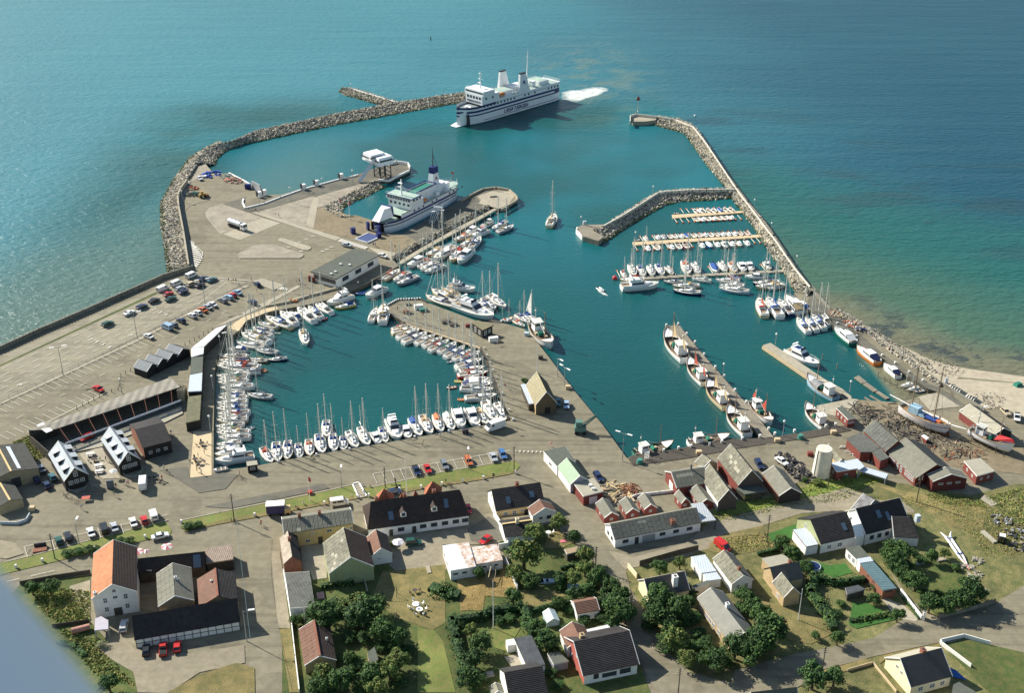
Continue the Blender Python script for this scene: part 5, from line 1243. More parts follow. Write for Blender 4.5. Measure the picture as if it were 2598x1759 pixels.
gable('fish_shop','white building with pale green gabled roof at the quay road fork','building','l',[352,370,500,575],[235,470,382,665],3.0,5.4,METGR,WH,roof2=mat('green_sheet_shade',(.05,.075,.055),.9,.1),over=.25,wall2=LILW)  # second slope: same green roof with its shade put into the colour
flat('fish_shop','low hipped grey-roofed front part of the white fork building','building','l',[80,290,330,232,450,400,240,470],3.2,FELT,WH,WH,wins=[(k,.5,1.4,1.6,1.0)for k in range(4)])
flat('garage','flat-roofed red garage with white fascia and two roof lights','garage','l',[420,652,652,597,768,748,537,805],3.2,FELTL,REDW,WH,vents=[(615,690),(650,728)],doors=[(0,.5,2.4,2.2,WH)])
for k,(rd,ev,lb)in enumerate((([752,815,852,990],[665,897,768,1045],'left one of three small red huts behind the long white house'),([1017,800,1092,940],[937,878,1017,1002],'middle one of three small red huts behind the long white house'),([1226,760,1303,890],[1150,828,1226,955],'right one of three small red huts behind the long white house'),([1617,725,1702,832],[1565,792,1640,880],'tiny red hut beside the green lawn'),([1815,665,1932,840],[1730,748,1845,892],'grey-roofed red hut against the big net hall'))):
 gable('red_hut',lb,'hut','l',rd,ev,2.2,3.7,ETER,REDW,over=.15,wins=[('f',0,1.3,.8,.7),('1',0,1.3,.8,.7)],group=None)
gable('white_house','long white house with grid-sheeted grey roof at the road bend','house','l',[838,1120,1812,933],[893,1298,1885,1102],2.8,5.2,ETER,WH,over=.2,sheets=(20,6,(1,)),sheet_hl=((6,1),(7,1)),wins=[('f',-.76,1.5,1.6,1.0,DKG),('f',.1,1.5,1.6,1.0,DKG),('f',.42,1.5,1.6,1.0,DKG),('f',.74,1.5,1.6,1.0,DKG),('0',-.35,1.5,1.1,1.0,DKG),('0',.35,1.5,1.1,1.0,DKG)],doors=[('f',-.5,1.1,2.1,DKG),('f',-.22,3.6,2.2,GREY)],chim=[(.35,.7,1.2,BRICK,1.0)])
flat('carport','light grey open carport at the right end of the long white house','carport','l',[1750,888,1888,872,2042,1075,1885,1095],3.1,METG,DKG,GREY,open_=True)
gable('net_hall','red hall with grid-sheeted roof and pale skylight strip by the fish quay','hall','l',[1527,533,1972,465],[1603,712,1910,662],3.2,5.6,ETER,REDW,over=.2,sheets=(10,5,(1,)),sheet_hl=((1,1),(2,1),(3,1),(4,1),(5,1)),doors=[('0',0,2.5,2.4,WH)],chim=[(.2,-.02,1.2,DKG,.35)])
gable('net_hall','wide grey-roofed hall with dark gable at the middle of the fish quay','hall','m',[12,532,247,828],[-105,650,85,942],3.4,7.0,ETERM,WH,roof2=ETERD,over=.2,wall2=mat('dark_brick',(.10,.08,.065),.9,.15))  # right slope coloured darker to paint its shade
gable('net_hall','tallest hall with mottled pale grid roof on the fish quay','hall','m',[250,305,492,610],[80,455,312,752],3.6,8.0,ETERM,REDW,roof2=ETERD,over=.2,wall2=mat('dark_brick',(.10,.08,.065),.9,.15),sheets=(9,6,(1,)),sheet_hl=((2,2),(4,2),(5,3),(6,3),(3,3)))  # darker fibre cement on the right slope stands for its shade
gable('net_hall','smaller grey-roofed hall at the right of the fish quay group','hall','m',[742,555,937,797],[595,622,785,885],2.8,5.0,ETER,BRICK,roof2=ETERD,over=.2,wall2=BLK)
flat('net_hall','low mossy flat roof between the grey halls','shed','m',[292,795,512,752,652,830,402,872],2.6,FELT,DARKW,None)
gable('net_hall','small pale gabled roof behind the grid-roofed red hall','shed','l',[1902,335,1975,432],[1745,425,1850,470],3.4,5.4,ETERM,TANW,over=.1)
o=thing('water_tower','tall tapering cream-white concrete silo beside the sheds','tower',gr('m',1262,652));q=MB()
q.tube((0,0,0),(0,0,8.8),2.6,2.15,20,cap=False);q.build('shaft',mat('silo_white',(.72,.66,.52),.85,.1,.6),o,smooth=True)
q=MB();q.tube((0,0,8.8),(0,0,8.95),2.2,2.15,20);q.build('lid',mat('silo_lid',(.66,.60,.48),.85,.15,1),o)
q=MB();q.tube((-2.35,-1.2,0),(-1.95,-1.0,8.8),.12,n=5);q.build('downpipe',GREY,o)
gable('hut','small tan-roofed hut right behind the white silo','hut','m',[1360,306,1525,482],[1318,340,1440,510],2.6,4.0,ETERM,TANW,over=.1)
flat('ice_house','red shed with light blue-grey flat roof right of the silo','shed','m',[1370,512,1560,488,1680,578,1440,615],3.2,METL,REDW,WH,wins=[(k,.5,1.5,.9,.9)for k in range(4)])
flat('canopy','light blue-grey sheet roof stepping down from the red shed','canopy','m',[1565,488,1680,466,1760,556,1690,600,1660,570],2.8,METL,GREY,None,open_=True)
o=flat('canopy','long ribbed light-grey sheet roof lying low by the grass bank','canopy','m',[1740,555,2028,640,2000,695,1690,600],2.0,METL,GREY,None,open_=True)
gable('boatyard_hall','rear grey-roofed hall of the shipyard','hall','n',[655,45,905,272],[480,130,742,370],3.6,6.6,ETERD,REDW,roof2=mat('fibre_cement_shade',(.045,.05,.05),.8,.1),over=.25,trim=FELTL,sheets=(9,6,(1,)))  # second slope: shade put into a darker roof colour
gable('boatyard_hall','large front grey-roofed shipyard hall with red walls and dark gable','hall','n',[1000,237,1352,550],[737,372,1072,667],3.0,6.4,ETER,REDW,roof2=mat('fibre_cement_shade',(.045,.05,.05),.8,.1),over=.3,trim=FELTL,wins=[('f',-.65,2.0,2.2,.8),('f',-.45,2.0,1.0,.8),('f',-.2,1.5,.9,2.0),('f',.05,1.5,.9,2.0),('f',.6,2.2,4.2,.6),('f',.6,1.2,4.2,.6)],wall2=mat('gable_dark',(.12,.03,.025),.8,.1))  # right slope takes the same painted shade tone as the rear hall
gable('boatyard_porch','small gabled porch on the dark gable of the shipyard hall','porch','n',[1432,557,1492,640],[1215,650,1290,727],3.6,5.6,ETER,mat('gable_dark',(.12,.03,.025),.8,.1),trim=WH,over=.2,wins=[('1',-.5,2.4,1.4,.6),('1',0,2.4,1.4,.6),('1',.5,2.4,1.4,.6)])
flat('boatyard_lean_to','dark grey lean-to with red wall beside the shipyard hall, upper part','annex','n',[310,238,482,160,700,340,592,392,470,392],3.2,ETERD,REDW,None)
flat('boatyard_lean_to','lower red lean-to with dark roof below the shipyard hall','annex','n',[597,390,700,345,797,455,697,492],3.2,ETERD,REDW,None)
gable('boathouse','long boathouse with pale roof and red doors between white posts','boathouse','k',[1705,1088,2112,1372],[1600,1182,1962,1455],2.6,4.6,FELTL,REDW,roof2=BLK,trim=WH,over=.2,wall2=BLK)  # black right slope: shade painted onto the pale roof
o=thing('white_pilasters','row of white posts on the red wall of the long boathouse','posts');q=MB()
for x,y in((1600,1262),(1720,1345),(1850,1430),(1975,1530)):p=gr('k',x,y,Z0);q.box((p.x,p.y,Z0+1.6),(.7,.4,3.2))
q.build('post',WH,o)
flat('red_cabin','small red cabin with white windows on the pale quay apron','cabin','k',[193,1140,275,1125,417,1257,330,1275],2.9,FELT,REDW,WH,wins=[(k,u,1.5,.7,.8)for k in range(4)for u in(.2,.5,.8)])
flat('red_shed','red shed with pale flat roof littered with planks in the yard','shed','n',[1640,490,1830,458,1995,608,1790,665],3.0,FELTL,REDW,WH,wins=[(k,u,1.5,.8,.8)for k in range(4)for u in(.3,.7)])
flat('red_shed','tiny red box shed with white lid near the schooner slip','shed','n',[1160,205,1190,193,1248,228,1222,250],1.8,WH,REDW,WH)
gable('grocers_house','yellow house with long grey patched roof and two chimneys','house','p',[582,522,1238,425],[602,655,1262,560],4.8,6.6,ETER,YELW,over=.2,chim=[(-.5,.0,1.0,BRICK,.8),(.08,.02,1.0,BRICK,.8)],sheets=(16,4,(1,)),sheet_hl=((3,3),),wins=[('f',-.35,1.4,1.2,1.0),('f',-.2,3.6,.6,.8),('f',.3,3.6,1.4,.9),('f',.95,3.4,.8,.9)],doors=[('f',.02,1.2,2.1,DARKW)])
gable('brick_house','narrow brick gable house with weathered roof on the street corner','house','p',[640,640,668,872],[547,690,597,945],3.4,5.4,mat('weathered_roof',(.42,.36,.28),.9,.2,1,col2=(.3,.25,.19)),BRICK,roof2=TILEK,over=.15,trim=None,chim=[(-.25,0,.8,BRICK,.7)])
gable('storehouse','high storehouse with mossy patched slate-grey roof and green end wall','building','p',[1165,583,1242,905],[972,765,1022,1008],4.4,8.4,ETERM,GRNW,roof2=TILEDK,over=.15,sheets=(10,8,(1,)),sheet_hl=((3,1),(6,4),(5,5),(8,5),(9,6)))
flat('workshop','white workshop with flat slate-grey roof along the side street','building','p',[610,1028,842,1014,897,1350,655,1366],3.4,ETERD,WH,WH)
gable('inn','long white inn with near-black hipped tile roof and two white dormers','house','p',[1408,352,2300,232],[1350,628,2392,478],3.2,8.2,TILEDK,WH,trim=None,over=.25,hip=(1.8,1.6),chim=[(-.75,-.06,1.0,BRICK,.9),(-.2,-.06,1.0,BRICK,.9),(.38,-.06,1.0,BRICK,.9)],sky=[(-.52,.62,1.3,1.7),(.58,.45,1.1,1.8)],dorm=[(-.28,'f',1.5,1.7,TILEDK,WH,.72,1),(.33,'f',1.5,1.7,TILEDK,WH,.68,1)],wins=[('f',u,1.7,1.7,1.2,DKG)for u in(-.36,.08,.3,.52,.74,.93)],doors=[('f',-.1,1.1,2.1,DARKW),('f',-.56,1.0,2.1,DARKW)])
for k,(rx,ry,w_,d_,hh,lb)in enumerate(((1552,225,1470,1640,325,'leftmost large'),(1722,262,1690,1760,300,'second, small'),(1850,240,1820,1885,285,'third, small'),(2015,155,1935,2100,270,'rightmost large'))):
 ap=gr('p',rx,ry,Z0+(8.6 if 'large' in lb else 7.6));l_,r_=gr('p',w_,hh,Z0+5.2),gr('p',d_,hh,Z0+5.2);hw_=abs(r_.x-l_.x)/2
 o=thing('roof_gable',lb+' of four red-tiled pointed gables behind the inn roof','gable',(ap.x,ap.y,Z0));q=MB();zt=ap.z-Z0
 q.add([(-hw_,-hw_,5.0),(hw_,-hw_,5.0),(hw_,hw_,5.0),(-hw_,hw_,5.0),(0,0,zt)],[(0,1,4),(1,2,4),(2,3,4),(3,0,4)]);q.build('roof',TILER,o)
 q=MB();q.box((0,0,2.5),(hw_*1.8,hw_*1.8,5.0));q.build('wall',WH,o)
gable('cottage','small white cottage with brown left roof slope below the inn','house','p',[1477,622,1520,802],[1368,692,1420,868],3.0,5.2,TILEB,WH,roof2=TILEK,over=.15,wins=[('1',-.1,3.4,.6,.5),('1',-.2,1.8,.8,.5)])
gable('white_house','white-gabled house with patchy black roof and cream courtyard wall','house','r',[835,190,1400,108],[882,440,1432,352],3.2,7.0,TILEK,OCHW,wall2=WH,over=.2,trim=None,chim=[(.05,-.03,1.0,BRICK,.9)],sky=[(-.42,.6,1.2,1.5),(.55,.5,1.3,1.4)],wins=[('f',-.6,1.6,1.1,1.3),('f',-.25,1.6,1.1,1.3),('f',.08,2.0,1.0,.6),('0',-.3,2.0,.9,1.4),('0',.2,4.6,.8,1.2)],doors=[('f',.25,1.1,2.1,DARKW)])
gable('house_wing','wing with brown roof and shaded white gable at the street','house','r',[1370,287,1432,412],[1245,420,1290,482],3.0,5.0,TILEB,WH,over=.15,wins=[('1',-.3,1.7,.9,.6,DKG),('1',.4,1.6,1.2,1.1,DKG)])
gable('outbuilding','low black-tiled outbuilding with cream chimney under the big tree','house','r',[945,585,1300,540],[1000,742,1330,690],2.6,4.2,TILEK,WH,over=.1,trim=None,chim=[(.0,.05,1.3,CREW,.8)],ridgecap=YELW)
rs=['rusty white ribbed metal-roofed shed, left half with rust band','rusty white ribbed metal-roofed shed, lower right half']
flat('metal_shed',rs[0],'shed','r',[280,826,580,786,662,1066,370,1115],3.2,METW,WH,None,over=.1,wins=[(k,u,1.9,1.2,.5,DKG)for k in range(4)for u in(.2,.55)])
flat('metal_shed',rs[1],'shed','r',[592,850,897,808,967,992,660,1042],2.9,METR,WH,None,over=.1,wins=[(k,u,1.7,.9,.5,DKG)for k in range(4)for u in(.3,.75)])
o=thing('rusty_roof_band','rust-streaked sheet band on the left metal shed roof','roof sheet');q=MB();q.add(grs('r',[440,806,578,788,660,1064,566,1084],Z0+3.3),[(0,1,2,3)]);q.v=[(v[0],v[1],v[2]+.03)for v in q.v];q.build('sheet',METR,o)
gable('brown_house','brown-tiled L-shaped house with white gutters by the side street','house','q',[862,785,932,1182],[690,850,748,1250],2.8,4.9,TILEB,TANW,roof2=TILEDK,over=.3,ridgecap=BRICK,sheets=(10,3,(1,)),chim=[(0,-.6,.6,WH,.35)])
flat('shed','tiny dark-roofed garden shed with pale gable in the trees','shed','q',[1450,1132,1535,1060,1578,1200,1485,1282],2.2,FELT,TANW,YELW)
flat('annex','long dark felt-roofed annex with cracked patches behind the bottom house','annex','s',[1070,967,1265,930,1420,1262,1212,1278],3.0,mat('felt_dark',(.075,.08,.085),.9,.2,.8),WH,None)
gable('house','white house with wide black roof at the bottom edge, hipped left','house','s',[1000,1338,1360,1256],[968,1640,1470,1580],3.0,6.4,TILEK,WH,over=.2,trim=None)
gable('dormer_wing','small grey hipped bay left of the bottom black-roofed house','wing','s',[870,1478,900,1560],[795,1490,820,1590],2.8,3.8,ETERM,WH,over=.1)
g_,inf=gable('house','large white house with big black ribbed roof and red-panelled gable','house','s',[1748,1000,2378,872],[1820,1390,2440,1262],3.0,7.2,TILEK,WH,over=.4,wall2=mat('red_panel',(.40,.11,.08),.8,.08),chim=[(-.62,-.25,1.1,TANW,1.0)],wins=[('f',-.55,1.8,1.2,1.4,DKG),('f',-.05,1.6,3.4,1.2,DKG),('f',.55,1.7,2.6,1.4,DKG),('0',-.2,4.2,1.0,1.1,WH),('0',.3,1.8,1.2,1.0,WH)])
gable('house_wing','brown-roofed wing on the upper left of the black-ribbed house','wing','s',[1706,762,1812,985],[1580,905,1655,1060],3.0,5.0,TILEB,WH,over=.2)
flat('extension','bright white flat roof behind the black-ribbed house','extension','s',[1838,878,2112,815,2178,892,1930,962],3.0,METW,WH,WH)
flat('garden_shed','pale grey roofed shed between the bottom houses','shed','s',[1438,1135,1560,1110,1680,1220,1510,1258],2.4,FELT,GREY,WH)
gable('garden_house','low brown-tiled garden house hidden in shrubs','house','s',[1730,570,2050,515],[1775,700,1960,665],2.4,3.8,TILEB,WH,over=.15)
flat('summer_shed','low tan-roofed shed at the end of the dry lawn','shed','r',[1660,868,1805,838,1835,888,1690,925],2.4,mat('tan_felt',(.34,.25,.15),.9,.1),DARKW,WH)
o,_=gable('greenhouse','small glass greenhouse with white frame','greenhouse','s',[1455,632,1508,742],[1388,680,1440,795],1.6,2.5,mat('greenhouse_glass',(.5,.6,.6),.15,.2,2,spec=.7),mat('greenhouse_glass',(.5,.6,.6),.15,.2,2),over=.05)
gable('cream_house','cream-gabled house with long dark roof slope and tall white chimney','house','t',[282,487,660,403],[322,662,712,592],3.0,6.0,mat('dark_slate',(.080,.074,.068),.85,.1,.6),CREW,roof2=ETERM,over=.2,chim=[(.35,.55,2.4,WH,1.2)])  # paler back slope: sunlight put into its colour
flat('car_shelter','bright white flat roof, upper of two beside the grey gabled cottage','shelter','t',[722,276,860,255,967,412,822,432],2.8,METL,WH,WH)
flat('car_shelter','bright white lower roof step beside the grey gabled cottage','shelter','t',[835,440,965,417,1015,487,872,507],2.6,METL,WH,WH)
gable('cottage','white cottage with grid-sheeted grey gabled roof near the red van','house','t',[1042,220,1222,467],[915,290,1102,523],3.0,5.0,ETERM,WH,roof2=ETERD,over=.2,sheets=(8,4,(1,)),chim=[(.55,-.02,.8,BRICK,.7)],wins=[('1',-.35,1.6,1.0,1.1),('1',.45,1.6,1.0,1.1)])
gable('long_house','long tan-walled house with smooth grey roof among dense trees','house','t',[905,560,1232,997],[780,682,1090,1095],3.0,5.2,mat('smooth_grey_roof',(.24,.235,.195),.9,.08,.5),TANW,roof2=mat('smooth_roof_shade',(.12,.125,.115),.9,.08,.5),over=.35,chim=[(-.1,-.1,1.2,WH,.8)],wins=[('f',u,1.5,1.6,1.2,WH)for u in(-.8,-.4,-.2,0,.35)])  # one smooth grey roof in two tones, the darker slope painted as shade
flat('porch','grey porch roof with white fascia at the top of the long house','porch','t',[728,552,880,498,905,530,760,572],2.8,FELT,WH,WH)
gable('cross_house','dark-roofed tan house with lighter cross gable, flagpole in front','house','t',[1480,372,1765,330],[1520,545,1790,480],3.0,5.8,mat('dark_slate_brown',(.10,.095,.08),.85,.15,.6),TANW,over=.2,trim=None,chim=[(.4,-.1,.8,BRICK,.7)])
gable('cross_wing','light grey cross gable wing in front of the dark-roofed tan house','wing','t',[1570,403,1702,567],[1515,542,1605,662],3.2,5.8,ETERM,TANW,roof2=mat('dark_slate_brown',(.10,.095,.08),.85,.15,.6),over=.2,wins=[('f',0,1.5,1.2,1.1)])
flat('flat_annex','pale flat-roofed annex on the upper side of the tan cross house','annex','t',[1395,290,1602,250,1692,325,1478,375],3.0,FELTL,TANW,None)
gable('black_house','left of two joined black-roofed houses, with white end parapet','house','u',[230,455,590,372],[300,705,655,632],3.2,7.0,TILEK,WH,over=.2,trim=None,sky=[(.55,.55,1.2,1.8)],wall2=GRNW,wins=[('f',-.5,1.6,1.2,1.2),('f',.1,1.6,1.4,1.2),('0',.3,3.6,1.0,1.3)])
gable('black_house','right of two joined black-roofed houses, larger with hipped grey end','house','u',[682,350,1045,265],[752,622,1260,480],3.6,8.2,TILEK,WH,over=.2,trim=WH,sky=[(-.15,.4,1.3,1.6),(.2,.55,1.0,1.8)],wins=[('f',-.7,2.0,1.2,1.3,DKG),('f',-.35,2.0,1.2,1.3,DKG),('f',0,2.0,1.2,1.3,DKG)])
gable('black_house','low black rear wing with pale verge at the right of the joined houses','wing','u',[1040,430,1285,470],[1030,660,1290,645],2.8,5.6,TILEK,WH,over=.2,hip=(0,2.0))
gable('black_house','small wood-grey gable rising behind the joined black houses','gable','u',[755,212,870,300],[588,357,680,400],4.0,7.2,corr('streaked_tin',(.22,.215,.21),.5,'X',.35),WH,roof2=BLK,over=.1)
flat('white_extension','white flat-roofed extension at the left end of the black houses','extension','u',[42,562,188,540,300,708,178,732],3.0,METL,WH,TILEB)
o=thing('party_wall','broad white fire wall with small window between the two black roofs','wall');q=MB();q.add(grs('u',[588,372,680,352,722,500,630,522],Z0+5.6)+grs('u',[748,622,662,642],Z0+3.2),[(0,1,2,3),(3,2,4,5)]);q.v+=[(v[0],v[1],Z0)for v in q.v];q.f+=[(0,1,7,6),(0,5,11,6),(4,5,11,10),(1,4,10,7)];q.m+=[0]*4;q.build('wall_face',WH,o)
flat('link_building','dark flat-roofed link with white wall below the black houses','annex','u',[565,740,700,715,805,828,675,850],3.0,FELT,WH,None,wins=[(k,u,1.5,1.0,1.4)for k in range(4)for u in(.35,.75)])
flat('link_building','short white-roofed step joining the brick outbuilding','annex','u',[675,850,808,828,840,872,708,893],3.1,METL,WH,None)
flat('brick_garage','long brick garage with teal ribbed roof running down the garden','garage','u',[706,895,842,876,1072,1140,936,1162],3.0,METT,BRICK,None,wins=[(k,u,2.2,.8,.4,DKG)for k in range(4)for u in(.35,.6)])
flat('garden_shed','dark low garden shed in the shade of the hedge','shed','u',[560,1135,690,1108,760,1150,580,1200],2.2,mat('felt_dark',(.075,.08,.085),.9,.2,.8),DARKW,GREY)
gable('cream_house','cream-walled house with dark roof at the bottom right','house','v',[1462,1122,1985,992],[1570,1508,2120,1360],3.0,7.0,mat('dark_slate',(.080,.074,.068),.85,.1,.6),CREW,roof2=FELTL,over=.25,chim=[(.12,-.05,.8,BRICK,1.0)],wins=[('0',-.2,3.6,.8,.9),('0',.15,3.9,.8,1.0),('f',-.5,1.5,1.2,1.2),('f',.1,1.5,1.4,1.2),('f',.6,1.5,1.2,1.2)])  # back slope of the dark roof coloured pale as sunlit
gable('house','house just peeping in at the bottom edge with a pale roof corner','house','t',[1290,1565,1720,1515],[1310,1700,1760,1650],3.0,5.5,FELT,TANW,over=.2)
flat('lean_to','grey flat roof corner at the bottom edge behind the cream house','shed','v',[2130,1470,2200,1430,2420,1560,2320,1700,2100,1640],2.4,FELT,WH,None)
def parasol(t,x,y,m1,m2,label,h=2.4,r=1.5):
 o=thing('parasol',label,'parasol',gr(t,x,y));q=MB();q.tube((0,0,0),(0,0,h+.3),.03,n=4);q.build('pole',GREY,o)
 a_=MB()
 for k in range(8):
  a0,a1=k*math.pi/4,(k+1)*math.pi/4;a_.add([(0,0,h+.5),(r*math.cos(a0),r*math.sin(a0),h),(r*math.cos(a1),r*math.sin(a1),h)],[(0,1,2)],k%2)
 a_.build('canopy',[m1,m2],o);return o
PNK=mat('parasol_pink',(.55,.16,.18),.8,0)
parasol('o',1598,250,PNK,WH,'pink and white parasol behind the black range, largest');parasol('o',1322,300,PNK,WH,'pink and white parasol beside the orange-roofed warehouse');parasol('o',1402,290,PNK,WH,'pink and white folded-looking parasol between two others',2.2,.9)
parasol('h',1298,680,WH,WH,'white parasol on the terrace between the dormered houses',2.2,1.1);parasol('p',1690,800,LILW,WH,'lilac parasol beside the shrub behind the inn',2.2,1.6)
GRND=mat('deck_green_ferry',(.36,.46,.38),.7,.1,1)
FW=mat('ferry_white',(0.80,0.80,0.78),0.4,0.03,.3)
def ship_hull(L,B,D,bow,nst=16):
 """plan outline: parallel sides, rounded stern, pointed bow of length bow. returns list of (x, halfbeam)"""
 out=[]
 xs=[-L/2+L*k/nst for k in range(nst+1)]+[-L/2+.8]
 for x in sorted(xs):
  u=max(0,(x-(L/2-bow))/bow);s=max(0,(-L/2+5-x)/5)
  out.append((x,max(.04,B/2*(1-u**2.7)*(1-.10*s**2))))
 return out
def ship_band(out,z0,z1,e,k0=0,k1=None,flare=None):
 q=MB();pts=out[k0:k1]
 for s in(1,-1):
  for a,b in zip(pts[:-1],pts[1:]):
   fa0,fa1,fb0,fb1=(flare(p[0],z)for p in(a,b)for z in(z0,z1))
   v=[(a[0],s*(a[1]*fa0+e),z0),(b[0],s*(b[1]*fb0+e),z0),(b[0],s*(b[1]*fb1+e),z1),(a[0],s*(a[1]*fa1+e),z1)]
   q.add(v,[(0,1,2,3)if s<0 else(3,2,1,0)])
 return q
def railing(mb,pts,h=1.1,step=2.2,r=.045):
 for a,b in zip(pts[:-1],pts[1:]):
  a,b=Vector(a),Vector(b)
  for k in(.5,1):mb.tube(a+Vector((0,0,h*k)),b+Vector((0,0,h*k)),r,n=3,cap=False)
  n_=max(1,int((b-a).length/step))
  for k in range(n_):p=a.lerp(b,k/n_);mb.tube(p,p+Vector((0,0,h)),r,n=3,cap=False)
def win_row(o,pts,y,z,w_,h_,s,name='window'):
 me=None
 for x in pts:
  if me is None:
   q=MB();q.box((0,0,0),(w_,.1,h_));w0=q.build(name,WINB,o);me=w0;ob=w0
  else:ob=me.copy();C.objects.link(ob)
  ob.location=(x,s*y,z)
def ferry(label,t,A_,B_,L,Bm,D,bow):
 a,b=gr(t,*A_,0),gr(t,*B_,0);d=(a-b);d.z=0;d.normalize();n_=Vector((-d.y,d.x,0))
 mid=b+d*(L/2)
 if n_.y>0:sgn=-1
 else:sgn=1
 c=mid-n_*sgn*Bm/2
 return thing('ferry',label,'ferry',(c.x,c.y,0),math.atan2(d.y,d.x)),sgn
a,b=gr('x',300,965,0),gr('x',1395,640,0);AB1=(a-b).length
a,b=gr('b',880,1030,0),gr('b',1620,650,0);AB2=(a-b).length
L=AB1*1.22-6.5;Bm=13.0
f1,sg=ferry('large white car ferry with twin funnels and blue bands steaming into the harbour','x',(300,965),(1395,640),L,Bm,9.8,16)
ou=ship_hull(L,Bm,9.8,12)
fl=lambda x,z:1.0 if x<L/2-18 else 1-.22*(1-min(1,z/8))*((x-(L/2-18))/18)
f1.scale=(1,1,1.1);hx=L/2;zd=8.9
q=ship_band(ou,-.6,zd,0,0,None,fl);r=ou[0];q.add([(r[0],-r[1],-.6),(r[0],r[1],-.6),(r[0],r[1],zd),(r[0],-r[1],zd)],[(3,2,1,0)])
hu=q.build('hull',FW,f1)
q=MB()
for a,b in zip(ou[:-1],ou[1:]):q.add([(a[0],-a[1],7.6),(b[0],-b[1],7.6),(b[0],b[1],7.6),(a[0],a[1],7.6)],[(0,1,2,3)])
q.build('foredeck',mat('deck_grey',(.22,.25,.25),.8,.15),f1)
for z0,z1,k1 in((5.9,6.9,None),(4.35,5.0,None),(1.2,1.45,-3),(8.62,8.76,-4)):ship_band(ou,z0,z1,.06,1,k1,fl).build('blue_band',BLUEP,hu)
ship_band(ou,-.4,.35,.05,0,None,fl).build('boot_top',mat('boot_green',(.02,.08,.06),.5,.05),hu)
ship_band(ou,4.4,6.9,.08,0,3,fl).build('stern_flash',BLUEP,hu)
ship_band(ou,7.9,8.9,.07,-6,None,fl).build('bow_band',BLUEP,hu)
X0=-hx;X24=hx-13.0
q=MB();q.box(((X0+X24)/2,0,9.3),(X24-X0-.3,Bm-.1,1.4));ss=q.build('superstructure',FW,f1)
for s in(1,-1):
 win_row(ss,[X24-1.5-k*2.55 for k in range(10)]+[X24-33,X24-36,X24-41]+[X0+2+k*2.6 for k in range(4)],Bm/2,8.0,1.05,1.05,s)
q=MB();q.box((X24-6.5,0,11.6),(13,Bm-.2,3.3));q.box((X24-4.5,0,14.3),(9,Bm+1.2,2.3),topx=.93);br=q.build('bridge_block',FW,f1)
for y in(-4.6,-2.3,0,2.3,4.6):
 q=MB();
 for k in(-.5,0,.5):q.box((X24+.05,y+k,11.9),(.1,.36,1.3))
 q.build('front_window',WINB,br)
q=MB()
for k in range(14):q.box((X24+.05,-5+k*.77,9.9),(.1,.4,.9))
q.build('front_window_band',WINB,br)
for k in range(9):q=MB();q.box((X24-.28,-5.9+k*1.48,14.5),(.5,1.2,.75));q.build('bridge_window',WINB,br)
for s in(1,-1):win_row(br,[X24-1.5,X24-3.5,X24-5.5],Bm/2+.48,14.4,1.3,.8,s,'bridge_window');win_row(br,[X24-3,X24-8],Bm/2-.08,11.6,1.1,1.1,s)
q=MB();q.box((X24-16,0,10.9),(20,Bm-5,1.9));q.box((X24-32,0,11.2),(9,6.5,2.6));q.box((X24-43,sg*2.5,11.2),(2.6,2.6,3.2));q.box((X0+12,0,11.0),(8,Bm-3,2.2));dh=q.build('deck_house',FW,f1)
q=MB();q.box((X24-16,0,11.9),(19.2,Bm-5.8,.12));q.box((X0+20,0,10.05),(36,Bm-1.5,.12));q.box((X0+12,0,12.16),(7,Bm-4,.12));q.build('green_deck',GRND,f1)
q=MB();q.box((X24-31,0,12.55),(5,4.5,.12));q.build('roof_hatch',METL,f1)
for s in(1,-1):
 q=MB();cx=X24-33+(4 if s!=sg else 0)
 q.add([(cx-4.2,s*5.9-1.3,10),(cx+4.2,s*5.9-1.3,10),(cx+4.2,s*5.9+.4,10),(cx-4.2,s*5.9+.4,10),(cx-1.2,s*5.7-1.0,18.8),(cx+3.2,s*5.7-1.0,18.8),(cx+3.2,s*5.7+.3,18.8),(cx-1.2,s*5.7+.3,18.8)],[(0,1,5,4),(1,2,6,5),(2,3,7,6),(3,0,4,7),(4,5,6,7)]);fu=q.build('funnel',FW,f1)
 q=MB();q.box((cx+1,s*5.7-.35,19.1),(4.3,1.2,.7));q.build('funnel_cap',DKG,fu)
 if s==sg:
  text_mesh('A',2.9,BLUEP,(cx+.6,s*(5.75)+s*.52,14.6),(math.pi/2,0,math.pi if s>0 else 0),fu,'funnel_emblem',.02,True)
  text_mesh('L',2.2,BLUEP,(cx-.4,s*5.75+s*.53,14.2),(math.pi/2,0,math.pi if s>0 else 0),fu,'funnel_emblem',.02,True)
tm=text_mesh('LÆSØ FÆRGEN',2.75,BLUEP,(X24-26,sg*(Bm/2+.12),2.75),(math.pi/2,0,math.pi if sg>0 else 0),hu,'ship_name',.02,True)
q=MB();q.tube((X24-5,0,15.4),(X24-5,0,23.5),.42,.2,6);q.tube((X24-5,-1.6,20),(X24-5,1.6,20),.1,n=4);q.tube((X24-5,-1.2,22.6),(X24-5,1.2,22.6),.1,n=4);q.box((X24-4.2,0,18.2),(1.0,1.8,.3));q.build('foremast',FW,f1)
q=MB();q.tube((X24-41,0,10),(X24-42,0,28),.5,.16,6);q.tube((X24-42,-1.2,25),(X24-42,1.2,25),.08,n=4);q.build('mainmast',FW,f1)
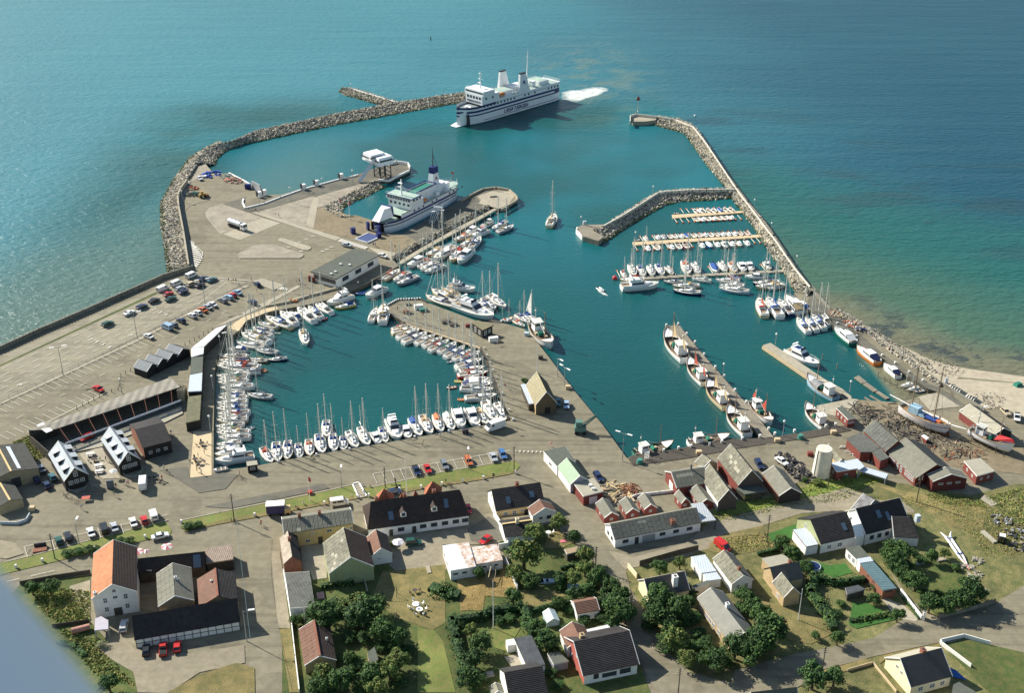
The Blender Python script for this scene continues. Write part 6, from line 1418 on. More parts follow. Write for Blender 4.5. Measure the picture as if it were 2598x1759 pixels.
for s in(1,-1):
 q=MB();q.ball((X24-16,s*5.3,11.2),1.0,0,8,1.0,3.0);q.build('lifeboat',HULLC['orange'],f1)
 q=MB();
 for k in(-3.2,3.2):q.tube((X24-16+k,s*4.4,10),(X24-16+k,s*5.6,12.9),.16,n=4)
 q.build('davit',FW,f1)
 q=MB()
 for k in range(3):q.tube((X24-24-k*1.6-.6,s*5.5,10.6),(X24-24-k*1.6+.6,s*5.5,10.6),.45,n=8)
 q.build('liferaft',FW,f1)
q=MB()
for s in(1,-1):railing(q,[(X0+.3,s*(Bm/2-.2),10),(X24-13,s*(Bm/2-.2),10)]);railing(q,[(X24-25,s*3.8,11.9),(X24-13,s*3.8,11.9)])
railing(q,[(X0+.3,-Bm/2+.2,10),(X0+.3,Bm/2-.2,10)]);railing(q,[(X24-.4,-Bm/2,15.4),(X24-.4,Bm/2,15.4)]);railing(q,[(X0+9,-5,12.2),(X0+16,-5,12.2)]);railing(q,[(X0+9,5,12.2),(X0+16,5,12.2)])
q.build('railings',FW,f1)
q=MB();q.box((hx-4.5,sg*4.3,3.0),(2.0,.5,5.2));q.build('visor_gap',DKG,f1)
q=MB();q.add([(hx-8,-4.2,.6),(hx-8,4.2,.6),(hx+2.5,2.3,-.05),(hx+2.5,-2.3,-.05),(hx-8,-4.2,.9),(hx-8,4.2,.9),(hx+2.5,2.3,.25),(hx+2.5,-2.3,.25)],[(4,7,6,5),(0,1,2,3),(2,6,7,3),(0,3,7,4),(1,5,6,2)]);q.build('bow_ramp',FW,f1)
q=MB();q.tube((hx-9,2,7.7),(hx-9,-2,7.7),.6,n=8);q.box((hx-7,0,8),(1.4,1.2,.8));q.build('windlass',FW,f1)
wk=MB();stn=(X0,Bm)
FOAM=bpy.data.materials.new('foam');FOAM.use_nodes=True
fn=FOAM.node_tree.nodes;fL=FOAM.node_tree.links;fb=fn['Principled BSDF'];fb.inputs['Base Color'].default_value=(.72,.76,.70,1);fb.inputs['Roughness'].default_value=.9
fno=fn.new('ShaderNodeTexNoise');fno.inputs['Scale'].default_value=.45;fno.inputs['Detail'].default_value=8;fno.inputs['Roughness'].default_value=.7
ftc=fn.new('ShaderNodeTexCoord');fmp=fn.new('ShaderNodeMapping');fmp.inputs['Scale'].default_value=(.55,1.2,1);fL.new(ftc.outputs['Object'],fmp.inputs[0]);fL.new(fmp.outputs[0],fno.inputs['Vector'])
fuv=fn.new('ShaderNodeAttribute');fuv.attribute_name='edge'
fad=fn.new('ShaderNodeMath');fad.operation='MULTIPLY_ADD';fad.inputs[1].default_value=1.15;fL.new(fuv.outputs['Fac'],fad.inputs[0]);fL.new(fno.outputs['Fac'],fad.inputs[2])
fmr=fn.new('ShaderNodeMapRange');fmr.inputs[1].default_value=.86;fmr.inputs[2].default_value=1.25;fL.new(fad.outputs[0],fmr.inputs[0]);fL.new(fmr.outputs[0],fb.inputs['Alpha'])
def foam(name,outline_c,rings,z=.12):
 """outline_c: closed outline; density falls off to the rim"""
 c=sum(outline_c,Vector())/len(outline_c);v=[];f=[];e=[]
 ks=(1.0,.8,.55,.25);n=len(outline_c)
 for k in ks:
  for p in outline_c:q_=c.lerp(p,k);v.append((q_.x,q_.y,z));e.append((1-k)*2.0)
 v.append((c.x,c.y,z));e.append(1.0)
 for r_ in range(3):
  for i in range(n):f.append((r_*n+i,r_*n+(i+1)%n,(r_+1)*n+(i+1)%n,(r_+1)*n+i))
 for i in range(n):f.append((3*n+i,3*n+(i+1)%n,4*n))
 me=bpy.data.meshes.new(name);me.from_pydata(v,[],f);me.materials.append(FOAM)
 at=me.attributes.new('edge','FLOAT','POINT');at.data.foreach_set('value',[min(.58,x)for x in e])
 o=bpy.data.objects.new(name,me);C.objects.link(o);o['kind']='stuff';return o
foam('ferry_wash_foam',resample(grs('x',[1350,530,1480,500,1620,500,1760,470,1870,450,2000,450,2085,480,2080,510,2010,535,1960,580,1850,610,1760,625,1690,660,1570,690,1450,670,1350,660,1350,530],0)[:-1],26),4)
o=foam('boat_wake_foam',grs('z',[1352,655,1362,658,1378,668,1383,674,1370,672,1355,662],0),3)
L=AB2*1.13;Bm=11.5;hx=L/2
f2,sg=ferry('older blue-banded white ferry with raised bow visor lying at the berth','b',(880,1030),(1620,650),L,Bm,8,12)
ou=ship_hull(L,Bm,8,13);ou=[(x,y*(1 if x>-hx+9 else max(.25,1-((-hx+9-x)/9)**2*.8)))for x,y in ou]
fl=lambda x,z:1.0-(.16 if abs(x)>hx-12 else.05)*(1-min(1,z/5))*max(0,(abs(x)-5)/(hx-5))
kb_=-3;zd=7.0
q=ship_band(ou,-.6,5.2,0,0,None,fl);q2=ship_band(ou,5.2,zd,0,0,kb_,fl);k=len(q.v);q.v+=q2.v;q.f+=[tuple(k+i for i in f)for f in q2.f];q.m+=q2.m;hu=q.build('hull',FW,f2)
for z0,z1,k1 in((4.3,5.15,None),(3.1,3.6,None),(6.7,6.95,kb_)):ship_band(ou,z0,z1,.06,0,k1,fl).build('blue_band',BLUEP,hu)
q=MB()
for a,b in zip(ou[:kb_-1],ou[1:kb_]):q.add([(a[0],-a[1],6.4),(b[0],-b[1],6.4),(b[0],b[1],6.4),(a[0],a[1],6.4)],[(0,1,2,3)])
q.build('green_deck',GRND,f2)
q=MB();q.box((hx-7,0,4.4),(7.5,7.0,1.4));q.build('bow_deck',GRND,f2)
q=MB();q.box((hx-2.6,0,2.4),(2.6,5.2,5.0));q.build('bow_opening',mat('opening_black',(.012,.012,.014),.9,0),f2)
q=MB();q.add([(hx-8,-3.3,6.2),(hx-8,3.3,6.2),(hx-1,1.8,5.8),(hx-1,-1.8,5.8),(hx-8.6,-2.6,10.3),(hx-8.6,2.6,10.3),(hx-5.2,1.2,10.0),(hx-5.2,-1.2,10.0)],[(0,3,2,1),(4,5,6,7),(0,1,5,4),(1,2,6,5),(2,3,7,6),(3,0,4,7)]);vi=q.build('bow_visor',FW,f2)
q=MB();q.box((hx-8.4,0,8.3),(.9,6.4,4.4),top=.85);q.build('visor_band',BLUEP,vi)
W24=hx-16.5
f2.scale=(1.08,1.06,1.0);f2.location+=f2.rotation_euler.to_matrix()@Vector((-2.0,1.0,0))
q=MB();q.box((W24-4,0,8.2),(8,Bm+.2,3.6));q.box((W24-2.5,0,10.8),(6,Bm+1.6,1.7));br=q.build('bridge_block',FW,f2)
q=MB();q.box((W24-2.5,0,11.75),(6.6,Bm+2.2,.25));q.build('bridge_roof_edge',BLUEP,br);q=MB();q.box((W24-2.5,0,11.92),(5.8,Bm+1.2,.1));q.build('bridge_roof',GRND,br)
for k in range(9):q=MB();q.box((W24+.52,-5.2+k*1.3,10.9),(.1,.95,.85));q.build('bridge_window',WINB,br)
for y in(-4.4,-2.2,0,2.2,4.4):q=MB();q.box((W24+.03,y,8.6),(.1,1.1,1.1));q.build('front_window',WINB,br)
for s in(1,-1):win_row(br,[W24-1,W24-3,W24-5],Bm/2+.84,10.9,1.2,.8,s,'bridge_window');win_row(hu,[W24-2,W24-5,W24-8,W24-14,W24-17,W24-26,W24-29,W24-32,W24-35],Bm/2+.03,5.9,.9,.8,s)
q=MB()
for s in(1,-1):q.box((W24-14,s*2.8,8.9),(13,.3,5.0))
q.box((W24-20.5,0,8.9),(.3,5.9,5.0));q.box((W24-14,0,10.6),(12.6,5.4,.3));dh=q.build('deck_house',FW,f2)
q=MB();q.box((W24-14,0,10.85),(12.0,4.9,.1));q.build('green_pool_deck',mat('bright_green_deck',(.04,.20,.14),.6,.06),dh)
q=MB()
for s in(1,-1):q.box((W24-14,s*2.95,11.5),(13.2,.35,.5))
q.box((W24-20.6,0,11.5),(.35,6.2,.5));q.build('blue_coaming',BLUEP,dh)
q=MB();q.box((-hx+16,0,7.9),(16,6.4,3.0));q.box((-hx+15,0,9.7),(9,5.4,.9));ah=q.build('aft_house',FW,f2)
q=MB();q.box((-hx+18,-.2,9.45),(9,5.6,.12));q.box((-hx+8,0,6.6),(12,7,.12));q.build('aft_green_deck',GRND,f2)
q=MB();q.box((W24-19,sg*4.6,7.5),(1.8,1.2,2.2));q.box((W24-10,-sg*4.4,8.5),(2.4,1.6,2.6));q.box((W24-26,sg*4.4,7.4),(1.8,1.8,2.0));q.build('deck_locker',FW,f2)
q=MB();fx=-hx+15
q.add([(fx-2.4,-1.5,9.8),(fx+2.2,-1.5,9.8),(fx+2.2,1.5,9.8),(fx-2.4,1.5,9.8),(fx-1.9,-1.2,15.2),(fx+1.3,-1.2,15.2),(fx+1.3,1.2,15.2),(fx-1.9,1.2,15.2)],[(0,1,5,4),(1,2,6,5),(2,3,7,6),(3,0,4,7),(4,5,6,7)]);fu=q.build('funnel',FW,f2)
q=MB();q.box((fx-.35,0,16.6),(3.3,2.5,2.8),top=.94);q.build('funnel_top',BLUEP,fu)
text_mesh('A',2.0,REDP,(fx-.3,sg*1.45,12.9),(math.pi/2,0,math.pi if sg>0 else 0),fu,'funnel_emblem',.02,True);text_mesh('L',1.6,BLUEP,(fx-.9,sg*1.5,12.6),(math.pi/2,0,math.pi if sg>0 else 0),fu,'funnel_emblem',.02,True)
q=MB();q.tube((fx,0,18),(fx-.2,0,26.5),.25,.1,5);q.tube((fx-2.6,0,18),(fx-.2,0,24),.1,n=4);q.tube((fx-.2,-1,22),(fx-.2,1,22),.08,n=4);q.build('mainmast',DKG,f2)
q=MB();q.tube((W24-1.5,0,11.9),(W24-1.5,0,19),.4,.2,6);q.tube((W24-1.5,-1.8,15.5),(W24-1.5,1.8,15.5),.15,n=4);q.box((W24-.8,0,17.5),(.9,1.8,.3));q.build('foremast',FW,f2)
for s in(1,-1):q=MB();q.ball((W24-9.5,s*5.0,7.9),.85,0,8,.8,2.6);q.build('lifeboat',HULLC['orange'],f2)
q=MB()
for s in(1,-1):railing(q,[(-hx+4,s*4,zd),(-hx+9,s*5.5,zd),(W24-8,s*5.6,zd)]);railing(q,[(-hx+10,s*2.7,9.6),(-hx+23,s*2.7,9.6)])
railing(q,[(-hx+.4,-1.5,zd),(-hx+4,-4,zd)]);railing(q,[(-hx+.4,1.5,zd),(-hx+4,4,zd)]);railing(q,[(W24+.5,-Bm/2-.7,12),(W24+.5,Bm/2+.7,12)]);railing(q,[(W24-5.5,-Bm/2-.7,12),(W24-5.5,Bm/2+.7,12)])
q.build('railings',FW,f2)
q=MB();q.tube((-hx+1,0,7),(-hx+.4,0,11),.06,n=4);q.box((-hx+.5,-.7,10.4),(.05,1.3,.8));q.build('ensign',REDP,f2)
o=thing('gangway_tower','white lattice gangway with stairs beside the berthed ferry','gangway',gr('b',1415,880));c=o.location
q=MB()
for dx in(-1.2,1.2):
 for dy in(-1.2,1.2):q.tube((dx,dy,0),(dx,dy,7),.09,n=4)
for k in range(3):q.tube((-1.2,-1.2,k*2.2),(1.2,-1.2,k*2.2+2.2),.06,n=4);q.tube((1.2,-1.2,k*2.2),(1.2,1.2,k*2.2+2.2),.06,n=4)
q.build('lattice',METL,o)
q=MB();e0,e1=gr('b',1345,735,9)-c,gr('b',1440,745,9)-c;q.tube(e0,e1,.5,n=4)
for k in range(4):q.tube(gr('b',1290+k*18,925,Z0)-c,gr('b',1340+k*25,755,8)-c,.16,n=4)
q.build('stairs',METL,o)
o=thing('linkspan','blue linkspan ramp with white edge in front of the ferry bow','ramp');q=MB();P_=multi(Z0+.5,('b',[450,1100,600,1030,725,1065,700,1090,590,1140]));q.prism(P_,Z0,Z0+.45);q.build('blue_deck',mat('linkspan_blue',(.06,.085,.20),.6,.2,2),o)
q=MB();wall(q,[p for p in P_[:1]+P_[4:3:-1]]+[P_[3]],.5,.35,Z0+.1);wall(q,P_[0:2],.5,.35,Z0+.1);q.build('white_edge',WHITE,o)
for x,y,hh,lb in((430,1040,2.6,'blue machinery box left of the linkspan'),(720,1085,2.0,'blue machinery box right of the linkspan'),(725,1040,3.4,'tall blue post box at the ferry bow'),(600,1000,3.6,'dark blue tall frame behind the linkspan')):
 boxy('machinery_box',lb,'machinery','b',x,y,(1.8 if hh<3 else 1.0,1.6,hh),BLUEP,rz=.5)
a,b=gr('b',640,300,Z0),gr('b',820,400,Z0)
o=thing('control_tower','white control cabin raised on a dark lattice with a covered stair','tower',gr('b',765,395));rz=math.atan2((gr('b',480,370)-gr('b',340,405)).y,(gr('b',480,370)-gr('b',340,405)).x);o.rotation_euler=(0,0,rz);o.scale=(1.12,1.12,1.1)
q=MB()
for dx in(-2.6,0,2.6):
 for dy in(-2.4,2.4):q.tube((dx,dy,0),(dx,dy,6),.26,n=4)
for k in range(3):
 for dy in(-2.4,2.4):q.tube((-2.6,dy,k*2),(0,dy,k*2+2),.14,n=4);q.tube((0,dy,k*2+2),(2.6,dy,k*2),.14,n=4)
 q.tube((-2.6,-2.4,k*2),(-2.6,2.4,k*2+2),.09,n=4)
q.build('lattice',DKG,o)
q=MB();q.box((0,0,7.3),(7.2,6.4,2.6));q.box((0,0,9.0),(7.6,6.8,.9),top=.8,topx=.88);q.box((-1.6,3.4,8.8),(7.5,7.0,3.2),top=.85,topx=.88);cb=q.build('cabin',FW,o)
q=MB();q.box((0,-3.22,8.1),(6.4,.1,.8));q.box((-3.62,0,8.1),(.1,5.6,.8));q.box((-6.0,3.6,9.3),(.1,6.2,.7));q.box((-2.8,-.1,9.3),(5.8,.1,.7));q.build('cabin_window',WINB,cb)
q=MB();q.tube((-3.6,1.5,7),(-12,-.5,.6),1.0,n=4);q.build('covered_stair',METL,o)
o=thing('slip_gate','grey tilted steel flap with blue box at the slip ramp','gate',gr('a',1215,545));q=MB();c=o.location
P_=[gr('a',1150,520,Z0)-c,gr('a',1275,590,Z0)-c,gr('a',1240,490,Z0+3.2)-c,gr('a',1150,445,Z0+3.2)-c];q.add(P_+[p+Vector((.4,.5,0))for p in P_],[(0,1,2,3),(7,6,5,4),(2,3,7,6),(0,1,5,4),(1,2,6,5),(3,0,4,7)]);q.build('flap',GREY,o)
q=MB();p=gr('a',1115,530)-c;q.box((p.x,p.y,1.1),(2.6,1.8,2.2));q.build('blue_box',BLUEP,o)
CARP={}
def paintm(name,c):
 if name not in CARP:CARP[name]=mat('car_paint_'+name,c,0.28,0,spec=.6)
 return CARP[name]
PC=dict(white=(.75,.74,.70),red=(.50,.025,.02),black=(.02,.022,.025),navy=(.02,.035,.09),blue=(.06,.16,.34),pale_blue=(.30,.42,.55),silver=(.42,.44,.45),grey=(.18,.20,.21),green=(.02,.085,.06),beige=(.50,.42,.27),orange=(.52,.14,.04),teal=(.05,.15,.17),brown=(.18,.09,.05))
CARBASE=paintm('base',(.7,.7,.7));TYRE=mat('tyre',(.02,.02,.02),.9,0);HUB=mat('hubcap',(.45,.45,.45),.4,0);LAMPM=mat('headlamp_glass',(.7,.7,.65),.1,0,spec=.8);TAILM=mat('tail_lamp',(.35,.02,.02),.3,0)
CGL=mat('car_glass',(.02,.025,.03),.06,0,spec=.8)
def car_proto(kind):
 L,W,H=dict(hatch=(4.0,1.68,1.42),saloon=(4.5,1.72,1.40),estate=(4.5,1.72,1.45),van=(4.9,1.9,2.0),bigvan=(5.9,2.1,2.6),pickup=(4.9,1.75,1.6),minibus=(4.9,1.9,2.1),jeep=(4.2,1.75,1.8))[kind]
 r=thing(kind if kind not in('hatch','saloon','estate')else dict(hatch='hatchback_car',saloon='saloon_car',estate='estate_car')[kind],'x','car')
 if kind in('van','bigvan','minibus'):r.name=dict(van='panel_van',bigvan='delivery_van',minibus='minibus')[kind]
 hw_=W/2;hl=L/2;z0=.28
 if kind in('van','bigvan','minibus'):
  prof=[(-hl,z0),(hl,z0),(hl,H*.42),(hl-.45,H*.50),(hl-1.25,H-.06),(hl-1.4,H),(-hl+.1,H),(-hl,H-.15)]
 else:prof=[(-hl,z0),(hl,z0),(hl,.62),(hl-.15,.72),(hl-1.05,.88),(-hl+(.95 if kind=='saloon' else.15),.92),(-hl+.05,.85),(-hl,.6)]
 q=MB();n=len(prof)
 for s in(-1,1):
  k=len(q.v);q.v+=[(x,s*hw_*(1 if z<H*.6 else.93),z)for x,z in prof]
  q.f.append(tuple(k+i for i in(range(n)if s<0 else reversed(range(n)))));q.m.append(0)
 for i in range(n):j=(i+1)%n;q.f.append((i,n+i,n+j,j)[::-1]if False else(i,j,n+j,n+i)[::-1]);q.m.append(0)
 b=q.build('body',CARBASE,r)
 if kind in('hatch','saloon','estate','jeep','pickup'):
  xr=dict(hatch=(-hl+.15,-hl+.75),saloon=(-hl+.85,-hl+1.45),estate=(-hl+.12,-hl+.35),jeep=(-hl+.1,-hl+.2),pickup=(-.35,-.15))[kind];xf=(hl-1.1,hl-1.85);wb,wt=hw_*.95,hw_*.78
  q=MB();q.add([(xr[0],-wb,.9),(xf[0],-wb,.87),(xf[0],wb,.87),(xr[0],wb,.9),(xr[1],-wt,H-.05),(xf[1],-wt,H-.05),(xf[1],wt,H-.05),(xr[1],wt,H-.05)],[(0,1,5,4),(1,2,6,5),(2,3,7,6),(3,0,4,7)]);q.build('windows',CGL,r)
  q=MB();q.box(((xr[1]+xf[1])/2,0,H-.02),(xf[1]-xr[1]+.06,wt*2+.04,.07))
  for s in(-1,1):
   q.tube((xf[0],s*wb,.88),(xf[1],s*wt,H-.04),.045,n=3);q.tube((xr[0],s*wb,.9),(xr[1],s*wt,H-.04),.06,n=3);xm=(xr[1]+xf[1])/2;q.tube((xm,s*wb,.9),(xm,s*wt,H-.04),.05,n=3)
  q.build('roof_panel',CARBASE,r)
  if kind=='pickup':q=MB();q.box((-hl+1.1,0,.95),(1.9,W-.25,.06));q.build('load_bed',TYRE,r)
 else:
  q=MB();q.add([(hl-.48,-hw_*.9,H*.52),(hl-.48,hw_*.9,H*.52),(hl-1.2,hw_*.86,H-.12),(hl-1.2,-hw_*.86,H-.12)],[(0,1,2,3)]);q.v=[(v[0]+.03,v[1],v[2]+.02)for v in q.v];q.build('windscreen',CGL,r)
  q=MB();xs=[(hl-1.75,.8)]+([(-.1,1.0),(-1.3,1.0)]if kind=='minibus' else[])
  for x,w_ in xs:
   for s in(-1,1):q.box((x,s*(hw_*.97),H*.70),(w_,.08,H*.25))
  if kind!='bigvan':q.box((-hl+.0,0,H*.72),(.08,W*.7,H*.22))
  q.build('side_window',CGL,r)
 for sx in(1,-1):
  for s in(1,-1):
   q=MB();x=sx*(hl-.75)if sx>0 else-(hl-.8);q.tube((x,s*(hw_-.17),.31),(x,s*(hw_+.02),.31),.31,n=10);wo=q.build('wheel',TYRE,r)
   q=MB();q.tube((x,s*(hw_+.02),.31),(x,s*(hw_+.035),.31),.17,n=8);q.build('hubcap',HUB,wo)
 for s in(1,-1):
  q=MB();q.box((hl+.0,s*hw_*.68,.62 if H<1.9 else.85),(.06,.32,.16));q.build('headlight',LAMPM,r)
  q=MB();q.box((-hl-.0,s*hw_*.72,.7 if H<1.9 else.9),(.06,.26,.18));q.build('tail_light',TAILM,r)
  q=MB();q.box((hl-1.35,s*(hw_+.07),.98 if H<1.9 else 1.3),(.12,.16,.12));q.build('mirror',CARBASE,r)
 q=MB();q.box((hl+.02,0,.42),(.1,W*.92,.16));q.build('bumper',TYRE,r);q=MB();q.box((-hl-.02,0,.42),(.1,W*.92,.16));q.build('bumper',TYRE,r)
 return r
CPROTO={}
def car(t,x,y,ang_px,kind,col,label,group=None,z=Z0):
 """ang_px: direction the nose points to, as a tile px offset"""
 if kind not in CPROTO:CPROTO[kind]=[car_proto(kind),0]
 P_=CPROTO[kind];o=P_[0]if P_[1]==0 else dup(P_[0]);P_[1]+=1
 a=gr(t,x,y);b=gr(t,x+ang_px[0],y+ang_px[1]);d=b-a
 o.location=(a.x,a.y,z+.26);o.rotation_euler=(0,0,math.atan2(d.y,d.x))
 CARS.append((o,col));o['label']=label;o['category']='van' if kind in('van','bigvan','minibus')else 'car'
 if group:o['group']=group
 return o
CARS=[]
g1='vehicles waiting in the ferry lanes'
LD=(100,-45)
for x,y,k,c,l in((1740,160,'minibus','white','white minibus at the head of the ferry lanes, by the wall'),(1845,185,'saloon','navy','dark saloon right beside the foremost white minibus'),(1925,195,'saloon','teal','teal saloon foremost right in the ferry lanes'),(1605,232,'minibus','white','white minibus, second back along the wall lane'),(1740,232,'estate','beige','beige car between minibus and dark car in the lanes'),(1815,245,'hatch','black','black hatchback behind the teal saloon'),(1480,280,'van','white','white panel van, third along the wall lane'),(1640,275,'estate','silver','silver estate right of the second minibus'),(1665,305,'hatch','navy','navy hatchback below the silver estate'),(1530,325,'hatch','red','dark red hatchback beside the white panel van'),(1550,368,'saloon','green','dark green saloon below the red hatchback'),(1400,385,'saloon','black','black saloon alone in mid ferry lanes'),(1290,440,'estate','navy','navy estate further back in the ferry lanes'),(1175,497,'saloon','white','white car with a loaded roof in the lanes'),(980,595,'estate','green','dark car with branches on its roof, last in the lanes')):
 car('c',x,y,LD,k,c,l,g1)
g2='cars parked in the slanted bays'
BD=(-90,-42)
for x,y,k,c,l in((2155,310,'saloon','pale_blue','pale teal saloon uppermost in the slanted bays'),(2110,335,'hatch','red','red hatchback second in the slanted bays'),(2075,355,'estate','pale_blue','pale blue estate third in the slanted bays'),(2020,383,'estate','grey','grey estate fourth in the slanted bays'),(1928,420,'saloon','white','white saloon between grey estate and pale saloon'),(1885,442,'saloon','silver','silver saloon above the orange-red car'),(1840,468,'saloon','orange','orange-red saloon in the slanted bays'),(1795,495,'hatch','white','white hatchback below the orange-red car'),(1745,520,'hatch','white','white car lowest of the dense bay group'),(1645,567,'hatch','navy','navy hatchback alone in the bays'),(1575,605,'hatch','grey','grey car half hidden behind the blue camper van'),(1350,708,'saloon','white','lone white saloon at the end of the bays')):
 car('c',x,y,BD,k,c,l,g2)
car('c',1520,628,BD,'minibus','pale_blue','pale blue camper van in the slanted bays',g2)
car('c',895,1188,(90,42),'saloon','red','lone red saloon at the bottom car park bays',g2)
car('c',2290,400,(-60,-30),'estate','navy','dark estate driving on the quay access road')
car('d',505,385,(-60,-50),'hatch','navy','dark car turning at the barrier')
car('h',985,250,(-70,40),'estate','red','red estate parked under the stripped freight shed')
car('h',1628,785,(5,-60),'bigvan','white','white van parked in front of the dormered houses');
g3='cars parked by the green strip, left'
for x,y,k,c,l in((670,1425,'hatch','green','dark green car leftmost by the kerb, next to the van'),(775,1375,'estate','black','black and red car second from left by the kerb'),(1035,1330,'saloon','white','cream-white saloon left of the black van'),(1185,1295,'van','black','black van between white and silver cars'),(1300,1270,'saloon','silver','silver car right of the black van'),(1515,1215,'saloon','white','white saloon left of the red car by the kerb'),(1640,1190,'hatch','red','red car between two white ones by the kerb'),(1745,1140,'van','white','white van at the right end of the left kerb row')):
 car('h',x,y,(-22,-62),k,c,l,g3)
car('h',1820,1372,(90,-22),'saloon','white','white saloon parked along the lower road with open sunroof')
g4='cars parked in the quay bays'
for x,y,k,c,l in((520,1250,'pickup','navy','dark pick-up with open bed, leftmost in the quay bays'),(648,1235,'hatch','red','bright red car second in the quay bays'),(840,1188,'estate','grey','grey estate third in the quay bays'),(1112,1145,'estate','orange','rust-orange estate in the quay bays'),(1395,1100,'saloon','silver','silver-blue saloon fifth in the quay bays'),(1500,1070,'estate','blue','blue estate rightmost in the quay bays')):
 car('g',x,y,(28,62),k,c,l,g4)
car('g',1412,760,(-60,20),'bigvan','white','big white delivery van standing on the south quay').scale=(1.05,1.05,1.05)
car('g',2222,505,(2,50),'saloon','pale_blue','pale blue car beside the straw-roofed hall');car('g',2125,480,(2,50),'hatch','teal','dark car close in the shade of the straw-roofed hall')
car('b',360,1190,(60,12),'saloon','silver','grey car at the zebra crossing by the terminal');car('b',765,1310,(60,20),'saloon','white','white car behind the ferry terminal')
car('a',565,430,(60,35),'saloon','white','white saloon near the blue tarpaulin in the west yard')
car('o',1182,960,(12,-60),'estate','silver','silver estate parked before the warehouse door');car('o',1395,1190,(4,-60),'hatch','black','black car leftmost behind the black range');car('o',1555,1180,(2,-60),'pickup','red','faded red car in the middle behind the black range');car('o',1690,1155,(6,-60),'hatch','red','bright red car rightmost behind the black range')
car('r',570,440,(15,50),'hatch','red','red car at the right end wall of the inn');car('r',770,790,(-40,30),'hatch','red','dark red car behind the rusty metal shed')
car('p',1835,765,(80,-8),'jeep','green','green jeep with white hard top behind the inn');car('p',1650,280,(60,-10),'hatch','navy','dark car between the red tiled gables');car('p',1130,385,(70,-10),'minibus','white','long white van parked behind the yellow house')
car('l',705,610,(35,50),'estate','navy','dark blue estate beside the red garage');car('m',560,555,(30,50),'estate','navy','dark blue car by the tall grid-roofed hall');car('m',815,520,(50,35),'saloon','white','white saloon by the pile of nets');car('t',1020,200,(45,35),'van','red','bright red van behind the grey-roofed cottage')
car('k',2110,1210,(40,40),'hatch','beige','cream car on the road behind the boathouse');car('k',2240,1270,(0,50),'pickup','white','white and dark pick-up on the road behind the boathouse')
car('h',535,790,(-30,-50),'hatch','navy','dark car parked left of the black houses, front');car('h',600,700,(-30,-50),'hatch','teal','car half in shade left of the black houses, middle');car('h',475,605,(-30,-50),'saloon','grey','grey car by the ochre hall wall');car('h',415,720,(-30,-50),'saloon','navy','navy car in the shade of the ochre hall')
o=thing('tanker_lorry','milk-white tanker lorry with silver tank on the cobbled field','lorry');a,b=gr('a',1000,985),gr('a',1070,1010);o.location=(a.x,a.y,Z0+.2);o.rotation_euler=(0,0,math.atan2((b-a).y,(b-a).x))
q=MB();q.tube((-5.0,0,2.3),(2.4,0,2.3),1.25,n=14);q.build('tank',mat('tank_steel',(.55,.56,.56),.3,.04,metal=.3),o,smooth=False)
q=MB();q.box((-.4,0,.9),(10,2.2,.4));q.build('chassis',TYRE,o)
q=MB();q.box((3.9,0,1.75),(2.1,2.4,2.5),top=.94,topx=.9);cb_=q.build('cab',GEL,o)
q=MB();q.box((4.9,0,2.2),(.14,2.0,.9));q.box((4.0,0,2.2),(1.0,2.42,.7));q.build('cab_window',CGL,cb_)
for x in(-4.2,-3.0,1.2,4.0):
 for s in(1,-1):q=MB();q.tube((x,s*.85,.5),(x,s*1.2,.5),.5,n=10);q.build('wheel',TYRE,o)
for k in(-3.5,-1.2,1.2):q=MB();q.tube((k,0,3.5),(k,0,3.75),.3,n=8);q.build('hatch',GREY,o)
o=thing('box_lorry','blue-sided lorry box with white roof by the green strip','lorry',gr('p',528,470));o.rotation_euler=(0,0,.12);q=MB();q.box((0,0,2.2),(4.8,2.4,2.6));q.build('box',mat('lorry_navy',(.05,.05,.13),.6,.05),o)
q=MB();q.box((0,0,3.55),(5.0,2.6,.14));q.build('roof',WH,o);q=MB();q.box((3.1,0,1.3),(1.6,2.0,1.6));q.build('cab',YELW,o)
for x in(-1.6,1.4,3.2):
 for s in(1,-1):q=MB();q.tube((x,s*.85,.45),(x,s*1.1,.45),.45,n=10);q.build('wheel',TYRE,o)
o=thing('harbour_crane','green lattice harbour crane standing near the quay corner','crane',gr('l',500,80));q=MB();q.box((0,0,1.6),(3.4,2.6,1.6));q.box((-.4,0,3.2),(2.0,2.0,1.7));q.build('cabin',mat('crane_green',(.10,.20,.16),.6,.1),o)
q=MB();e=gr('l',690,-110,Z0+5)-o.location
for dz,dy in((0,.5),(.9,.5),(0,-.5),(.9,-.5)):q.tube((.8,dy,2+dz),(e.x,e.y+dy*.4,e.z+dz*.4),.16,n=4)
for k in range(8):a_=Vector((.8,0,2)).lerp(e,k/8);b_=Vector((.8,0,2)).lerp(e,(k+1)/8);q.tube(a_+Vector((0,.4,0)),b_+Vector((0,-.4,.8)),.06,n=3)
q.build('lattice_jib',mat('crane_green',(.10,.20,.16),.6,.1),o)
for x in(-1.2,1.2):
 for s in(1,-1):q=MB();q.tube((x,s*1.0,.5),(x,s*1.5,.5),.55,n=10);q.build('wheel',TYRE,o)
p=gr('g',2324,780)
def street_lamp(t,x,y,h,label,arms=1,az=0.0,group='slender lamp posts around the harbour',globe=True,m=None):
 o=thing('street_lamp',label,'lamp post',gr(t,x,y),az,group);q=MB();q.tube((0,0,0),(0,0,h),.13,.07,6);q.build('post',m or GREY,o)
 if globe:q=MB();q.ball((0,0,h+.15),.38,n=8);q.build('globe',WHITE,o)
 else:
  for k in range(arms):
   s=1 if k==0 else-1;q=MB();q.tube((0,0,h-.3),(s*1.2,0,h),.06,n=4);a_=q.build('arm',m or GREY,o)
   q=MB();q.box((s*1.9,0,h+.03),(1.5,.5,.2));q.build('lamp_head',WHITE,a_)
 return o
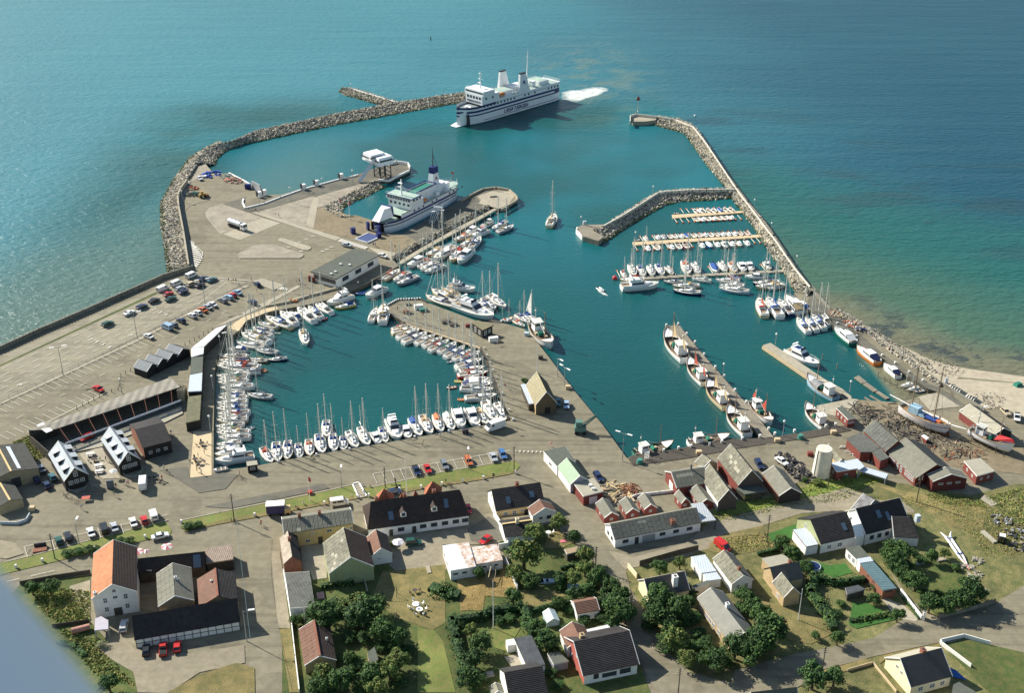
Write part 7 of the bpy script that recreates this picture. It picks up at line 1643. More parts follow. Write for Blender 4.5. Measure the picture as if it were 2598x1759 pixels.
for t,x,y,h,l in(('a',1600,690,7,'lamp post at the slip road, left of three'),('a',1962,585,7,'lamp post mid tower quay'),('a',2305,490,7,'lamp post on tower quay nearer the tower'),('b',430,490,7,'lamp post beside the control tower stair'),('b',920,325,5,'lamp post on the tower pier head'),('a',375,680,5,'lamp post inside the bend of the sea wall'),('a',1250,770,6,'lamp post by the striped kerb of the slip'),('y',1136,345,3,'small lamp on the eastern mole head'),('y',622,1335,4,'lamp on the inner mole head'),('y',1275,1035,3,'lamp at the bend of the inner mole'),('i',320,505,4,'lamp at the tip of the middle pontoon'),('i',1668,130,4,'uppermost lamp along the east mole parapet'),('i',1860,400,4,'second lamp along the east mole parapet'),('i',2145,780,4,'lowest lamp along the east mole parapet'),('w',858,800,2.5,'tiny lamp at the tip of the northern spur'),('j',865,800,5,'lamp midway on the plank jetty'),('j',1462,425,4,'lamp at the outer end of the pale jetty'),('j',1545,1460,5,'lamp on the dark plank quay'),('k',345,970,4,'lamp at the root of the pale jetty'),('c',2000,790,4,'lamp post on the west quay, uppermost of three'),('c',1935,1180,5,'lamp post on the west quay, middle of three'),('c',1910,1550,5,'lamp post on the west quay, lowest of three'),('c',1107,1210,5,'lamp post by the freight shed roof edge')):
 street_lamp(t,x,y,h,l)
for t,x,y,h,l,ar,az in(('c',575,1045,10.5,'tall mast light in the ferry lanes, left',2,.4),('c',1247,720,10.5,'tall mast light in the ferry lanes, middle',2,.4),('c',1863,412,10.5,'tall mast light in the ferry lanes, right',2,.4),('l',980,405,9.5,'double-headed lamp on the quay corner',2,2.6),('g',2120,165,7,'double-headed lamp by the central quay edge, left',1,-.9),('g',2200,270,7,'double-headed lamp by the central quay edge, right',2,2.2),('h',900,1440,7,'lamp post in the left kerb car row',1,1.6),('f',1463,1425,6,'lamp post at the kerb of the green strip',1,1.6),('g',1113,1215,6,'lamp post at the quay bays',1,1.6),('b',1400,1090,12,'tall twin lamp mast behind the ferry pier yachts',2,.3),('q',115,1000,9,'street lamp over the side street',1,.2),('n',1785,150,8,'mast light by the boathouse wall',1,.5),('d',85,1075,5,'lamp post in the shade of the quayside shed',1,.5)):
 street_lamp(t,x,y,h,l,ar,az,'lamp posts with long white heads',False)
POLEM=mat('pole_wood',(.10,.085,.065),.9,.1)
def pole(t,x,y,h,label,arms=True,stay=None):
 o=thing('utility_pole',label,'utility pole',gr(t,x,y),.2,'wooden utility poles');q=MB();q.tube((0,0,0),(0,0,h),.16,.11,6);q.build('shaft',POLEM,o)
 if arms:
  q=MB()
  for k in range(3):q.box((0,0,h-.5-k*.6),(1.3,.1,.1))
  q.build('crossarm',POLEM,o)
  q=MB()
  for k in range(3):
   for s in(-.5,.5):q.ball((s,0,h-.4-k*.6),.1,n=4)
  q.build('insulator',WHITE,o)
 if stay:q=MB();q.tube((stay[0],stay[1],0),(0,0,h*.75),.05,n=4);q.build('stay',POLEM,o)
 return o
for t,x,y,h,l,st in(('o',523,297,8,'utility pole on the left green strip',None),('p',130,540,9,'utility pole at the road mouth left of the yellow house',None),('g',1628,1255,9,'stayed utility pole at the right tip of the green strip',(-3,-1)),('g',168,1425,7,'dark utility pole behind the inn gables',None),('m',648,1420,9,'doubled utility pole left of the black houses',(-.8,1)),('m',1345,780,11,'utility pole in the grass before the silo',None),('n',1105,960,9,'stayed utility pole on the grass bank below the shipyard',(-3.5,3)),('v',430,1330,8,'utility pole at the bottom road',None),('t',145,900,8,'utility pole by the lane shrubs',None),('t',600,1600,8,'utility pole at the bottom lane',None),('r',2015,1090,7,'utility pole in the hedge by the road bend',None)):
 pole(t,x,y,h,l,True,st)
def flagpole(t,x,y,h,label,flag=None):
 o=thing('flagpole',label,'flagpole',gr(t,x,y),.3,None);q=MB();q.tube((0,0,0),(0,0,h),.13,.06,6);q.ball((0,0,h),.12,n=5);q.build('pole',WHITE,o)
 if flag:
  q=MB();q.add([(0,0,h-.3),(.7,.1,h-1.2),(.75,.1,h-2.6),(0,0,h-1.9)],[(0,1,2,3)]);q.build('flag',REDP,o)
 return o
flagpole('s',840,858,14,'tall white flagpole in the hedged garden');flagpole('t',1742,885,9.5,'white flagpole on the dry lawn of the tan house');flagpole('g',1890,118,10,'white flagpole at the straw-roofed hall');flagpole('b',283,850,9,'left flagpole with red flag by the ferry slip',1);flagpole('b',390,885,9,'right flagpole with red flag by the ferry slip',1)
flagpole('f',1103,1573,8.5,'flagpole with red and white flag above the yellow house',1);flagpole('p',1770,290,12,'tall white flagpole rising behind the inn');flagpole('q',765,810,7,'flagpole left of the brown L-shaped house');
for k,(x,y)in enumerate(((155,385),(405,325),(903,210))):
 boxy('marker_stone',('leftmost','second','third')[k]+' white marker stone of the left verge','marker','o',x,y,(.5,.5,1.1),WH,group='white marker stones along the verges')
for k,(x,y)in enumerate(((1648,1370),(2060,1200))):boxy('marker_stone',('white marker stone by the long white saloon','white marker stone at the gap in the green strip')[k],'marker','h',x,y,(.5,.5,1.1),WH)
for k,(x,y)in enumerate(((323,490),(988,378),(1140,345),(1298,318),(1408,305),(1700,245),(1905,225),(2103,195),(2300,165))):boxy('marker_stone',ORD[k]+' white marker stone from left above the houses','marker','p',x,y,(.5,.5,1.1),WH,group='white marker stones along the verges')
for k,(x,y)in enumerate(((1045,1360),(1280,1325),(1642,1262))):boxy('marker_stone',ORD[k]+' white marker stone from left on the right verge','marker','g',x,y,(.5,.5,1.1),WH,group='white marker stones along the verges')
for k,(x,y)in enumerate(((885,790),(1235,730),(1615,658),(500,855))):boxy('quay_bollard','white bollard %s from left on the quay edge'%ORD[k],'bollard','g',x,y,(.55,.55,.7),WH,group='white bollards of the south quay')
for k,(x,y)in enumerate(((1175,1055),(1550,990),(745,1135))):boxy('quay_bollard','white bollard, %s by the blue-covered yachts'%ORD[k],'bollard','f',x,y,(.55,.55,.7),WH,group='white bollards of the south quay')
for k,(x,y)in enumerate(((1085,1505),(1285,1478),(1455,1450),(1677,1418),(2033,1362),(2142,1345))):boxy('quay_bollard','white bollard %s from left on the plank quay'%ORD[k],'bollard','j',x,y,(.6,.6,1.0),WH,group='white bollards of the plank quay')
for k,(x,y)in enumerate(((1272,325),(1447,298),(1615,272),(1757,250),(1968,228),(2105,200))):boxy('quay_bollard','white bollard %s from left by the two moored trawlers'%ORD[k],'bollard','l',x,y,(.6,.6,1.0),WH,group='white bollards of the plank quay')
for k,(x,y)in enumerate(((205,190),(425,335),(712,555),(862,640),(1018,745),(1175,838))):boxy('quay_bollard','white bollard %s from top on the east quay'%ORD[k],'bollard','k',x,y,(.55,.55,.8),WH,group='white bollards of the east quay')
for k,(x,y)in enumerate(((225,215),(360,200),(455,310),(550,405),(652,545),(780,690),(880,790),(1003,950),(1130,1085),(1385,1390))):boxy('jetty_bollard','white post %s from the tip of the plank jetty'%ORD[k],'bollard','j',x,y,(.6,.6,.9),WH,z=1.6,group='white posts of the plank jetty')
for k,(x,y,zz)in enumerate(((35,580,1.6),(200,690,1.6),(665,780,1.6),(738,820,1.2),(798,850,1.2),(878,895,1.2),(955,930,1.2),(1020,975,1.2))):
 o=thing('mooring_pile','slender wooden mooring pile, %s from left before the east quay'%ORD[k],'pile',gr('k',x,y+12,0),0,'mooring piles in the east basin');q=MB();q.tube((0,0,-1),(0,0,zz+.6),.18,n=6);q.build('pile',WOOD,o)
o=thing('beacon','red-brown triangular day mark on a lattice mast, east mole head','beacon',gr('y',1135,330));q=MB();q.tube((0,0,2.2),(0,0,8.5),.25,.15,5);q.build('mast',GREY,o)
q=MB();q.add([(-1.3,0,8.3),(1.3,0,8.3),(0,0,11),(-1.3,.2,8.3),(1.3,.2,8.3),(0,.2,11)],[(0,1,2),(5,4,3),(0,2,5,3),(1,4,5,2)]);q.build('triangle',mat('beacon_red',(.25,.08,.05),.7,.1),o)
o=thing('navigation_buoy','small dark buoy far out in the open sea','buoy',gr('w',1583,360,0));q=MB();q.tube((0,0,-.5),(0,0,2.4),.45,.2,8);q.build('body',DKG,o)
o=thing('mooring_buoy','round red buoy left of the marina pontoon','buoy',gr('i',88,932,0));q=MB();q.ball((0,0,.5),1.0,n=10);q.build('ball',mat('buoy_red',(.5,.04,.05),.5,0),o)
for k,(x,y)in enumerate(((228,505),(290,540))):pass
o=thing('mooring_buoy','small white buoy off the east mole','buoy',gr('y',1655,338,0));q=MB();q.ball((0,0,.3),.6,n=8);q.build('ball',WHITE,o)
o=thing('anchor','black ship anchor standing on the green strip','anchor',gr('g',300,1425));q=MB();q.tube((0,0,0),(-.5,0,3.4),.16,n=5);q.tube((-1.6,0,.9),(1.3,0,1.0),.16,n=5);q.tube((-1.0,-.6,.2),(.9,.6,.3),.2,n=5);q.build('anchor_body',DKG,o)
def gwall(label,pts,h,m=WH,th=.25,name='garden_wall',cat='wall',cap=None):
 o=thing(name,label,cat);q=MB();wall(q,pts,h,th,Z0);q.build('wall_face',m,o)
 if cap:q=MB();wall(q,pts,.1,th+.15,Z0+h,zb=0);q.build('coping',cap,o)
 return o
gwall('white garden wall running down from the patchy black-roofed house',multi(Z0+1.6,('r',[775,225,860,440,960,600,1022,800]))[1:],2.0)
gwall('short white courtyard wall behind the metal shed',grs('r',[920,875,1025,858],Z0),1.9)
gwall('white garden wall between straw meadow and shrubs',grs('r',[995,1020,1130,1335],Z0),1.6)
gwall('white boundary wall along the side street',grs('q',[525,240,600,700,640,1060,700,1573],Z0),1.2)
gwall('low stone wall down the vegetable garden',grs('p',[1370,1120,1415,1295],Z0),.9,CONC)
gwall('white wall running along the brick garage drive',grs('v',[1445,290,1710,630],Z0),1.5)
gwall('white gatepost with pointed cap at the drive',grs('v',[1742,610,1742,640],Z0),2.6,WH,.5)
gwall('grey wall along the shaded lower edge of the hedged garden',grs('u',[1480,1440,1700,1390,2035,1290],Z0),1.3,SEAW)
gwall('white picket fence in two runs round the enclosed lawn',grs('v',[2350,1250,1975,965,1960,930,2260,862,2600,960],Z0),1.2,WH,.2,'picket_fence','fence')
gwall('cream boundary wall left of the dark-roofed cream house',grs('t',[125,385,205,480],Z0),1.5,CREW)
gwall('dark board fence around the vegetable plot by the road',grs('t',[235,365,600,260,790,215],Z0),1.7,DARKW,.12,'board_fence','fence')
gwall('dark board fence at the lawn by the utility pole',grs('m',[735,1440,820,1560],Z0),1.6,DARKW,.12,'board_fence','fence')
gwall('red-white low wall behind the small red huts',grs('l',[1085,830,1140,805,1400,775,1575,755],Z0),.8,WH,.25)
gwall('low dark wall left of the warehouse garden',grs('o',[195,545,520,485,860,435],Z0),1.2,DARKW,.2)
gwall('low fence along the lower edge of the warehouse garden',grs('o',[500,950,850,900],Z0),1.0,DARKW,.1,'board_fence','fence')
gwall('cream yard wall of the bottom left street corner',grs('r',[950,560,1300,525],Z0),1.3,CREW)
gwall('pale wall with terrace rail left of the parked cars',grs('h',[0,1210,200,1215,300,1180,340,1110],Z0),.9,METL,.2)
gwall('yellow board edge of the sunken vegetable bed, bottom right',grs('v',[760,1300,1090,1205,1390,1573],Z0),.8,YWOOD,.15,'board_fence','fence')
o=thing('wire_fence','thin post fence along the ferry lane divider','fence');posts(o,'post',grs('c',[0,1300,580,1035,1250,725,1900,385,2240,228]),3.2,.08,1.5,GREY)
q=MB();pts_=grs('c',[0,1300,580,1035,1250,725,1900,385,2240,228],Z0)
for h_ in(.5,1.0,1.45):
 for a_,b_ in zip(pts_[:-1],pts_[1:]):q.tube(a_+Vector((0,0,h_)),b_+Vector((0,0,h_)),.03,n=3)
q.build('wire',GREY,o)
o=thing('wire_fence','post and wire fence round the car park bushes','fence');posts(o,'post',multi(Z0,('c',[700,1360,960,1220,1080,1180,1100,1060,1230,985]),),2.2,.15,1.3,DARKW);posts(o,'post',grs('c',[1680,780,1860,680,1930,640]),2.2,.15,1.3,DARKW)
o=thing('guard_rail','black curved handrail around the left terraces','railing');q=MB();railing(q,grs('h',[735,800,790,850,880,860,960,830,1010,770,1100,800,1220,800]),1.0,1.5);railing(q,grs('h',[1380,640,1440,690,1540,690,1610,640,1625,580]),1.0,1.5);q.build('rails',GREY,o)
o=thing('power_cable','thin overhead cable crossing the side street','cable');q=MB();P_=[gr('p',130,300,Z0+8.5),gr('p',165,700,Z0+7.2),gr('p',215,1100,Z0+7),gr('p',250,1400,Z0+7.5),gr('q',160,1020,Z0+8)]
for a_,b_ in zip(P_[:-1],P_[1:]):q.tube(a_,b_,.045,n=4)
q.build('wire',METT,o)
def flush_cars():
 for o,col in CARS:
  m_=paintm(col,PC[col])
  for ch in o.children_recursive:
   if ch.type=='MESH' and ch.data.materials and ch.data.materials[0].name=='car_paint_base':ch.material_slots[0].link='OBJECT';ch.material_slots[0].material=m_
LEAF=[mat('leaf_dark',(.020,.050,.014),.8,.25,.6),mat('leaf_mid',(.042,.094,.022),.8,.25,.6),mat('leaf_light',(.070,.130,.026),.8,.25,.6),mat('leaf_yellow',(.17,.19,.045),.8,.25,.6),mat('leaf_sage',(.22,.24,.14),.85,.2,.6)]
BARK=mat('bark',(.10,.075,.05),.9,.2,1)
def crown_mesh(seed,mats,n=2100,lobes=9,leaf=.30,squash=.8):
 """unit crown, radius about 1: leaf cards gathered on many uneven clumps"""
 r_=random.Random(seed);cl=[]
 for k in range(lobes*4):
  a=r_.uniform(0,6.283);ph=math.acos(r_.uniform(-.35,1));d=r_.uniform(.35,.78)
  cl.append((d*math.sin(ph)*math.cos(a),d*math.sin(ph)*math.sin(a),d*math.cos(ph)*squash,r_.uniform(.2,.36)))
 q=MB()
 for k in range(n):
  c=r_.choice(cl);a=r_.uniform(0,6.283);z=r_.uniform(-.6,1);s=math.sqrt(max(0,1-z*z));R_=c[3]*r_.uniform(.75,1.12)
  p=Vector((c[0]+R_*s*math.cos(a),c[1]+R_*s*math.sin(a),c[2]+R_*z*.9))
  nrm=Vector((s*math.cos(a),s*math.sin(a),z))+Vector((r_.uniform(-.6,.6),r_.uniform(-.6,.6),r_.uniform(-.3,.7)));nrm.normalize()
  t1=nrm.orthogonal().normalized();ang=r_.uniform(0,3.14);t1.rotate(Matrix.Rotation(ang,3,nrm));t2=nrm.cross(t1);L_=leaf*r_.uniform(.10,.30)
  w_=L_*.62
  q.add([p-t1*L_,p+t2*w_,p+t1*L_,p-t2*w_],[(0,1,2,3)],r_.choices(range(len(mats)),(4,5,2)[:len(mats)])[0])
 return q.mesh('crown',mats)
CR={}
def crown(kind):
 if kind not in CR:
  CR[kind]=[crown_mesh(11+k*7+hash(kind)%5 if False else 11+k*7+len(kind),{'dark':LEAF[0:3],'mid':[LEAF[1],LEAF[2],LEAF[0]],'light':[LEAF[2],LEAF[3],LEAF[1]],'sage':[LEAF[4],LEAF[4],LEAF[3]]}[kind],2600 if kind!='sage' else 1200,leaf=.34)for k in range(3 if kind in('dark','mid')else 1)]
 return rnd.choice(CR[kind])
trunk_me=None
def tree(t,x,y,rp,kind,label,cat='tree',tall=1.0,flat_=False,group=None):
 """x,y: centre of the crown in the picture; rp: its radius in tile px"""
 global trunk_me
 m_=mpp(t,x,y);r=rp*m_;hc=r*(1.15 if not flat_ else.55)*tall
 p=gr(t,x,y,Z0+hc)
 nm='tree' if not flat_ else 'shrub'
 o=thing(nm,label,cat,(p.x,p.y,Z0),rnd.uniform(0,6.28),group)
 c_=bpy.data.objects.new('crown' if nm=='tree' else 'foliage',crown(kind));C.objects.link(c_);c_.parent=o;c_.location=(0,0,hc*.95);c_.scale=(r*rnd.uniform(.92,1.25),r*rnd.uniform(.92,1.2),r*(1.05 if not flat_ else.62)*tall);c_.rotation_euler=(0,0,rnd.uniform(0,6.28))
 if trunk_me is None:
  q=MB();q.tube((0,0,0),(0,0,1),.11,.06,7)
  for k in range(5):a=k*1.26;q.tube((0,0,.55+k*.05),(.45*math.cos(a),.45*math.sin(a),1.05+.1*(k%2)),.045,.015,5)
  trunk_me=q.mesh('trunk',BARK)
 tr=bpy.data.objects.new('trunk',trunk_me);C.objects.link(tr);tr.parent=o;tr.scale=(r,r,hc)
 return o
TR=[('r',1325,670,115,'light','bright green tree touching the black-tiled outbuilding'),('r',1205,905,180,'light','largest bright green tree beside the white wall'),('r',1600,555,110,'mid','tree at the shaded white wing by the street'),('r',1775,720,90,'mid','tree between dry lawn and road, upper'),('r',1905,925,105,'mid','tree at the utility pole of the road bend'),('r',1110,1130,105,'light','yellowish tree below the largest bright one'),('r',1270,1225,95,'mid','round tree in the middle garden by the blue pool'),('r',1615,1200,90,'dark','dark tree right of the middle garden beds'),('r',1770,1185,90,'light','light tree between two dark ones, middle garden'),('r',1900,1080,95,'mid','tree along the road hedge, third from top'),('r',2060,1170,115,'mid','broad tree along the road hedge, fourth'),('r',2180,1290,120,'mid','broad tree along the road hedge, fifth'),('r',1915,1335,90,'mid','small tree left of the road hedge, lower'),('r',1780,1375,85,'dark','dark tree left of the lower road hedge'),('r',2265,1440,125,'mid','lowest broad tree of the road hedge'),('r',690,1130,80,'mid','bushy tree at the rusty shed wall'),('r',1080,1395,95,'mid','tree at the lower end of the white garden wall'),('s',700,1010,115,'mid','tree inside the hedged garden, middle'),('s',635,1185,110,'dark','dark tree inside the hedged garden, lower'),('s',590,870,85,'mid','pale tree inside the hedged garden, upper'),('s',560,1390,130,'dark','dark tree at the bottom of the grass path'),('s',1430,980,130,'dark','dark tree right of the felt-roofed annex'),('s',1330,830,90,'mid','tree between tall hedge and annex'),('s',2230,640,150,'mid','big tree at the lane above the white flat roof'),('s',2120,560,90,'dark','dark tree over the brown garden house'),('s',1560,560,80,'mid','tree above the greenhouse'),('s',1660,850,60,'dark','small dark tree right of the greenhouse'),('q',950,690,140,'mid','tree left of the vegetable patch'),('q',1420,690,160,'dark','wide dark tree below the vegetable patch'),('q',1560,590,110,'dark','dark tree by the swing frame'),('q',1620,860,165,'dark','large dark tree in the middle of the left gardens'),('q',1780,960,130,'dark','dark tree on the right edge of the left gardens'),('q',1260,1180,85,'mid','small tree beside the brown L-shaped house'),('q',960,1340,130,'mid','tree at the front wall of the brown house'),('q',1160,1420,150,'mid','large tree at the bottom edge, left'),('q',900,1500,120,'mid','tree at the bottom edge by the street wall'),('q',1500,1370,135,'mid','large tree at the bottom edge, middle'),('q',1700,1320,140,'light','lighter large tree at the bottom, right'),('q',1800,1200,115,'mid','tree above the lighter large one'),('q',1560,1520,140,'mid','lowest tree at the bottom edge, right'),('q',660,760,70,'dark','small dark tree by the white workshop wall'),('q',1250,540,0,'mid',''),('q',760,1080,0,'mid',''),('o',470,555,90,'mid','round tree in the warehouse garden'),('o',300,570,65,'dark','small dark tree left of the warehouse garden'),('o',1030,1470,100,'dark','dark bush tree at the bottom left by the wing'),('t',430,660,125,'mid','tree in front of the cream-gabled house'),('t',600,770,135,'mid','broad tree left of the long grey house'),('t',400,820,110,'dark','dark tree beside the lane'),('t',570,1050,115,'mid','tree at the lower lane corner'),('t',520,920,100,'dark','dark tree between lane and long house'),('t',700,700,80,'mid','tree touching the long house wall'),('t',1235,640,105,'mid','uppermost tree right of the long house'),('t',1310,740,100,'dark','second tree right of the long house'),('t',1400,830,125,'dark','third tree right of the long house'),('t',1500,950,145,'dark','broad dark tree right of the long house end'),('t',1390,1060,145,'dark','dark tree at the long house lower gable'),('t',1150,1120,140,'dark','dark tree below the long house'),('t',970,1240,125,'dark','lowest dark tree of the long house garden'),('t',840,1240,85,'mid','smaller tree at the lower lane bend'),('t',690,1240,90,'light','light shrub-like tree at the lane bend'),('t',1270,1180,120,'dark','broad tree over the bottom road'),('t',50,640,95,'mid','tree left of the lane, upper'),('t',100,800,110,'mid','tree left of the lane, lower'),('t',20,860,90,'dark','dark tree left of the lane at the house'),('t',1890,1410,125,'dark','dark tree at the bottom road, left'),('t',2090,1415,100,'dark','dark shrub tree at the bottom road, right'),('t',1910,1020,42,'mid','tiny tree on the dry lawn'),('t',2120,1045,75,'mid','bush tree at the dry lawn corner'),('t',1600,150,75,'mid','tree at the board fence by the mown lawn'),('t',1690,235,75,'mid','tree between flat annex and white extension'),('t',1590,110,50,'light','small light tree in the fenced plot'),('t',430,370,75,'mid','tree in the vegetable plot'),('t',620,325,70,'light','light tree before the upper white flat roof'),('u',1090,760,120,'mid','tree behind the black house yard'),('u',1000,830,80,'mid','tree at the yard corner below the black houses'),('u',1080,900,85,'dark','dark tree on the walled garden edge'),('u',1140,980,90,'dark','second dark tree on the walled garden edge'),('u',1260,1060,95,'dark','third dark tree on the walled garden edge'),('u',1420,820,75,'mid','bright round tree in the right garden'),('u',1545,790,62,'mid','pointed conifer in the right garden'),('u',1800,1150,130,'dark','broad dark tree at the right garden boundary'),('u',1690,1240,110,'dark','dark tree in the right garden lower corner'),('u',1400,1280,100,'dark','dark tree at the right garden lower wall'),('u',1560,1310,90,'dark','another dark tree by the lower garden wall'),('u',1900,1190,70,'dark','dark tree at the garden end by the gatepost'),('u',40,800,100,'mid','tree at the white extension left'),('u',180,930,70,'dark','dark tree beside the blue trampoline'),('u',850,1240,60,'mid','small tree at the garage lower corner'),('u',1080,1400,70,'mid','tree at the drive mouth'),('m',430,890,50,'light','small light tree at the dark gable of the wide hall')]
for t,x,y,rp,kd,lb in TR:
 if rp:tree(t,x,y,rp*rnd.uniform(1.02,1.26),kd if rnd.random()>.22 else('mid' if kd=='dark' else 'light' if kd=='mid' else kd),lb,'tree')
for t,x,y,rp,kd,lb in(('o',640,240,60,'mid','leftmost clump of the shrub bed by the left kerb'),('o',740,225,66,'mid','second clump of the shrub bed by the left kerb'),('o',840,205,66,'mid','third clump of the shrub bed by the left kerb'),('o',920,190,45,'mid','rightmost clump of the shrub bed by the left kerb'),('o',1140,115,55,'mid','left clump of the shrubs behind the warehouse roof'),('o',1230,120,60,'mid','right clump of the shrubs behind the warehouse roof'),('h',2140,1230,70,'mid','left half of the round shrub right of the strip gap'),('h',2240,1215,65,'mid','right half of the round shrub right of the strip gap'),('o',970,1110,62,'sage','pale sage-grey bush by the warehouse yard'),('m',620,900,60,'sage','silvery bush beneath the smaller grey hall'),('m',700,890,50,'sage','second silvery bush beneath the smaller grey hall'),('m',1230,730,70,'light','bright tall weeds at the foot of the silo'),('m',1560,700,70,'light','bright weeds beside the ribbed sheet roof'),('m',1080,700,50,'mid','weeds between pallets and silo'),('p',1640,745,45,'light','light shrub next to the lilac parasol'),('u',850,1240,45,'mid','low plant at the garage corner'),('r',900,1130,40,'mid','small bush by the old boat frame'),('r',950,800,40,'mid','small bush in the corner of the white walls'),('g',1745,200,45,'dark','dark bush at the upper left of the straw-roofed hall'),('u',1230,1140,40,'sage','cream-flowering bush in the right garden')):
 tree(t,x,y,rp,kd,lb,'shrub',1.0,True)
def hedge(label,t,pts,wpx,h,kind,step=.55):
 """clipped or wild hedge: crown clumps set close along a line, one foliage mesh"""
 P_=grs(t,pts,Z0+h*.6);w_=wpx*mpp(t,pts[0],pts[1])/2
 d=sum((b-a).length for a,b in zip(P_[:-1],P_[1:]));n=max(3,int(d/(w_*step*1.6)))
 mats={'dark':LEAF[0:3],'mid':[LEAF[1],LEAF[2],LEAF[0]],'light':[LEAF[2],LEAF[3],LEAF[1]]}[kind]
 q=MB();r_=random.Random(len(label));seg=resample(P_,n)
 cnt=int(d*w_*26)
 for k in range(min(cnt,9000)):
  u=r_.random()*(n-1);i=min(n-2,int(u));a=seg[i].lerp(seg[i+1],u-i);dr=(seg[i+1]-seg[i]).normalized();nn=Vector((-dr.y,dr.x,0))
  th=r_.uniform(0,math.pi);rr=w_*(1+.22*math.sin(u*2.3)+r_.uniform(-.18,.18));hh=h*(.9+.16*math.sin(u*1.7+1))
  p=Vector((a.x,a.y,Z0))+nn*rr*math.cos(th)+Vector((0,0,hh*min(1,math.sin(th)*1.15)))+dr*r_.uniform(-.3,.3)
  if r_.random()<.3:p.z=Z0+(p.z-Z0)*r_.random()
  nrm=(nn*math.cos(th)+Vector((0,0,math.sin(th)+.2))+Vector((r_.uniform(-.7,.7),r_.uniform(-.7,.7),r_.uniform(-.4,.6)))).normalized();t1=nrm.orthogonal().normalized();t2=nrm.cross(t1);L_=r_.uniform(.14,.36)
  q.add([p-t1*L_,p+t2*L_*.7,p+t1*L_,p-t2*L_*.7],[(0,1,2,3)],r_.choices((0,1,2),(4,5,2))[0])
 o=thing('hedge',label,'hedge');q.build('foliage',mats,o)
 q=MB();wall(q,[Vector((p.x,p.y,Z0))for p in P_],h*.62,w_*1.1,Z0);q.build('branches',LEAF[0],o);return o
hedge('broad clipped rectangular hedge block in the straw meadow','r',[190,1290,300,1330,420,1360],240,2.0,'mid')
hedge('tall hedge down the right side of the grass path','s',[370,740,420,950,490,1180,560,1330],130,3.2,'dark')
hedge('tall hedge across the top of the flagpole garden','s',[380,740,700,700,820,640,1150,590],110,3.2,'dark')
hedge('tall hedge left of the greenhouse','s',[1190,620,1210,760,1280,870],130,3.4,'mid')
hedge('bright hedge below the green end wall of the storehouse','p',[970,1140,1120,1115,1250,1110],70,1.8,'light')
hedge('sprawling vegetable patch with tall rows of climbing beans','q',[1080,540,1200,600,1300,520,1440,480],170,1.5,'light')
hedge('second row of tall leafy crops by the garden wall','q',[1150,680,1330,620,1470,560],150,1.5,'mid')
hedge('long hedge between the dry lawn and the mown lawn','u',[260,1010,230,1160,330,1290,420,1420,450,1500],120,2.8,'mid')
hedge('hedge across the top of the shaded garden','u',[290,1010,450,1060,600,1060,740,1030],90,2.6,'mid')
hedge('low planting along the lower edge of the mown lawn','u',[620,1450,800,1420,1000,1380],70,1.2,'light')
hedge('hedge at the board fence of the flat annex','m',[560,1530,740,1490,820,1480],60,1.6,'mid')
hedge('hedge strip in the middle gardens below the shaded trees','s',[1600,170,1780,130],60,1.6,'mid')
hedge('hedge along the left side of the garden below the white garage wall','v',[1480,330,1600,470,1680,600],30,1.0,'mid')
hedge('hedge low behind the blue pool in the middle gardens','s',[1280,640,1450,600,1700,540],70,2.0,'mid')
hedge('shrubs along the inner edge of the right garden wall','u',[1010,900,1120,1010,1200,1100],70,1.8,'dark')
hedge('shrub belt at the bottom of the warehouse garden','o',[560,1080,720,1120,800,1200],80,.9,'mid')
UB=[('t',330,930),('t',470,1060),('t',640,900),('t',740,860),('t',800,1000),('t',860,1090),('t',760,1120),('t',480,1140),('t',1060,1260),('t',1350,1180),('t',1450,1100),('t',1200,760),('t',700,600),('t',340,740)]
for k,(t_,x_,y_)in enumerate(sorted(UB,key=lambda v:v[1])):tree(t_,x_,y_,88,('dark','mid','dark')[k%3],ORD[k]+' undergrowth bush from left around the long tan house','shrub',1.0,True,'undergrowth bushes of the long house garden')
UB=[('q',1080,640),('q',860,760),('q',1300,780),('q',1480,800),('q',1250,950),('q',1420,960),('q',1620,1060),('q',1350,1240),('q',1060,1180),('q',1240,1330),('q',1380,1500),('q',1800,1440),('q',1020,1560),('q',900,640),('q',1330,640),('q',1900,1100)]
for k,(t_,x_,y_)in enumerate(sorted(UB,key=lambda v:v[1])):tree(t_,x_,y_,105,('dark','mid','dark')[k%3],ORD[k]+' undergrowth bush from left in the dense left gardens','shrub',1.0,True,'undergrowth bushes of the left gardens')
UB=[('s',900,760),('s',1020,740),('s',480,800),('s',1250,1000),('s',1500,1080),('s',1700,640),('s',1850,760),('s',2050,730),('s',2150,820),('s',1480,1350),('s',1560,1480),('s',1960,330),('s',1600,360),('s',1250,350),('s',700,1400),('s',620,1500)]
for k,(t_,x_,y_)in enumerate(sorted(UB,key=lambda v:v[1])):tree(t_,x_,y_,85,('dark','mid','dark')[k%3],ORD[k]+' undergrowth bush from left in the middle gardens','shrub',1.0,True,'undergrowth bushes of the middle gardens')
UB=[('u',1320,860),('u',1180,900),('u',1330,1180),('u',1480,1190),('u',1600,1230),('u',1750,1080),('u',1650,930),('u',950,780),('u',1230,780),('u',1830,1280),('u',520,1290),('u',480,1380),('u',870,1130)]
for k,(t_,x_,y_)in enumerate(sorted(UB,key=lambda v:v[1])):tree(t_,x_,y_,62,('dark','mid','dark')[k%3],ORD[k]+' undergrowth bush from left in the right-hand gardens','shrub',1.0,True,'undergrowth bushes of the right gardens')
GT=[mat('tuft_green',(.12,.17,.035),.9,.2),mat('tuft_yellow',(.22,.22,.055),.9,.2),mat('tuft_dry',(.32,.24,.09),.9,.2)]
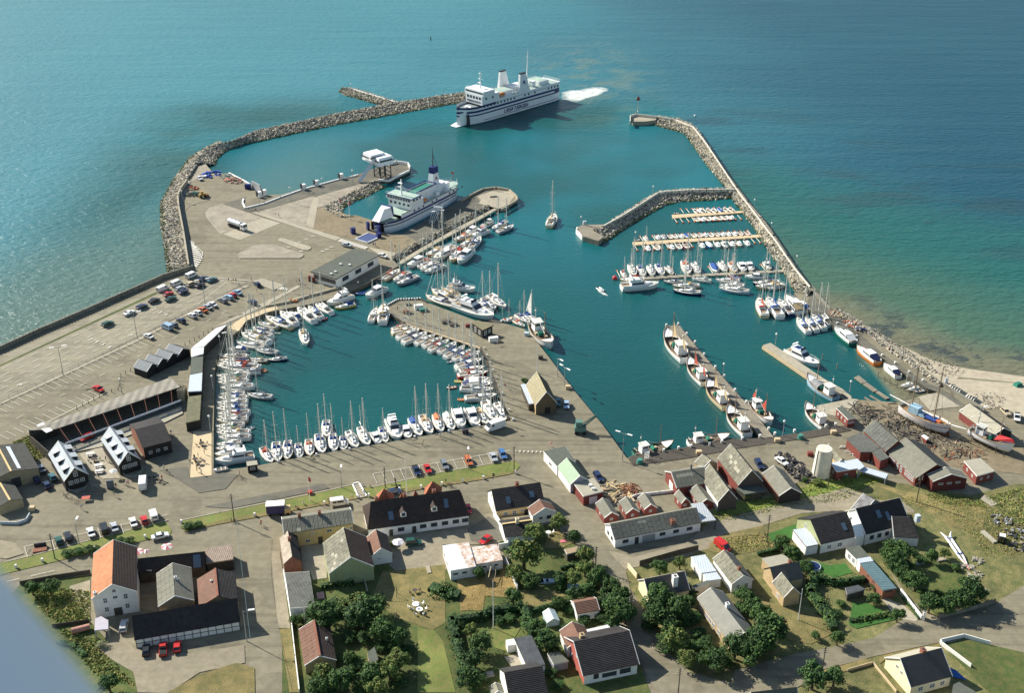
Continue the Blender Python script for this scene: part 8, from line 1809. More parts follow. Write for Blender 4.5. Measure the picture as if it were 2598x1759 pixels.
def tufts(t,poly,n,s,wts=(4,3,1)):
 P_=grs(t,poly,Z0+.2);xs=[p.x for p in P_];ys=[p.y for p in P_];q=MB();r_=random.Random(n);c_=0;k_=len(P_)
 while c_<n:
  x,y=r_.uniform(min(xs),max(xs)),r_.uniform(min(ys),max(ys));ins=False;j=k_-1
  for i in range(k_):
   if(P_[i].y>y)!=(P_[j].y>y)and x<(P_[j].x-P_[i].x)*(y-P_[i].y)/(P_[j].y-P_[i].y)+P_[i].x:ins=not ins
   j=i
  c_+=1
  if not ins:continue
  m_=r_.choices((0,1,2),wts)[0];a=r_.uniform(0,3.14);h_=s*r_.uniform(.25,.6);dx,dy=math.cos(a)*s*.6,math.sin(a)*s*.6;lx,ly=r_.uniform(-.4,.4),r_.uniform(-.4,.4)
  q.add([(x-dx,y-dy,Z0+.1),(x+dx,y+dy,Z0+.1),(x+dx*.6+lx,y+dy*.6+ly,Z0+.1+h_),(x-dx*.6+lx,y-dy*.6+ly,Z0+.1+h_)],[(0,1,2,3)],m_)
 return tag(q.build('grass_tufts',GT),kind='stuff')
tufts('m',[80,960,400,950,1080,800,1200,700,1700,620,1990,720,1850,750,1500,950,900,1000,500,1120,60,1180],5000,.4)
tufts('n',[1300,850,1700,900,1850,940,1900,1020,1500,1000,1200,880],1500,.35)
tufts('n',[1880,900,2324,780,2500,800,2500,1300,2200,1200,2000,1000],2000,.4)
tufts('r',[430,1200,750,1190,1030,1010,1110,1330,1000,1420,760,1400,740,1570,480,1570],1200,.25,(0,3,5))
tufts('s',[0,0,300,250,450,330,300,700,0,900],1,.3)
tufts('o',[280,560,850,600,850,880,600,930,400,800],3500,.5)
tufts('o',[550,950,900,1050,1000,1200,1200,1400,1280,1500,900,1400],3500,.5)
tufts('h',[130,290,320,200,540,420,410,490],1500,.5)
tufts('t',[1000,100,1450,40,1500,190,1250,220,1080,260],1200,.35,(1,3,3))
tufts('n',[600,900,1300,1050,1700,1300,1900,1560,2324,1560,2324,1200,1900,1000,1300,900],5000,.3,(2,3,3))
SKIN=mat('skin',(.52,.33,.22),.6,.03);HAIR=mat('hair',(.10,.06,.035),.8,.05);CL1=mat('shirt',(.7,.68,.62),.8,.03);CL2=mat('trousers',(.05,.07,.14),.8,.03)
def person_mesh(pose):
 me=bpy.data.meshes.new('body')
 J=dict(stand=[(0,0,.95),(0,0,1.18),(0,0,1.42),(0,.0,1.52),(.02,0,1.68),(0,.19,1.40),(.02,.26,1.12),(.10,.27,.88),(0,-.19,1.40),(.02,-.26,1.12),(.08,-.27,.88),(0,.10,.90),(.02,.11,.50),(0,.12,.07),(.14,.13,.04),(0,-.10,.90),(.0,-.11,.50),(-.03,-.12,.07),(.12,-.13,.04)],walk=[(0,0,.95),(.01,0,1.18),(.03,0,1.42),(.04,.0,1.52),(.07,0,1.68),(.03,.19,1.40),(-.12,.24,1.14),(-.12,.24,.92),(.03,-.19,1.40),(.18,-.24,1.16),(.32,-.22,1.0),(0,.09,.90),(.22,.10,.52),(.30,.11,.08),(.44,.12,.06),(0,-.09,.90),(-.06,-.10,.50),(-.34,-.11,.12),(-.22,-.12,.04)],sit=[(0,0,.12),(-.02,0,.36),(.0,0,.58),(.02,.0,.68),(.06,0,.84),(.0,.19,.56),(.12,.25,.32),(.34,.18,.34),(.0,-.19,.56),(.12,-.25,.32),(.34,-.18,.34),(.04,.10,.10),(.42,.12,.38),(.62,.12,.07),(.76,.12,.05),(.04,-.10,.10),(.44,-.12,.36),(.66,-.12,.07),(.80,-.12,.05)])[pose]
 E_=[(0,1),(1,2),(2,3),(3,4),(2,5),(5,6),(6,7),(2,8),(8,9),(9,10),(0,11),(11,12),(12,13),(13,14),(0,15),(15,16),(16,17),(17,18)]
 Rr=[.14,.145,.13,.06,.105,.065,.048,.035,.065,.048,.035,.095,.065,.045,.04,.095,.065,.045,.04]
 me.from_pydata(J,E_,[]);o=bpy.data.objects.new('body',me);C.objects.link(o)
 m1=o.modifiers.new('skin','SKIN');m1.use_smooth_shade=True
 for i,v in enumerate(me.skin_vertices[0].data):v.radius=(Rr[i],Rr[i]*(1.25 if i in(0,1,2)else 1));v.use_root=(i==0)
 m2=o.modifiers.new('sub','SUBSURF');m2.levels=1
 dg=bpy.context.evaluated_depsgraph_get();dg.update();r=bpy.data.meshes.new_from_object(o.evaluated_get(dg));bpy.data.objects.remove(o)
 r.name='body';r.materials.clear()
 for m_ in(SKIN,CL1,CL2,HAIR):r.materials.append(m_)
 zt,zm,zl=(1.48,.95,.48)if pose!='sit' else(.64,.16,.05)
 for p in r.polygons:
  c=p.center;armlow=abs(c.y)>.2 and c.z<(1.2 if pose!='sit' else.4)
  hd=(1.70,.01)if pose!='sit' else(.86,.03)
  if c.z>hd[0]or(c.z>hd[0]-.14 and c.x<hd[1]):p.material_index=3
  elif c.z>zt or armlow:p.material_index=0
  elif c.z>zm:p.material_index=1
  elif c.z>zl:p.material_index=2
  else:p.material_index=0
 return r
PM={k:person_mesh(k)for k in('stand','walk','sit')}
SH=dict(white=CL1,red=mat('shirt_red',(.45,.03,.03),.8,0),blue=mat('shirt_blue',(.05,.12,.35),.8,0),green=mat('shirt_green',(.05,.3,.1),.8,0),yellow=mat('shirt_yellow',(.6,.45,.06),.8,0),black=mat('shirt_black',(.02,.02,.025),.8,0),tan=mat('shirt_tan',(.45,.33,.2),.8,0),pink=mat('shirt_pink',(.6,.25,.28),.8,0))
TRS=dict(navy=CL2,tan=SH['tan'],black=SH['black'],white=CL1)
VERB=dict(stand='standing',walk='walking',sit='sitting')
def person(t,x,y,pose,sh,tr,where,group=None,rz=None,z=Z0):
 o=bpy.data.objects.new('person',None);C.objects.link(o);p=gr(t,x,y);o.location=(p.x,p.y,z+.25);o.rotation_euler=(0,0,rnd.uniform(0,6.28)if rz is None else rz)
 s=rnd.uniform(.95,1.08);o.scale=(s,s,s)
 b_=bpy.data.objects.new('body',PM[pose]);C.objects.link(b_);b_.parent=o
 for i,m_ in((1,SH[sh]),(2,TRS[tr])):b_.material_slots[i].link='OBJECT';b_.material_slots[i].material=m_
 tag(o,'person in %s top %s %s'%(sh,VERB[pose],where),'person',group);return o
PPL=[('h',1862,600,'stand','white','navy','near the terrace edge shadow'),('h',1900,640,'walk','black','tan','by the motorbikes'),('h',1800,700,'stand','blue','navy','left in the motorbike group'),('h',1840,715,'stand','red','black','in the motorbike group'),('h',1400,760,'stand','yellow','navy','with friends in front of the terrace'),('h',1437,770,'stand','white','tan','right of the yellow-topped one'),('h',1460,775,'stand','pink','navy','at the right of the terrace trio'),('h',1320,810,'walk','black','black','by the dark wooden stand'),('h',1298,900,'walk','green','tan','below the dark wooden stand'),('h',925,1045,'walk','white','tan','alone with a red bag on the road'),('h',968,900,'sit','blue','navy','at the red terrace table'),('h',1205,500,'stand','black','navy','between the dormered houses'),('h',1945,205,'walk','blue','white','behind the all-black house'),('h',2235,620,'stand','yellow','navy','on the sandy terrace'),('h',2285,650,'stand','white','navy','at the lower sandy terrace'),('h',2250,460,'stand','black','navy','amid the terrace tables'),('h',2270,320,'sit','white','tan','at the upper terrace table'),('h',2320,420,'stand','red','navy','by the upper terrace chairs'),('p',380,590,'walk','tan','navy','in the road left of the yellow house'),('p',388,575,'walk','red','tan','beside the tan one left of the yellow house'),('p',715,415,'sit','black','navy','at the grass picnic, left'),('p',740,420,'sit','tan','tan','at the grass picnic, middle'),('p',790,385,'sit','white','navy','at the grass picnic, right'),('p',1020,345,'sit','tan','tan','on the dry verge above the white van'),('p',1080,330,'sit','black','navy','on the dry verge, second'),('p',1110,345,'sit','pink','tan','on the dry verge, third'),('p',1250,330,'walk','white','tan','near the stair of the strip'),('p',1420,215,'sit','tan','tan','beside the kerb steps'),('p',1350,200,'sit','white','navy','on the kerb by the steps'),('p',2140,185,'walk','black','tan','with a bicycle by the right gable'),('g',790,870,'walk','white','tan','alone on the south quay'),('g',600,930,'walk','tan','tan','cycling along the south quay'),('g',1660,815,'walk','tan','navy','right of the big white van'),('g',2032,955,'walk','tan','tan','left of a pair on the wide quay'),('g',2055,965,'walk','pink','white','right of a pair on the wide quay'),('g',1075,820,'stand','black','navy','at the red-canopied stand'),('g',1525,290,'stand','red','navy','by the walkway ladder'),('f',305,1290,'stand','tan','tan','with bicycles below the black kiosk'),('f',745,1140,'stand','white','navy','at the bow of the second yacht'),('f',1120,1090,'sit','green','tan','at the quay edge by the bicycles'),('e',310,670,'stand','black','navy','at the tip of the central pier'),('e',1440,1060,'stand','white','navy','at the white cart by the kiosk'),('e',1470,1050,'stand','tan','black','right of the white cart'),('e',960,820,'sit','blue','navy','on the central pier bench'),('e',590,720,'sit','red','tan','at the pier stall, left'),('e',420,690,'sit','tan','navy','at the pier stall, far left'),('d',925,470,'walk','white','tan','on the quay road behind the yachts'),('d',500,460,'walk','white','pink' if False else 'tan','crossing the bay road'),('d',300,395,'walk','white','navy','by the lane barrier, alone'),('d',1050,400,'walk','white','navy','before the terminal steps'),('d',180,340,'stand','black','navy','leftmost of the waiting cyclists'),('d',210,345,'stand','white','tan','second of the waiting cyclists'),('d',235,345,'stand','black','tan','third of the waiting cyclists'),('d',265,350,'stand','tan','navy','fourth of the waiting cyclists'),('d',440,335,'stand','black','black','alone at the end of the white line'),('d',950,350,'stand','white','navy','leftmost near the terminal benches'),('d',985,355,'stand','black','navy','second near the terminal benches'),('d',1105,330,'stand','red','navy','at the red stands of the terminal'),('d',1180,345,'stand','white','tan','right of the terminal red stands'),('d',1650,380,'stand','white','navy','on the quay behind the blue tarp boat'),('b',660,1190,'stand','black','navy','left of the crossing pair'),('b',680,1190,'stand','blue','navy','right of the crossing pair'),('b',905,1215,'stand','black','black','alone on the ferry apron'),('b',2035,560,'stand','white','navy','leftmost of the pier head group'),('b',2055,562,'stand','black','navy','second of the pier head group'),('b',2080,560,'stand','white','tan','third of the pier head group'),('a',1855,615,'stand','black','navy','at the corner of the concrete path'),('a',1145,775,'walk','white','white','by the slip kerb, in white'),('a',1465,860,'walk','tan','tan','on the long concrete path'),('a',1205,795,'stand','black','navy','at the upper end of the concrete path'),('k',425,300,'sit','tan','tan','on the east quay, left'),('k',460,295,'stand','white','navy','on the east quay, right'),('k',790,480,'sit','red','navy','on a motorbike by the stones'),('i',1100,480,'walk','black','navy','on the middle pontoon'),('i',1250,200,'walk','black','navy','on the north pontoon'),('t',362,1165,'walk','black','white','with a dog in the lane'),('t',1115,1490,'walk','white','tan','on the shaded bottom road'),('y',1115,342,'stand','white','navy','fishing on the east mole head')]
for t,x,y,ps,sh,tr,wh in PPL:person(t,x,y,ps,sh,tr,wh,None,z=Z0 if t!='y' else 2.2)
def heap(name,label,cat,t,x,y,rad,mats,n=40,h=1.2,s=.5,z=Z0,long_=1.0):
 o=thing(name,label,cat,gr(t,x,y,z),rnd.uniform(0,3));r_=random.Random(len(label)*7+n);q=MB()
 for k in range(n):
  a=r_.uniform(0,6.28);d=rad*math.sqrt(r_.random());zz=h*max(0.05,1-(d/rad)**1.5)*r_.uniform(.2,1);q.box((d*math.cos(a)*1.3,d*math.sin(a),zz*.6+.15),(s*r_.uniform(.6,1.8)*long_,s*r_.uniform(.4,1),s*r_.uniform(.3,.8)),r_.uniform(0,3.14),r_.randrange(len(mats)),top=r_.uniform(.5,1))
 tag(q.build('pieces',mats,o),kind='stuff');return o
ORN=mat('net_orange',(.50,.15,.06),.9,.2,2);NBL=mat('net_blue',(.03,.07,.25),.9,.2,2);NGR=mat('net_green',(.06,.22,.17),.9,.2,2);NPK=mat('net_pink',(.55,.30,.24),.9,.2,2);RUST=mat('rust',(.25,.11,.06),.9,.2,2)
heap('net_heap','orange net heap topmost on the east quay bank','net heap','k',180,70,2.2,[ORN,FELTL],40);heap('net_heap','larger orange net heap on the east quay bank','net heap','k',375,185,3.0,[ORN,ORN,WH],60);heap('net_heap','blue crate and net heap on the east quay bank','net heap','k',505,265,2.4,[NBL,DKG],45)
heap('net_heap','stones and sacks between the two orange heaps','heap','k',255,110,2.6,[YWOOD,FELTL,STONE],50);heap('net_heap','grey sacks beside the blue heap on the east quay','heap','k',450,240,1.8,[FELTL,WH,GREY],26)
heap('timber_stack','stack of yellow planks behind the red garage','timber stack','l',875,765,5.0,[YWOOD,YELW,WOOD],60,1.0,.5,long_=5);heap('steel_stack','rusty steel stack beside the yellow planks','steel stack','l',1040,745,3.2,[RUST],60,1.6,.4,long_=3);heap('sack_heap','pale bags on top of the plank stack','bags','l',842,705,1.3,[YWOOD,FELTL],16,1.6)
heap('net_heap','pink and orange net heap at the west yard edge','net heap','a',955,440,4.0,[NPK,ORN,FELTL],80,2.0,.8);heap('net_heap','grey-green net heap at the west yard edge','net heap','a',885,395,2.8,[NGR,GREY],40,1.6,.7);heap('net_heap','blue tarpaulin heap at the top of the west yard','tarpaulin','a',700,372,4.0,[NBL,mat('tarp_blue',(.05,.12,.45),.6,.1)],40,2.0,1.2)
heap('net_heap','green net heap by the wall bend of the west yard','net heap','a',495,600,3.2,[NGR,DKG,STONED],60,1.6,.7);heap('net_heap','reddish gear above the green heap in the west yard','gear','a',490,530,2.6,[RUST,FELTL,ORN],45,1.2,.7);heap('block','white box beside the blue tarpaulin heap','box','a',618,400,.8,[WH],6,2.2,1.6)
o=thing('wheel_loader','yellow-brown wheel loader in the west yard','loader',gr('a',600,630),.6);q=MB();q.box((0,0,1.3),(3.0,1.6,1.2));q.box((-.2,0,2.4),(1.2,1.3,1.1));q.build('body',mat('loader_yellow',(.38,.25,.08),.6,.1),o);q=MB();q.box((2.3,0,.8),(.9,2.2,.9),top=.7);q.build('bucket',RUST,o)
for sx in(-1,1):
 for s in(-1,1):q=MB();q.tube((sx,s*.7,.6),(sx,s*1.1,.6),.6,n=10);q.build('wheel',TYRE,o)
a,b=gr('k',1490,1380,4.5),gr('k',935,1120,4.5);d=a-b;L=d.xy.length;mid=(a+b)/2
sc=thing('schooner','large white two-masted wooden schooner hauled out on the slip','ship',(mid.x,mid.y,2.6),math.atan2(d.y,d.x));hb,st=hull_loft(L,6.2,2.3,3.3,2.8,stern=.55,z0=-1.2,flare=.8,n=16);h_=hb.build('hull',GEL,sc,smooth=True)
q=MB()
for s in(1,-1):
 for k in(0,1):
  for p,r in zip(st[1:-1],st[2:]):
   f0=(.62,.66)[k]if k==0 else.02;f1=f0+.06 if k==0 else.45
   if k==0:q.add([(p[0],s*(p[1]*.965+.04),p[2]*f0),(r[0],s*(r[1]*.965+.04),r[2]*f0),(r[0],s*(r[1]*.97+.04),r[2]*f1),(p[0],s*(p[1]*.97+.04),p[2]*f1)],[(0,1,2,3)if s<0 else(3,2,1,0)])
q.build('red_line',REDP,h_)
q=MB();rr=[(x,y*.8,0)for x,y,z in st]
for s in(1,-1):
 for p,r in zip(rr[:-1],rr[1:]):q.add([(p[0],s*(p[1]+.05),.1),(r[0],s*(r[1]+.05),.1),(r[0],s*r[1]*.5,-1.4),(p[0],s*p[1]*.5,-1.4)],[(3,2,1,0)if s<0 else(0,1,2,3)])
q.build('bottom',mat('antifoul_brown',(.22,.10,.05),.8,.2),h_)
rail_mesh(st,.4,.14).build('gunwale',TEAK,sc);deck_mesh(st,-.6,.2).build('deck',mat('schooner_deck',(.32,.20,.09),.8,.15),sc)
for x,H in((-L*.30,17),(L*.16,19)):
 q=MB();q.tube((x,0,1.6),(x,0,1.6+H),.22,.12,7);mm=q.build('mast',TEAK,sc);q=MB();q.tube((x-.3,0,3.4),(x-8,0,3.9),.22,.16,6);q.build('furled_sail',COVC['white'],mm)
q=MB();q.tube((L*.47,0,3.2),(L*.47+5.5,0,4.2),.2,.12,6);q.build('bowsprit',GEL,sc)
q=MB();q.box((-L*.22,0,3.0),(3.4,2.6,2.4));q.box((-L*.08,0,2.4),(3,2.4,.9));q.build('deckhouse',HULLC['pale'],sc);q=MB();q.box((L*.05,.2,2.3),(1.6,1.6,.8));q.box((L*.26,0,2.5),(1.4,1.4,.8));q.build('deck_crate',ORN,sc)
q=MB();q.box((L*.10,0,2.6),(4.2,2.4,.5));q.build('blue_tarp',NBL,sc)
q=MB()
for x,H in((-L*.30,17),(L*.16,19)):
 for s in(-1,1):q.tube((x-1,s*2.9,2.4),(x,0,H),.035,n=3);q.tube((x+1,s*2.9,2.4),(x,0,H),.035,n=3)
q.tube((L*.47+5.3,0,4.2),(L*.16,0,19),.04,n=3);q.build('rigging',DKG,sc)
q=MB()
for k in range(7):
 x=-L*.38+k*L*.12
 for s in(-1,1):q.tube((x,s*3.4,-2.4),(x,s*2.6,.8),.14,n=4)
 q.box((x,0,-2.1),(.5,6.6,.4))
q.build('cradle',DARKW,sc)
o=boat('n',2185,455,1690,235,'g','white','white','x',None,'white and pale blue trawler hauled out on the slip with red tarpaulin',zfix=3.0)
q=MB();q.add([(1.5,-2.0,2.2),(6.9,-.1,3.1),(6.9,.1,3.1),(1.5,2.0,2.2),(1.8,-.8,3.1),(6.0,0,3.9),(1.8,.8,3.1)],[(0,1,5,4),(2,3,6,5),(4,5,6),(0,4,6,3)]);tp=q.build('red_tarpaulin',mat('tarp_red',(.50,.03,.03),.6,.05),o)
q=MB()
for k in range(5):q.box((-5+k*2.6,0,-1.6),(.4,4.6,.4));q.tube((-5+k*2.6,2.3,-2.6),(-5+k*2.6,1.8,.6),.12,n=4);q.tube((-5+k*2.6,-2.3,-2.6),(-5+k*2.6,-1.8,.6),.12,n=4)
q.build('cradle',DARKW,o)
for k,(x0,y0,x1,y1)in enumerate(((520,1030,1000,1330),(580,1010,1080,1300),(850,1190,1450,1560),(760,1230,1300,1560))):
 o=thing('slip_rail',ORD[k]+' dark timber rail of the shipyard slipway from the left','rail',group='slipway rails');q=MB();P_=grs('k',[x0,y0,x1,y1],Z0);wall(q,P_,.35,.4,Z0);q.build('rail',WOOD if k<2 else DARKW,o)
for k,(x,y,n_)in enumerate(((520,1220,70),(440,1190,40),(860,1290,50),(1000,1420,60),(1130,1500,60),(760,1300,40),(1300,1500,50),(920,1180,30))):
 heap('scaffold_heap',('tangle of dark ladders and frames by the red cabin','second tangle of dark frames left of the slip','dark props under the schooner stern','dark props and beams below the schooner, left','dark beams below the schooner, middle','dark gear left of the schooner stern','dark beams below the schooner bow','timber frame at the schooner stern')[k],'gear','k',x,y,5.0,[DARKW,DKG,WOOD],n_*2//3,1.4,.26,long_=9)
for k,(x,y,n_,mt)in enumerate(((1440,370,60,[YWOOD,ORN,WOOD]),(1620,330,50,[YWOOD,WOOD]),(1320,280,40,[DARKW,WOOD]),(1700,430,40,[DARKW,RUST]),(1560,430,40,[DARKW,WOOD]))):
 heap('timber_heap',('orange-brown timber pieces in the yard','yellow staging at the trawler stern','dark timber behind the front hall','dark timber beneath the trawler','scattered boards in mid yard')[k],'timber','n',x,y,4.6,mt,n_*2//3,1.0,.22,long_=9)
for k,(x,y)in enumerate(((860,470),(900,520),(950,560),(1000,610),(1060,660),(1110,690))):heap('net_pallet',ORD[k]+' dark stack of nets and pallets left of the silo','net stack','m',x,y,2.6,[DKG,DARKW,WOOD,DKG],34,2.0,.8)
heap('cable_heap','pale tangled ropes at the foot of the silo','ropes','m',1405,660,2.6,[YWOOD,FELTL],50,1.6,.4);heap('pallet_stack','white planks leaning at the boatyard lean-to, upper','planks','m',1610,370,2.8,[WH,FELTL],20,.8,.5,long_=3);heap('pallet_stack','white planks stacked in the notch of the lean-to, lower','planks','m',1835,465,2.2,[WH,FELTL,YWOOD],30,1.2,.4,long_=3)
for k,(t,x,y,m_,lb)in enumerate((('m',1405,185,YWOOD,'orange pallet box on the plank quay'),('m',768,275,YWOOD,'wooden crate at the root of the plank jetty'),('l',1845,325,YWOOD,'pale crate behind the moored white-bow trawler'),('e',1770,945,METL,'pale box at the quay edge of the central pier'),('e',1930,1210,DARKW,'dark crate at the quay edge below the trawler'),('g',2240,300,YWOOD,'yellow box at the quay edge beside the tall hall'),('m',1140,430,REDW,'small red post box in the fenced yard'),('h',365,1050,YWOOD,'straw-coloured crates by the left terrace rail'))):
 boxy('crate',lb,'crate',t,x,y,(1.6,1.2,1.2),m_)
for t,x,y,lb in(('l',1175,430,'green barrel tub beside the plank quay'),('m',1030,240,'green net bin on the plank quay')):
 o=thing('net_bin',lb,'bin',gr(t,x,y));q=MB();q.tube((0,0,0),(0,0,1.4),1.0,.8,10);q.build('tub',NGR,o)
o=thing('fish_rack','white slatted rack by the green tub on the quay','rack',gr('l',1255,390),.5);q=MB()
for k in range(5):q.box((0,0,.6+k*.5),(1.5,.15,.12))
q.box((-.75,0,1.4),(.12,.12,2.8));q.box((.75,0,1.4),(.12,.12,2.8));q.build('slats',WH,o)
for k in range(9):
 x,y=1490+k*26+(60 if k>4 else 0),915+k*16+(30 if k>4 else 0);o=thing('beached_dinghy',ORD[k]+' white dinghy from left leaning on the beach wall','dinghy',gr('k',x,y,Z0),.9,'white dinghies on the beach wall');q=MB();q.add([(-1.9,0,.3),(-.4,.7,.2),(1.7,.6,.3),(1.8,-.1,1.3),(-.3,-.1,1.5),(-1.8,0,.9)],[(0,1,4,5),(1,2,3,4),(0,5,4,3,2,1)]);q.build('hull',GEL,o)
o=thing('beach_boat','dark green covered boat alone on the beach','boat',gr('k',2250,905,1.0),.4);q=MB();q.box((0,0,.9),(3.0,2.2,1.4),top=.6);q.build('cover',COVC['green'],o)
heap('weed_line','dark weed and stones along the beach foot','seaweed','k',1300,650,7,[STONED,mat('seaweed',(.05,.045,.03),.9,.2)],120,.3,.35)
heap('rubble_heap','pale rubble on the sand by the road','rubble','k',1900,1060,5,[STONE,CONC],80,.5,.4)
for k,(x,y,mt,lb)in enumerate(((2080,1180,[DKG,DARKW,GREY,WOOD],'upper boat trailer loaded with green boat and gear'),(2230,1310,[DKG,DARKW,GREY,WOOD],'lower boat trailer with dark engine parts'),(2300,1480,[WOOD,DKG],'old timbers at the right edge of the field'))):heap('trailer_load',lb,'trailer','n',x,y,2.8,mt,34,1.2,.6)
o=thing('tractor','small orange tractor with white roof on the field','tractor',gr('n',2065,1400),1.2);q=MB();q.box((.5,0,1.1),(1.8,.8,.8));q.build('bonnet',HULLC['orange'],o);q=MB();q.box((-.8,0,1.6),(1.2,1.2,1.4));q.build('cab',CGL,o);q=MB();q.box((-.8,0,2.4),(1.5,1.5,.15));q.build('cab_roof',WH,o)
for x,r,s in((-.8,.75,1),(-.8,.75,-1),(1.1,.45,1),(1.1,.45,-1)):q=MB();q.tube((x,s*.6,r),(x,s*.95,r),r,n=10);q.build('wheel',TYRE,o)
o=thing('concrete_beam','weathered flat beam lying on the field','beam',gr('n',1922,1365),1.9);q=MB();q.box((0,0,.3),(5.2,1.2,.5));q.build('beam',FELTL,o)
a,b=gr('u',1570,655),gr('u',1735,895);d=b-a
o=thing('catamaran','pair of long slender white hulls with upturned ends lying on the field','boat',((a.x+b.x)/2,(a.y+b.y)/2,Z0),math.atan2(d.y,d.x));L=d.length
for s in(-.55,.55):
 q=MB();q.tube((-L/2,s,.6),(L/2-2,s,.55),.38,.3,7);q.tube((L/2-2,s,.55),(L/2+1,s*.4,.5),.3,.1,7);q.tube((-L/2,s,.6),(-L/2-1.6,s*2.6,1.1),.38,.15,7);q.build('hull',GEL,o)
q=MB();q.box((-L/2+.8,0,.9),(.3,1.5,.2));q.box((L/2-3,0,.9),(.3,1.5,.2));q.build('cross_beam',NBL,o);q=MB();q.tube((L/2-1,0,.5),(L/2+3,0,.3),.12,n=4);q.build('mast_end',REDP,o)
for k,(x,y)in enumerate(((1825,870),(1870,880),(1820,960),(1850,1010),(1720,940),(1780,1030),(1840,1080),(1930,1180))):heap('boulder_heap',ORD[k]+' pale rock heap along the right garden wall','rocks','u',x,y,1.5,[STONE,ROCKM[1]],9,.7,.6)
def table_set(t,x,y,label,m=WH,n=4,r=1.0):
 o=thing('garden_table',label,'table',gr(t,x,y,Z0+.2),rnd.uniform(0,3));q=MB();q.tube((0,0,.68),(0,0,.75),r*.8,n=10);q.build('table_top',m,o);q=MB();q.tube((0,0,0),(0,0,.68),.1,n=5);q.build('leg',GREY,o);p0=o.location
 for k in range(n):
  a=6.28*k/n+.4;c=thing('garden_chair','%s chair %s round the %s'%({'white_paint':'white','whitewash':'white'}.get(m.name,'plain'),ORD[k],label),'chair',(p0.x+1.5*r*math.cos(a),p0.y+1.5*r*math.sin(a),p0.z),a,'chairs round the '+label);q=MB();q.box((0,0,.45),(.5,.5,.08));q.build('seat',m,c);q=MB();q.box((.24,0,.75),(.07,.5,.6));q.build('backrest',m,c)
  q=MB()
  for sx in(-.2,.2):
   for sy in(-.2,.2):q.box((sx,sy,.2),(.05,.05,.42))
  tag(q.build('legs',m,c),kind='stuff')
table_set('q',1995,610,'upper white oval garden table',WHITE,4,1.2);table_set('q',2035,668,'lower white oval garden table',WHITE,5,1.1);table_set('q',1985,455,'little dark garden table',DARKW,2,.8);table_set('r',1480,700,'pale blue garden table at the dry lawn',WHITE,3,.9)
table_set('h',2290,310,'upper dark terrace table',DARKW,4);table_set('h',2215,490,'middle dark terrace table',DARKW,4);table_set('h',2260,530,'lower dark terrace table',DARKW,3);table_set('h',1070,490,'dark round courtyard table',DARKW,4)
for x,y,lb in((1030,430,'topmost white bench table in the courtyard'),(1120,560,'middle white bench table in the courtyard'),(1130,622,'lowest white bench table in the courtyard')):
 o=thing('bench_table',lb,'table',gr('h',x,y,Z0+.2),.3);q=MB();q.box((0,0,.75),(2.2,1.0,.08));q.build('table_top',WH,o)
 for s in(-1,1):q=MB();q.box((0,s*.9,.45),(2.2,.35,.08));q.build('bench',WH,o)
 q=MB();q.box((-.8,0,.36),(.12,1.6,.7));q.box((.8,0,.36),(.12,1.6,.7));tag(q.build('trestle',WOOD,o),kind='stuff')
o=thing('bench_table','red-topped table with people in front of the left black house','table',gr('h',978,935,Z0+.2),.2);q=MB();q.box((0,0,.75),(2.2,1.6,.1));q.build('table_top',mat('red_cloth',(.45,.12,.08),.8,0),o)
def bike(t,x,y,label,m=DKG,moto=False):
 o=thing('motorbike' if moto else 'bicycle',label,'motorbike' if moto else 'bicycle',gr(t,x,y,Z0+.22),rnd.uniform(0,3));r=.34
 for s in(-.52,.52):
  q=MB();R_=[Vector((s+r*math.cos(k*.785),0,r+r*math.sin(k*.785)))for k in range(8)]
  for k in range(8):q.tube(R_[k],R_[(k+1)%8],.05 if moto else.03,n=3,cap=False)
  q.build('wheel',TYRE,o)
 q=MB();q.tube((-.52,0,r),(-.1,0,.8),.04,n=3);q.tube((-.1,0,.8),(.4,0,.85),.04,n=3);q.tube((.52,0,r),(.38,0,1.0),.04,n=3);q.tube((-.1,0,.3),(.4,0,.85),.04,n=3)
 if moto:q.box((0,0,.6),(.8,.3,.35))
 q.build('frame',m,o);q=MB();q.box((-.15,0,.9),(.3,.16,.07));q.build('saddle',TYRE,o);q=MB();q.tube((.38,-.28,1.0),(.38,.28,1.0),.03,n=3);q.build('handlebar',GREY,o)
for k,(t,x,y)in enumerate((('h',720,885),('h',745,900),('h',770,890),('h',830,955),('h',880,970),('f',1110,1110),('f',1140,1120),('g',450,900),('g',500,905),('g',590,945),('p',2165,200),('p',2190,205),('p',100,540),('p',130,545),('f',290,1310),('f',330,1320),('o',285,240))):
 bike(t,x,y,('left one of three by the left black house','middle one of three by the left black house','right one of three by the left black house','lying near the red-topped table, left','lying near the red-topped table, right','at the quay edge by the cream yacht, left','at the quay edge by the cream yacht, right','leaning at the quay by the small cruiser, left','leaning at the quay by the small cruiser, right','being ridden on the south quay','right of the red gables, left','right of the red gables, right','at the pole by the road mouth, left','at the pole by the road mouth, right','below the black kiosk, left','below the black kiosk, right','at the left end of the kerb row')[k]and 'dark bicycle '+('left one of three by the left black house','middle one of three by the left black house','right one of three by the left black house','lying near the red-topped table, left','lying near the red-topped table, right','at the quay edge by the cream yacht, left','at the quay edge by the cream yacht, right','leaning at the quay by the small cruiser, left','leaning at the quay by the small cruiser, right','being ridden on the south quay','right of the red gables, left','right of the red gables, right','at the pole by the road mouth, left','at the pole by the road mouth, right','below the black kiosk, left','below the black kiosk, right','at the left end of the kerb row')[k])
for k,(x,y)in enumerate(((1690,700),(1745,690),(1780,720),(1830,735))):bike('h',x,y,ORD[k]+' dark motorbike from left in the biker group',DKG,True)
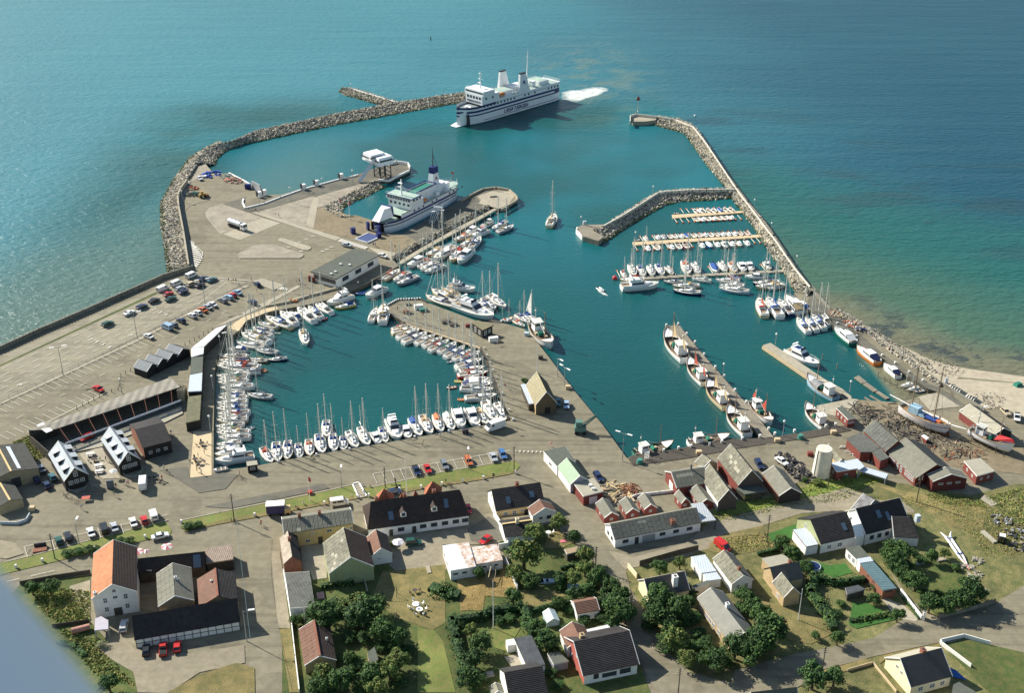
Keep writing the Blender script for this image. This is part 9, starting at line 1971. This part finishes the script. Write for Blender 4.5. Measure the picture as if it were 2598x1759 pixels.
o=thing('strip_stairs','pale steps with white side walls through the green strip','stairs');q=MB();P_=grs('p',[1255,195,1310,180,1385,300,1310,315],Z0+.3);q.prism(P_,Z0,Z0+.32);q.build('landing',CONC,o);q=MB();wall(q,grs('p',[1310,318,1255,195,1310,180],Z0),.6,.35);wall(q,grs('p',[1385,303,1320,190],Z0),.6,.35);q.build('side_wall',WH,o)
for k in range(5):q=MB();a_,b_=gr('p',1270+k*12,215+k*20,Z0),gr('p',1315+k*14,205+k*20,Z0);wall(q,[a_,b_],.42,.3);q.build('step',CONC,o)
for t,x,y,m_,lb,dm in(('d',1105,325,REDW,'red ice-cream stand by the terminal, left',(1.4,1.0,2.2)),('d',1140,335,REDW,'red stand by the terminal, right',(1.2,1.0,1.9)),('h',1258,800,mat('sign_grey',(.12,.14,.15),.6,.1),'dark upright map board with little roof on the terrace',(1.9,.6,2.6)),('e',545,640,WH,'small stall with red and white roof on the central pier',(3.2,1.6,1.6)),('e',600,668,NGR,'green market table on the central pier',(2.6,1.2,1.0)),('e',860,800,DARKW,'long dark bench table on the pier',(3.2,1.6,.8)),('e',940,830,DARKW,'second dark bench table on the pier',(2.6,1.6,.8)),('e',1105,845,REDW,'small red cart left of the pier kiosk',(1.8,.9,1.0)),('e',410,690,RUST,'brown crates at the pier tip',(2.4,1.4,1.2)),('e',430,600,DARKW,'dark hatch block on the pier tip',(1.8,1.2,.5)),('e',1395,1010,WH,'white handcart with boxes by the pier kiosk',(3.2,1.4,1.6)),('g',1075,800,DKG,'motor tricycle with red canopy on the south quay',(1.8,1.2,1.3)),('b',2010,620,CONC,'stone plinth on the old pier head',(3,2,.7)),('y',655,1325,METL,'small light cabinet on the inner mole head',(1.4,.8,1.8)),('k',1440,860,METL,'pale blue info board at the beach wall',(1.0,.3,1.9)),('p',850,275,REDP,'red play sculpture on the kerb of the green strip',(1.2,1.2,.9)),('h',460,1465,DKG,'dark flat board standing in the left bays',(3.0,.3,1.2)),('h',455,1510,BRICK,'brick-coloured low platform in the left bays',(3.4,1.6,.4)),('u',1505,865,CONC,'pale stone trough in the right garden',(2.6,1.2,.5)),('u',1300,900,METL,'pale lounger in the right garden',(2.2,.8,.4)),('s',790,1375,FELTL,'pale paving square left of the bottom house',(2.2,1.6,.3)),('r',122,1105,CONC,'pale slab lying on the dry lawn by the metal shed',(1.0,3.0,.3)),('q',935,500,NPK,'slatted tile-red cold frame beside the workshop',(1.8,2.6,.3)),('r',1650,782,PNK,'pink blanket spread on the small dry lawn',(1.6,1.2,.25)),('s',1045,1090,WH,'white porch box beside the annex',(2.4,2.0,2.2)),('u',1268,480,METL,'pale blue-capped chimney at the rear black wing',(1.2,1.2,2.0)),('t',670,780,CREW,'cream planter by the long house',(.8,.8,.6))):
 boxy('stand' if m_ in(REDW,WH)else 'garden_item' if t in 'usrqt' else 'stand',lb,'stand' if t in 'dhegbykp' else 'garden item',t,x,y,dm,m_,rz=.25,z=Z0+(4.2 if 'chimney' in lb else.05))
o=thing('swing_frame','dark steel swing frame in the dry garden','swing',gr('q',1700,470));c=o.location;q=MB();a,b=gr('q',1620,415,Z0+2.6)-c,gr('q',1780,400,Z0+2.6)-c;q.tube(a,b,.07,n=4)
for p in(a,b):
 for s in(-.9,.9):q.tube(p,(p.x,p.y+s,0),.06,n=4)
q.build('frame',DKG,o)
o=thing('hull_skeleton','old skeleton boat hull standing behind the metal shed','boat',gr('r',825,1165),1.6);hb,st=hull_loft(7,2.6,1.5,1.9,1.5);q=rail_mesh(st,0,.08)
for p in st[::1]:
 for s in(-1,1):q.tube((p[0],s*p[1],p[2]),(p[0],0,.1),.05,n=3)
q.build('ribs',WOOD,o);q=MB();q.tube((-3.2,.5,1.9),(3.6,-.6,2.4),.1,n=4);q.build('spar',YWOOD,o)
for t,x,y,r,m_,lb in(('s',1730,412,1.6,HULLC['pale'],'round pale blue paddling pool in the shade'),('u',245,935,1.9,HULLC['navy'],'round dark blue trampoline by the mown lawn')):
 o=thing('round_pool',lb,'pool',gr(t,x,y,Z0+.2));q=MB();q.tube((0,0,0),(0,0,.55),r,n=16);q.build('basin',METL,o);q=MB();q.tube((0,0,.5),(0,0,.6),r*.88,n=16);q.build('surface',m_,o)
for k,(x,y)in enumerate(((1345,348),(1400,346),(1480,342))):boxy('cold_frame',('left','middle','right')[k]+' white-blue cold frame in the middle gardens','cold frame','s',x,y,(2.4,1.4,.6),METL)
o=thing('covered_boat','blue tarpaulined boat beside the cream house','boat',gr('v',2150,1350),-.8);q=MB();q.add([(-2.6,-1,.3),(0,-1.2,.3),(2.8,0,.5),(0,1.2,.3),(-2.6,1,.3),(-2.4,0,1.4),(0,0,1.6)],[(0,1,6,5),(1,2,6),(2,3,6),(3,4,5,6),(4,0,5)]);q.build('tarpaulin',HULLC['blue'],o)
for o in[x for x in C.objects if x.get('label','')=='white sailing yacht with blue cockpit tent, thirteenth from left, outer side of central pier']:
 q=MB();q.add([(.6,.03,2.8),(.6,.03,13),(-3.4,.03,2.9),(.6,-.05,2.8),(.6,-.05,13),(-3.4,-.05,2.9)],[(0,1,2),(5,4,3)]);q.build('raised_sail',COVC['white'],o);o['label']='white yacht with raised white triangular sail at the central pier corner'
M=camo.rotation_euler.to_matrix()
def cam_pt(x,y,z):return Vector((0,0,CAM_H))+M@Vector((x,y,z))
dep=1.5
def edge(px_,py_):return Vector(((px_-CX)/FPX*dep,-(py_-CY)/FPX*dep,-dep))
e0,e1=edge(-62,1442),edge(216,1794);ax=(e1-e0).normalized();pr=Vector((ax.y,-ax.x,0))
if pr.x>0:pr=-pr
cen=(e0+e1)/2+ax*.12+pr*.288
q=MB();n1,n2=40,28
for i in range(n1+1):
 u=-1+2*i/n1;rr=math.sqrt(max(0,1-abs(u)**2.4))
 for k in range(n2):
  a=2*math.pi*k/n2;p=cen+ax*u*1.0+pr*(.30*rr*math.cos(a))+Vector((0,0,1))*(.20*rr*math.sin(a));q.v.append(tuple(cam_pt(p.x,p.y,p.z)))
for i in range(n1):
 for k in range(n2):q.f.append((i*n2+k,i*n2+(k+1)%n2,(i+1)*n2+(k+1)%n2,(i+1)*n2+k));q.m.append(0)
wg=q.build('aircraft_fairing',mat('aircraft_paint',(.92,.90,.84),.55,0),None,smooth=True)
bm2=bmesh.new();bm2.from_mesh(wg.data);bmesh.ops.recalc_face_normals(bm2,faces=bm2.faces);bm2.to_mesh(wg.data);bm2.free()
tag(wg,'out-of-focus pale blue aircraft fairing filling the bottom left corner','aircraft part')
flush_paints();flush_cars()
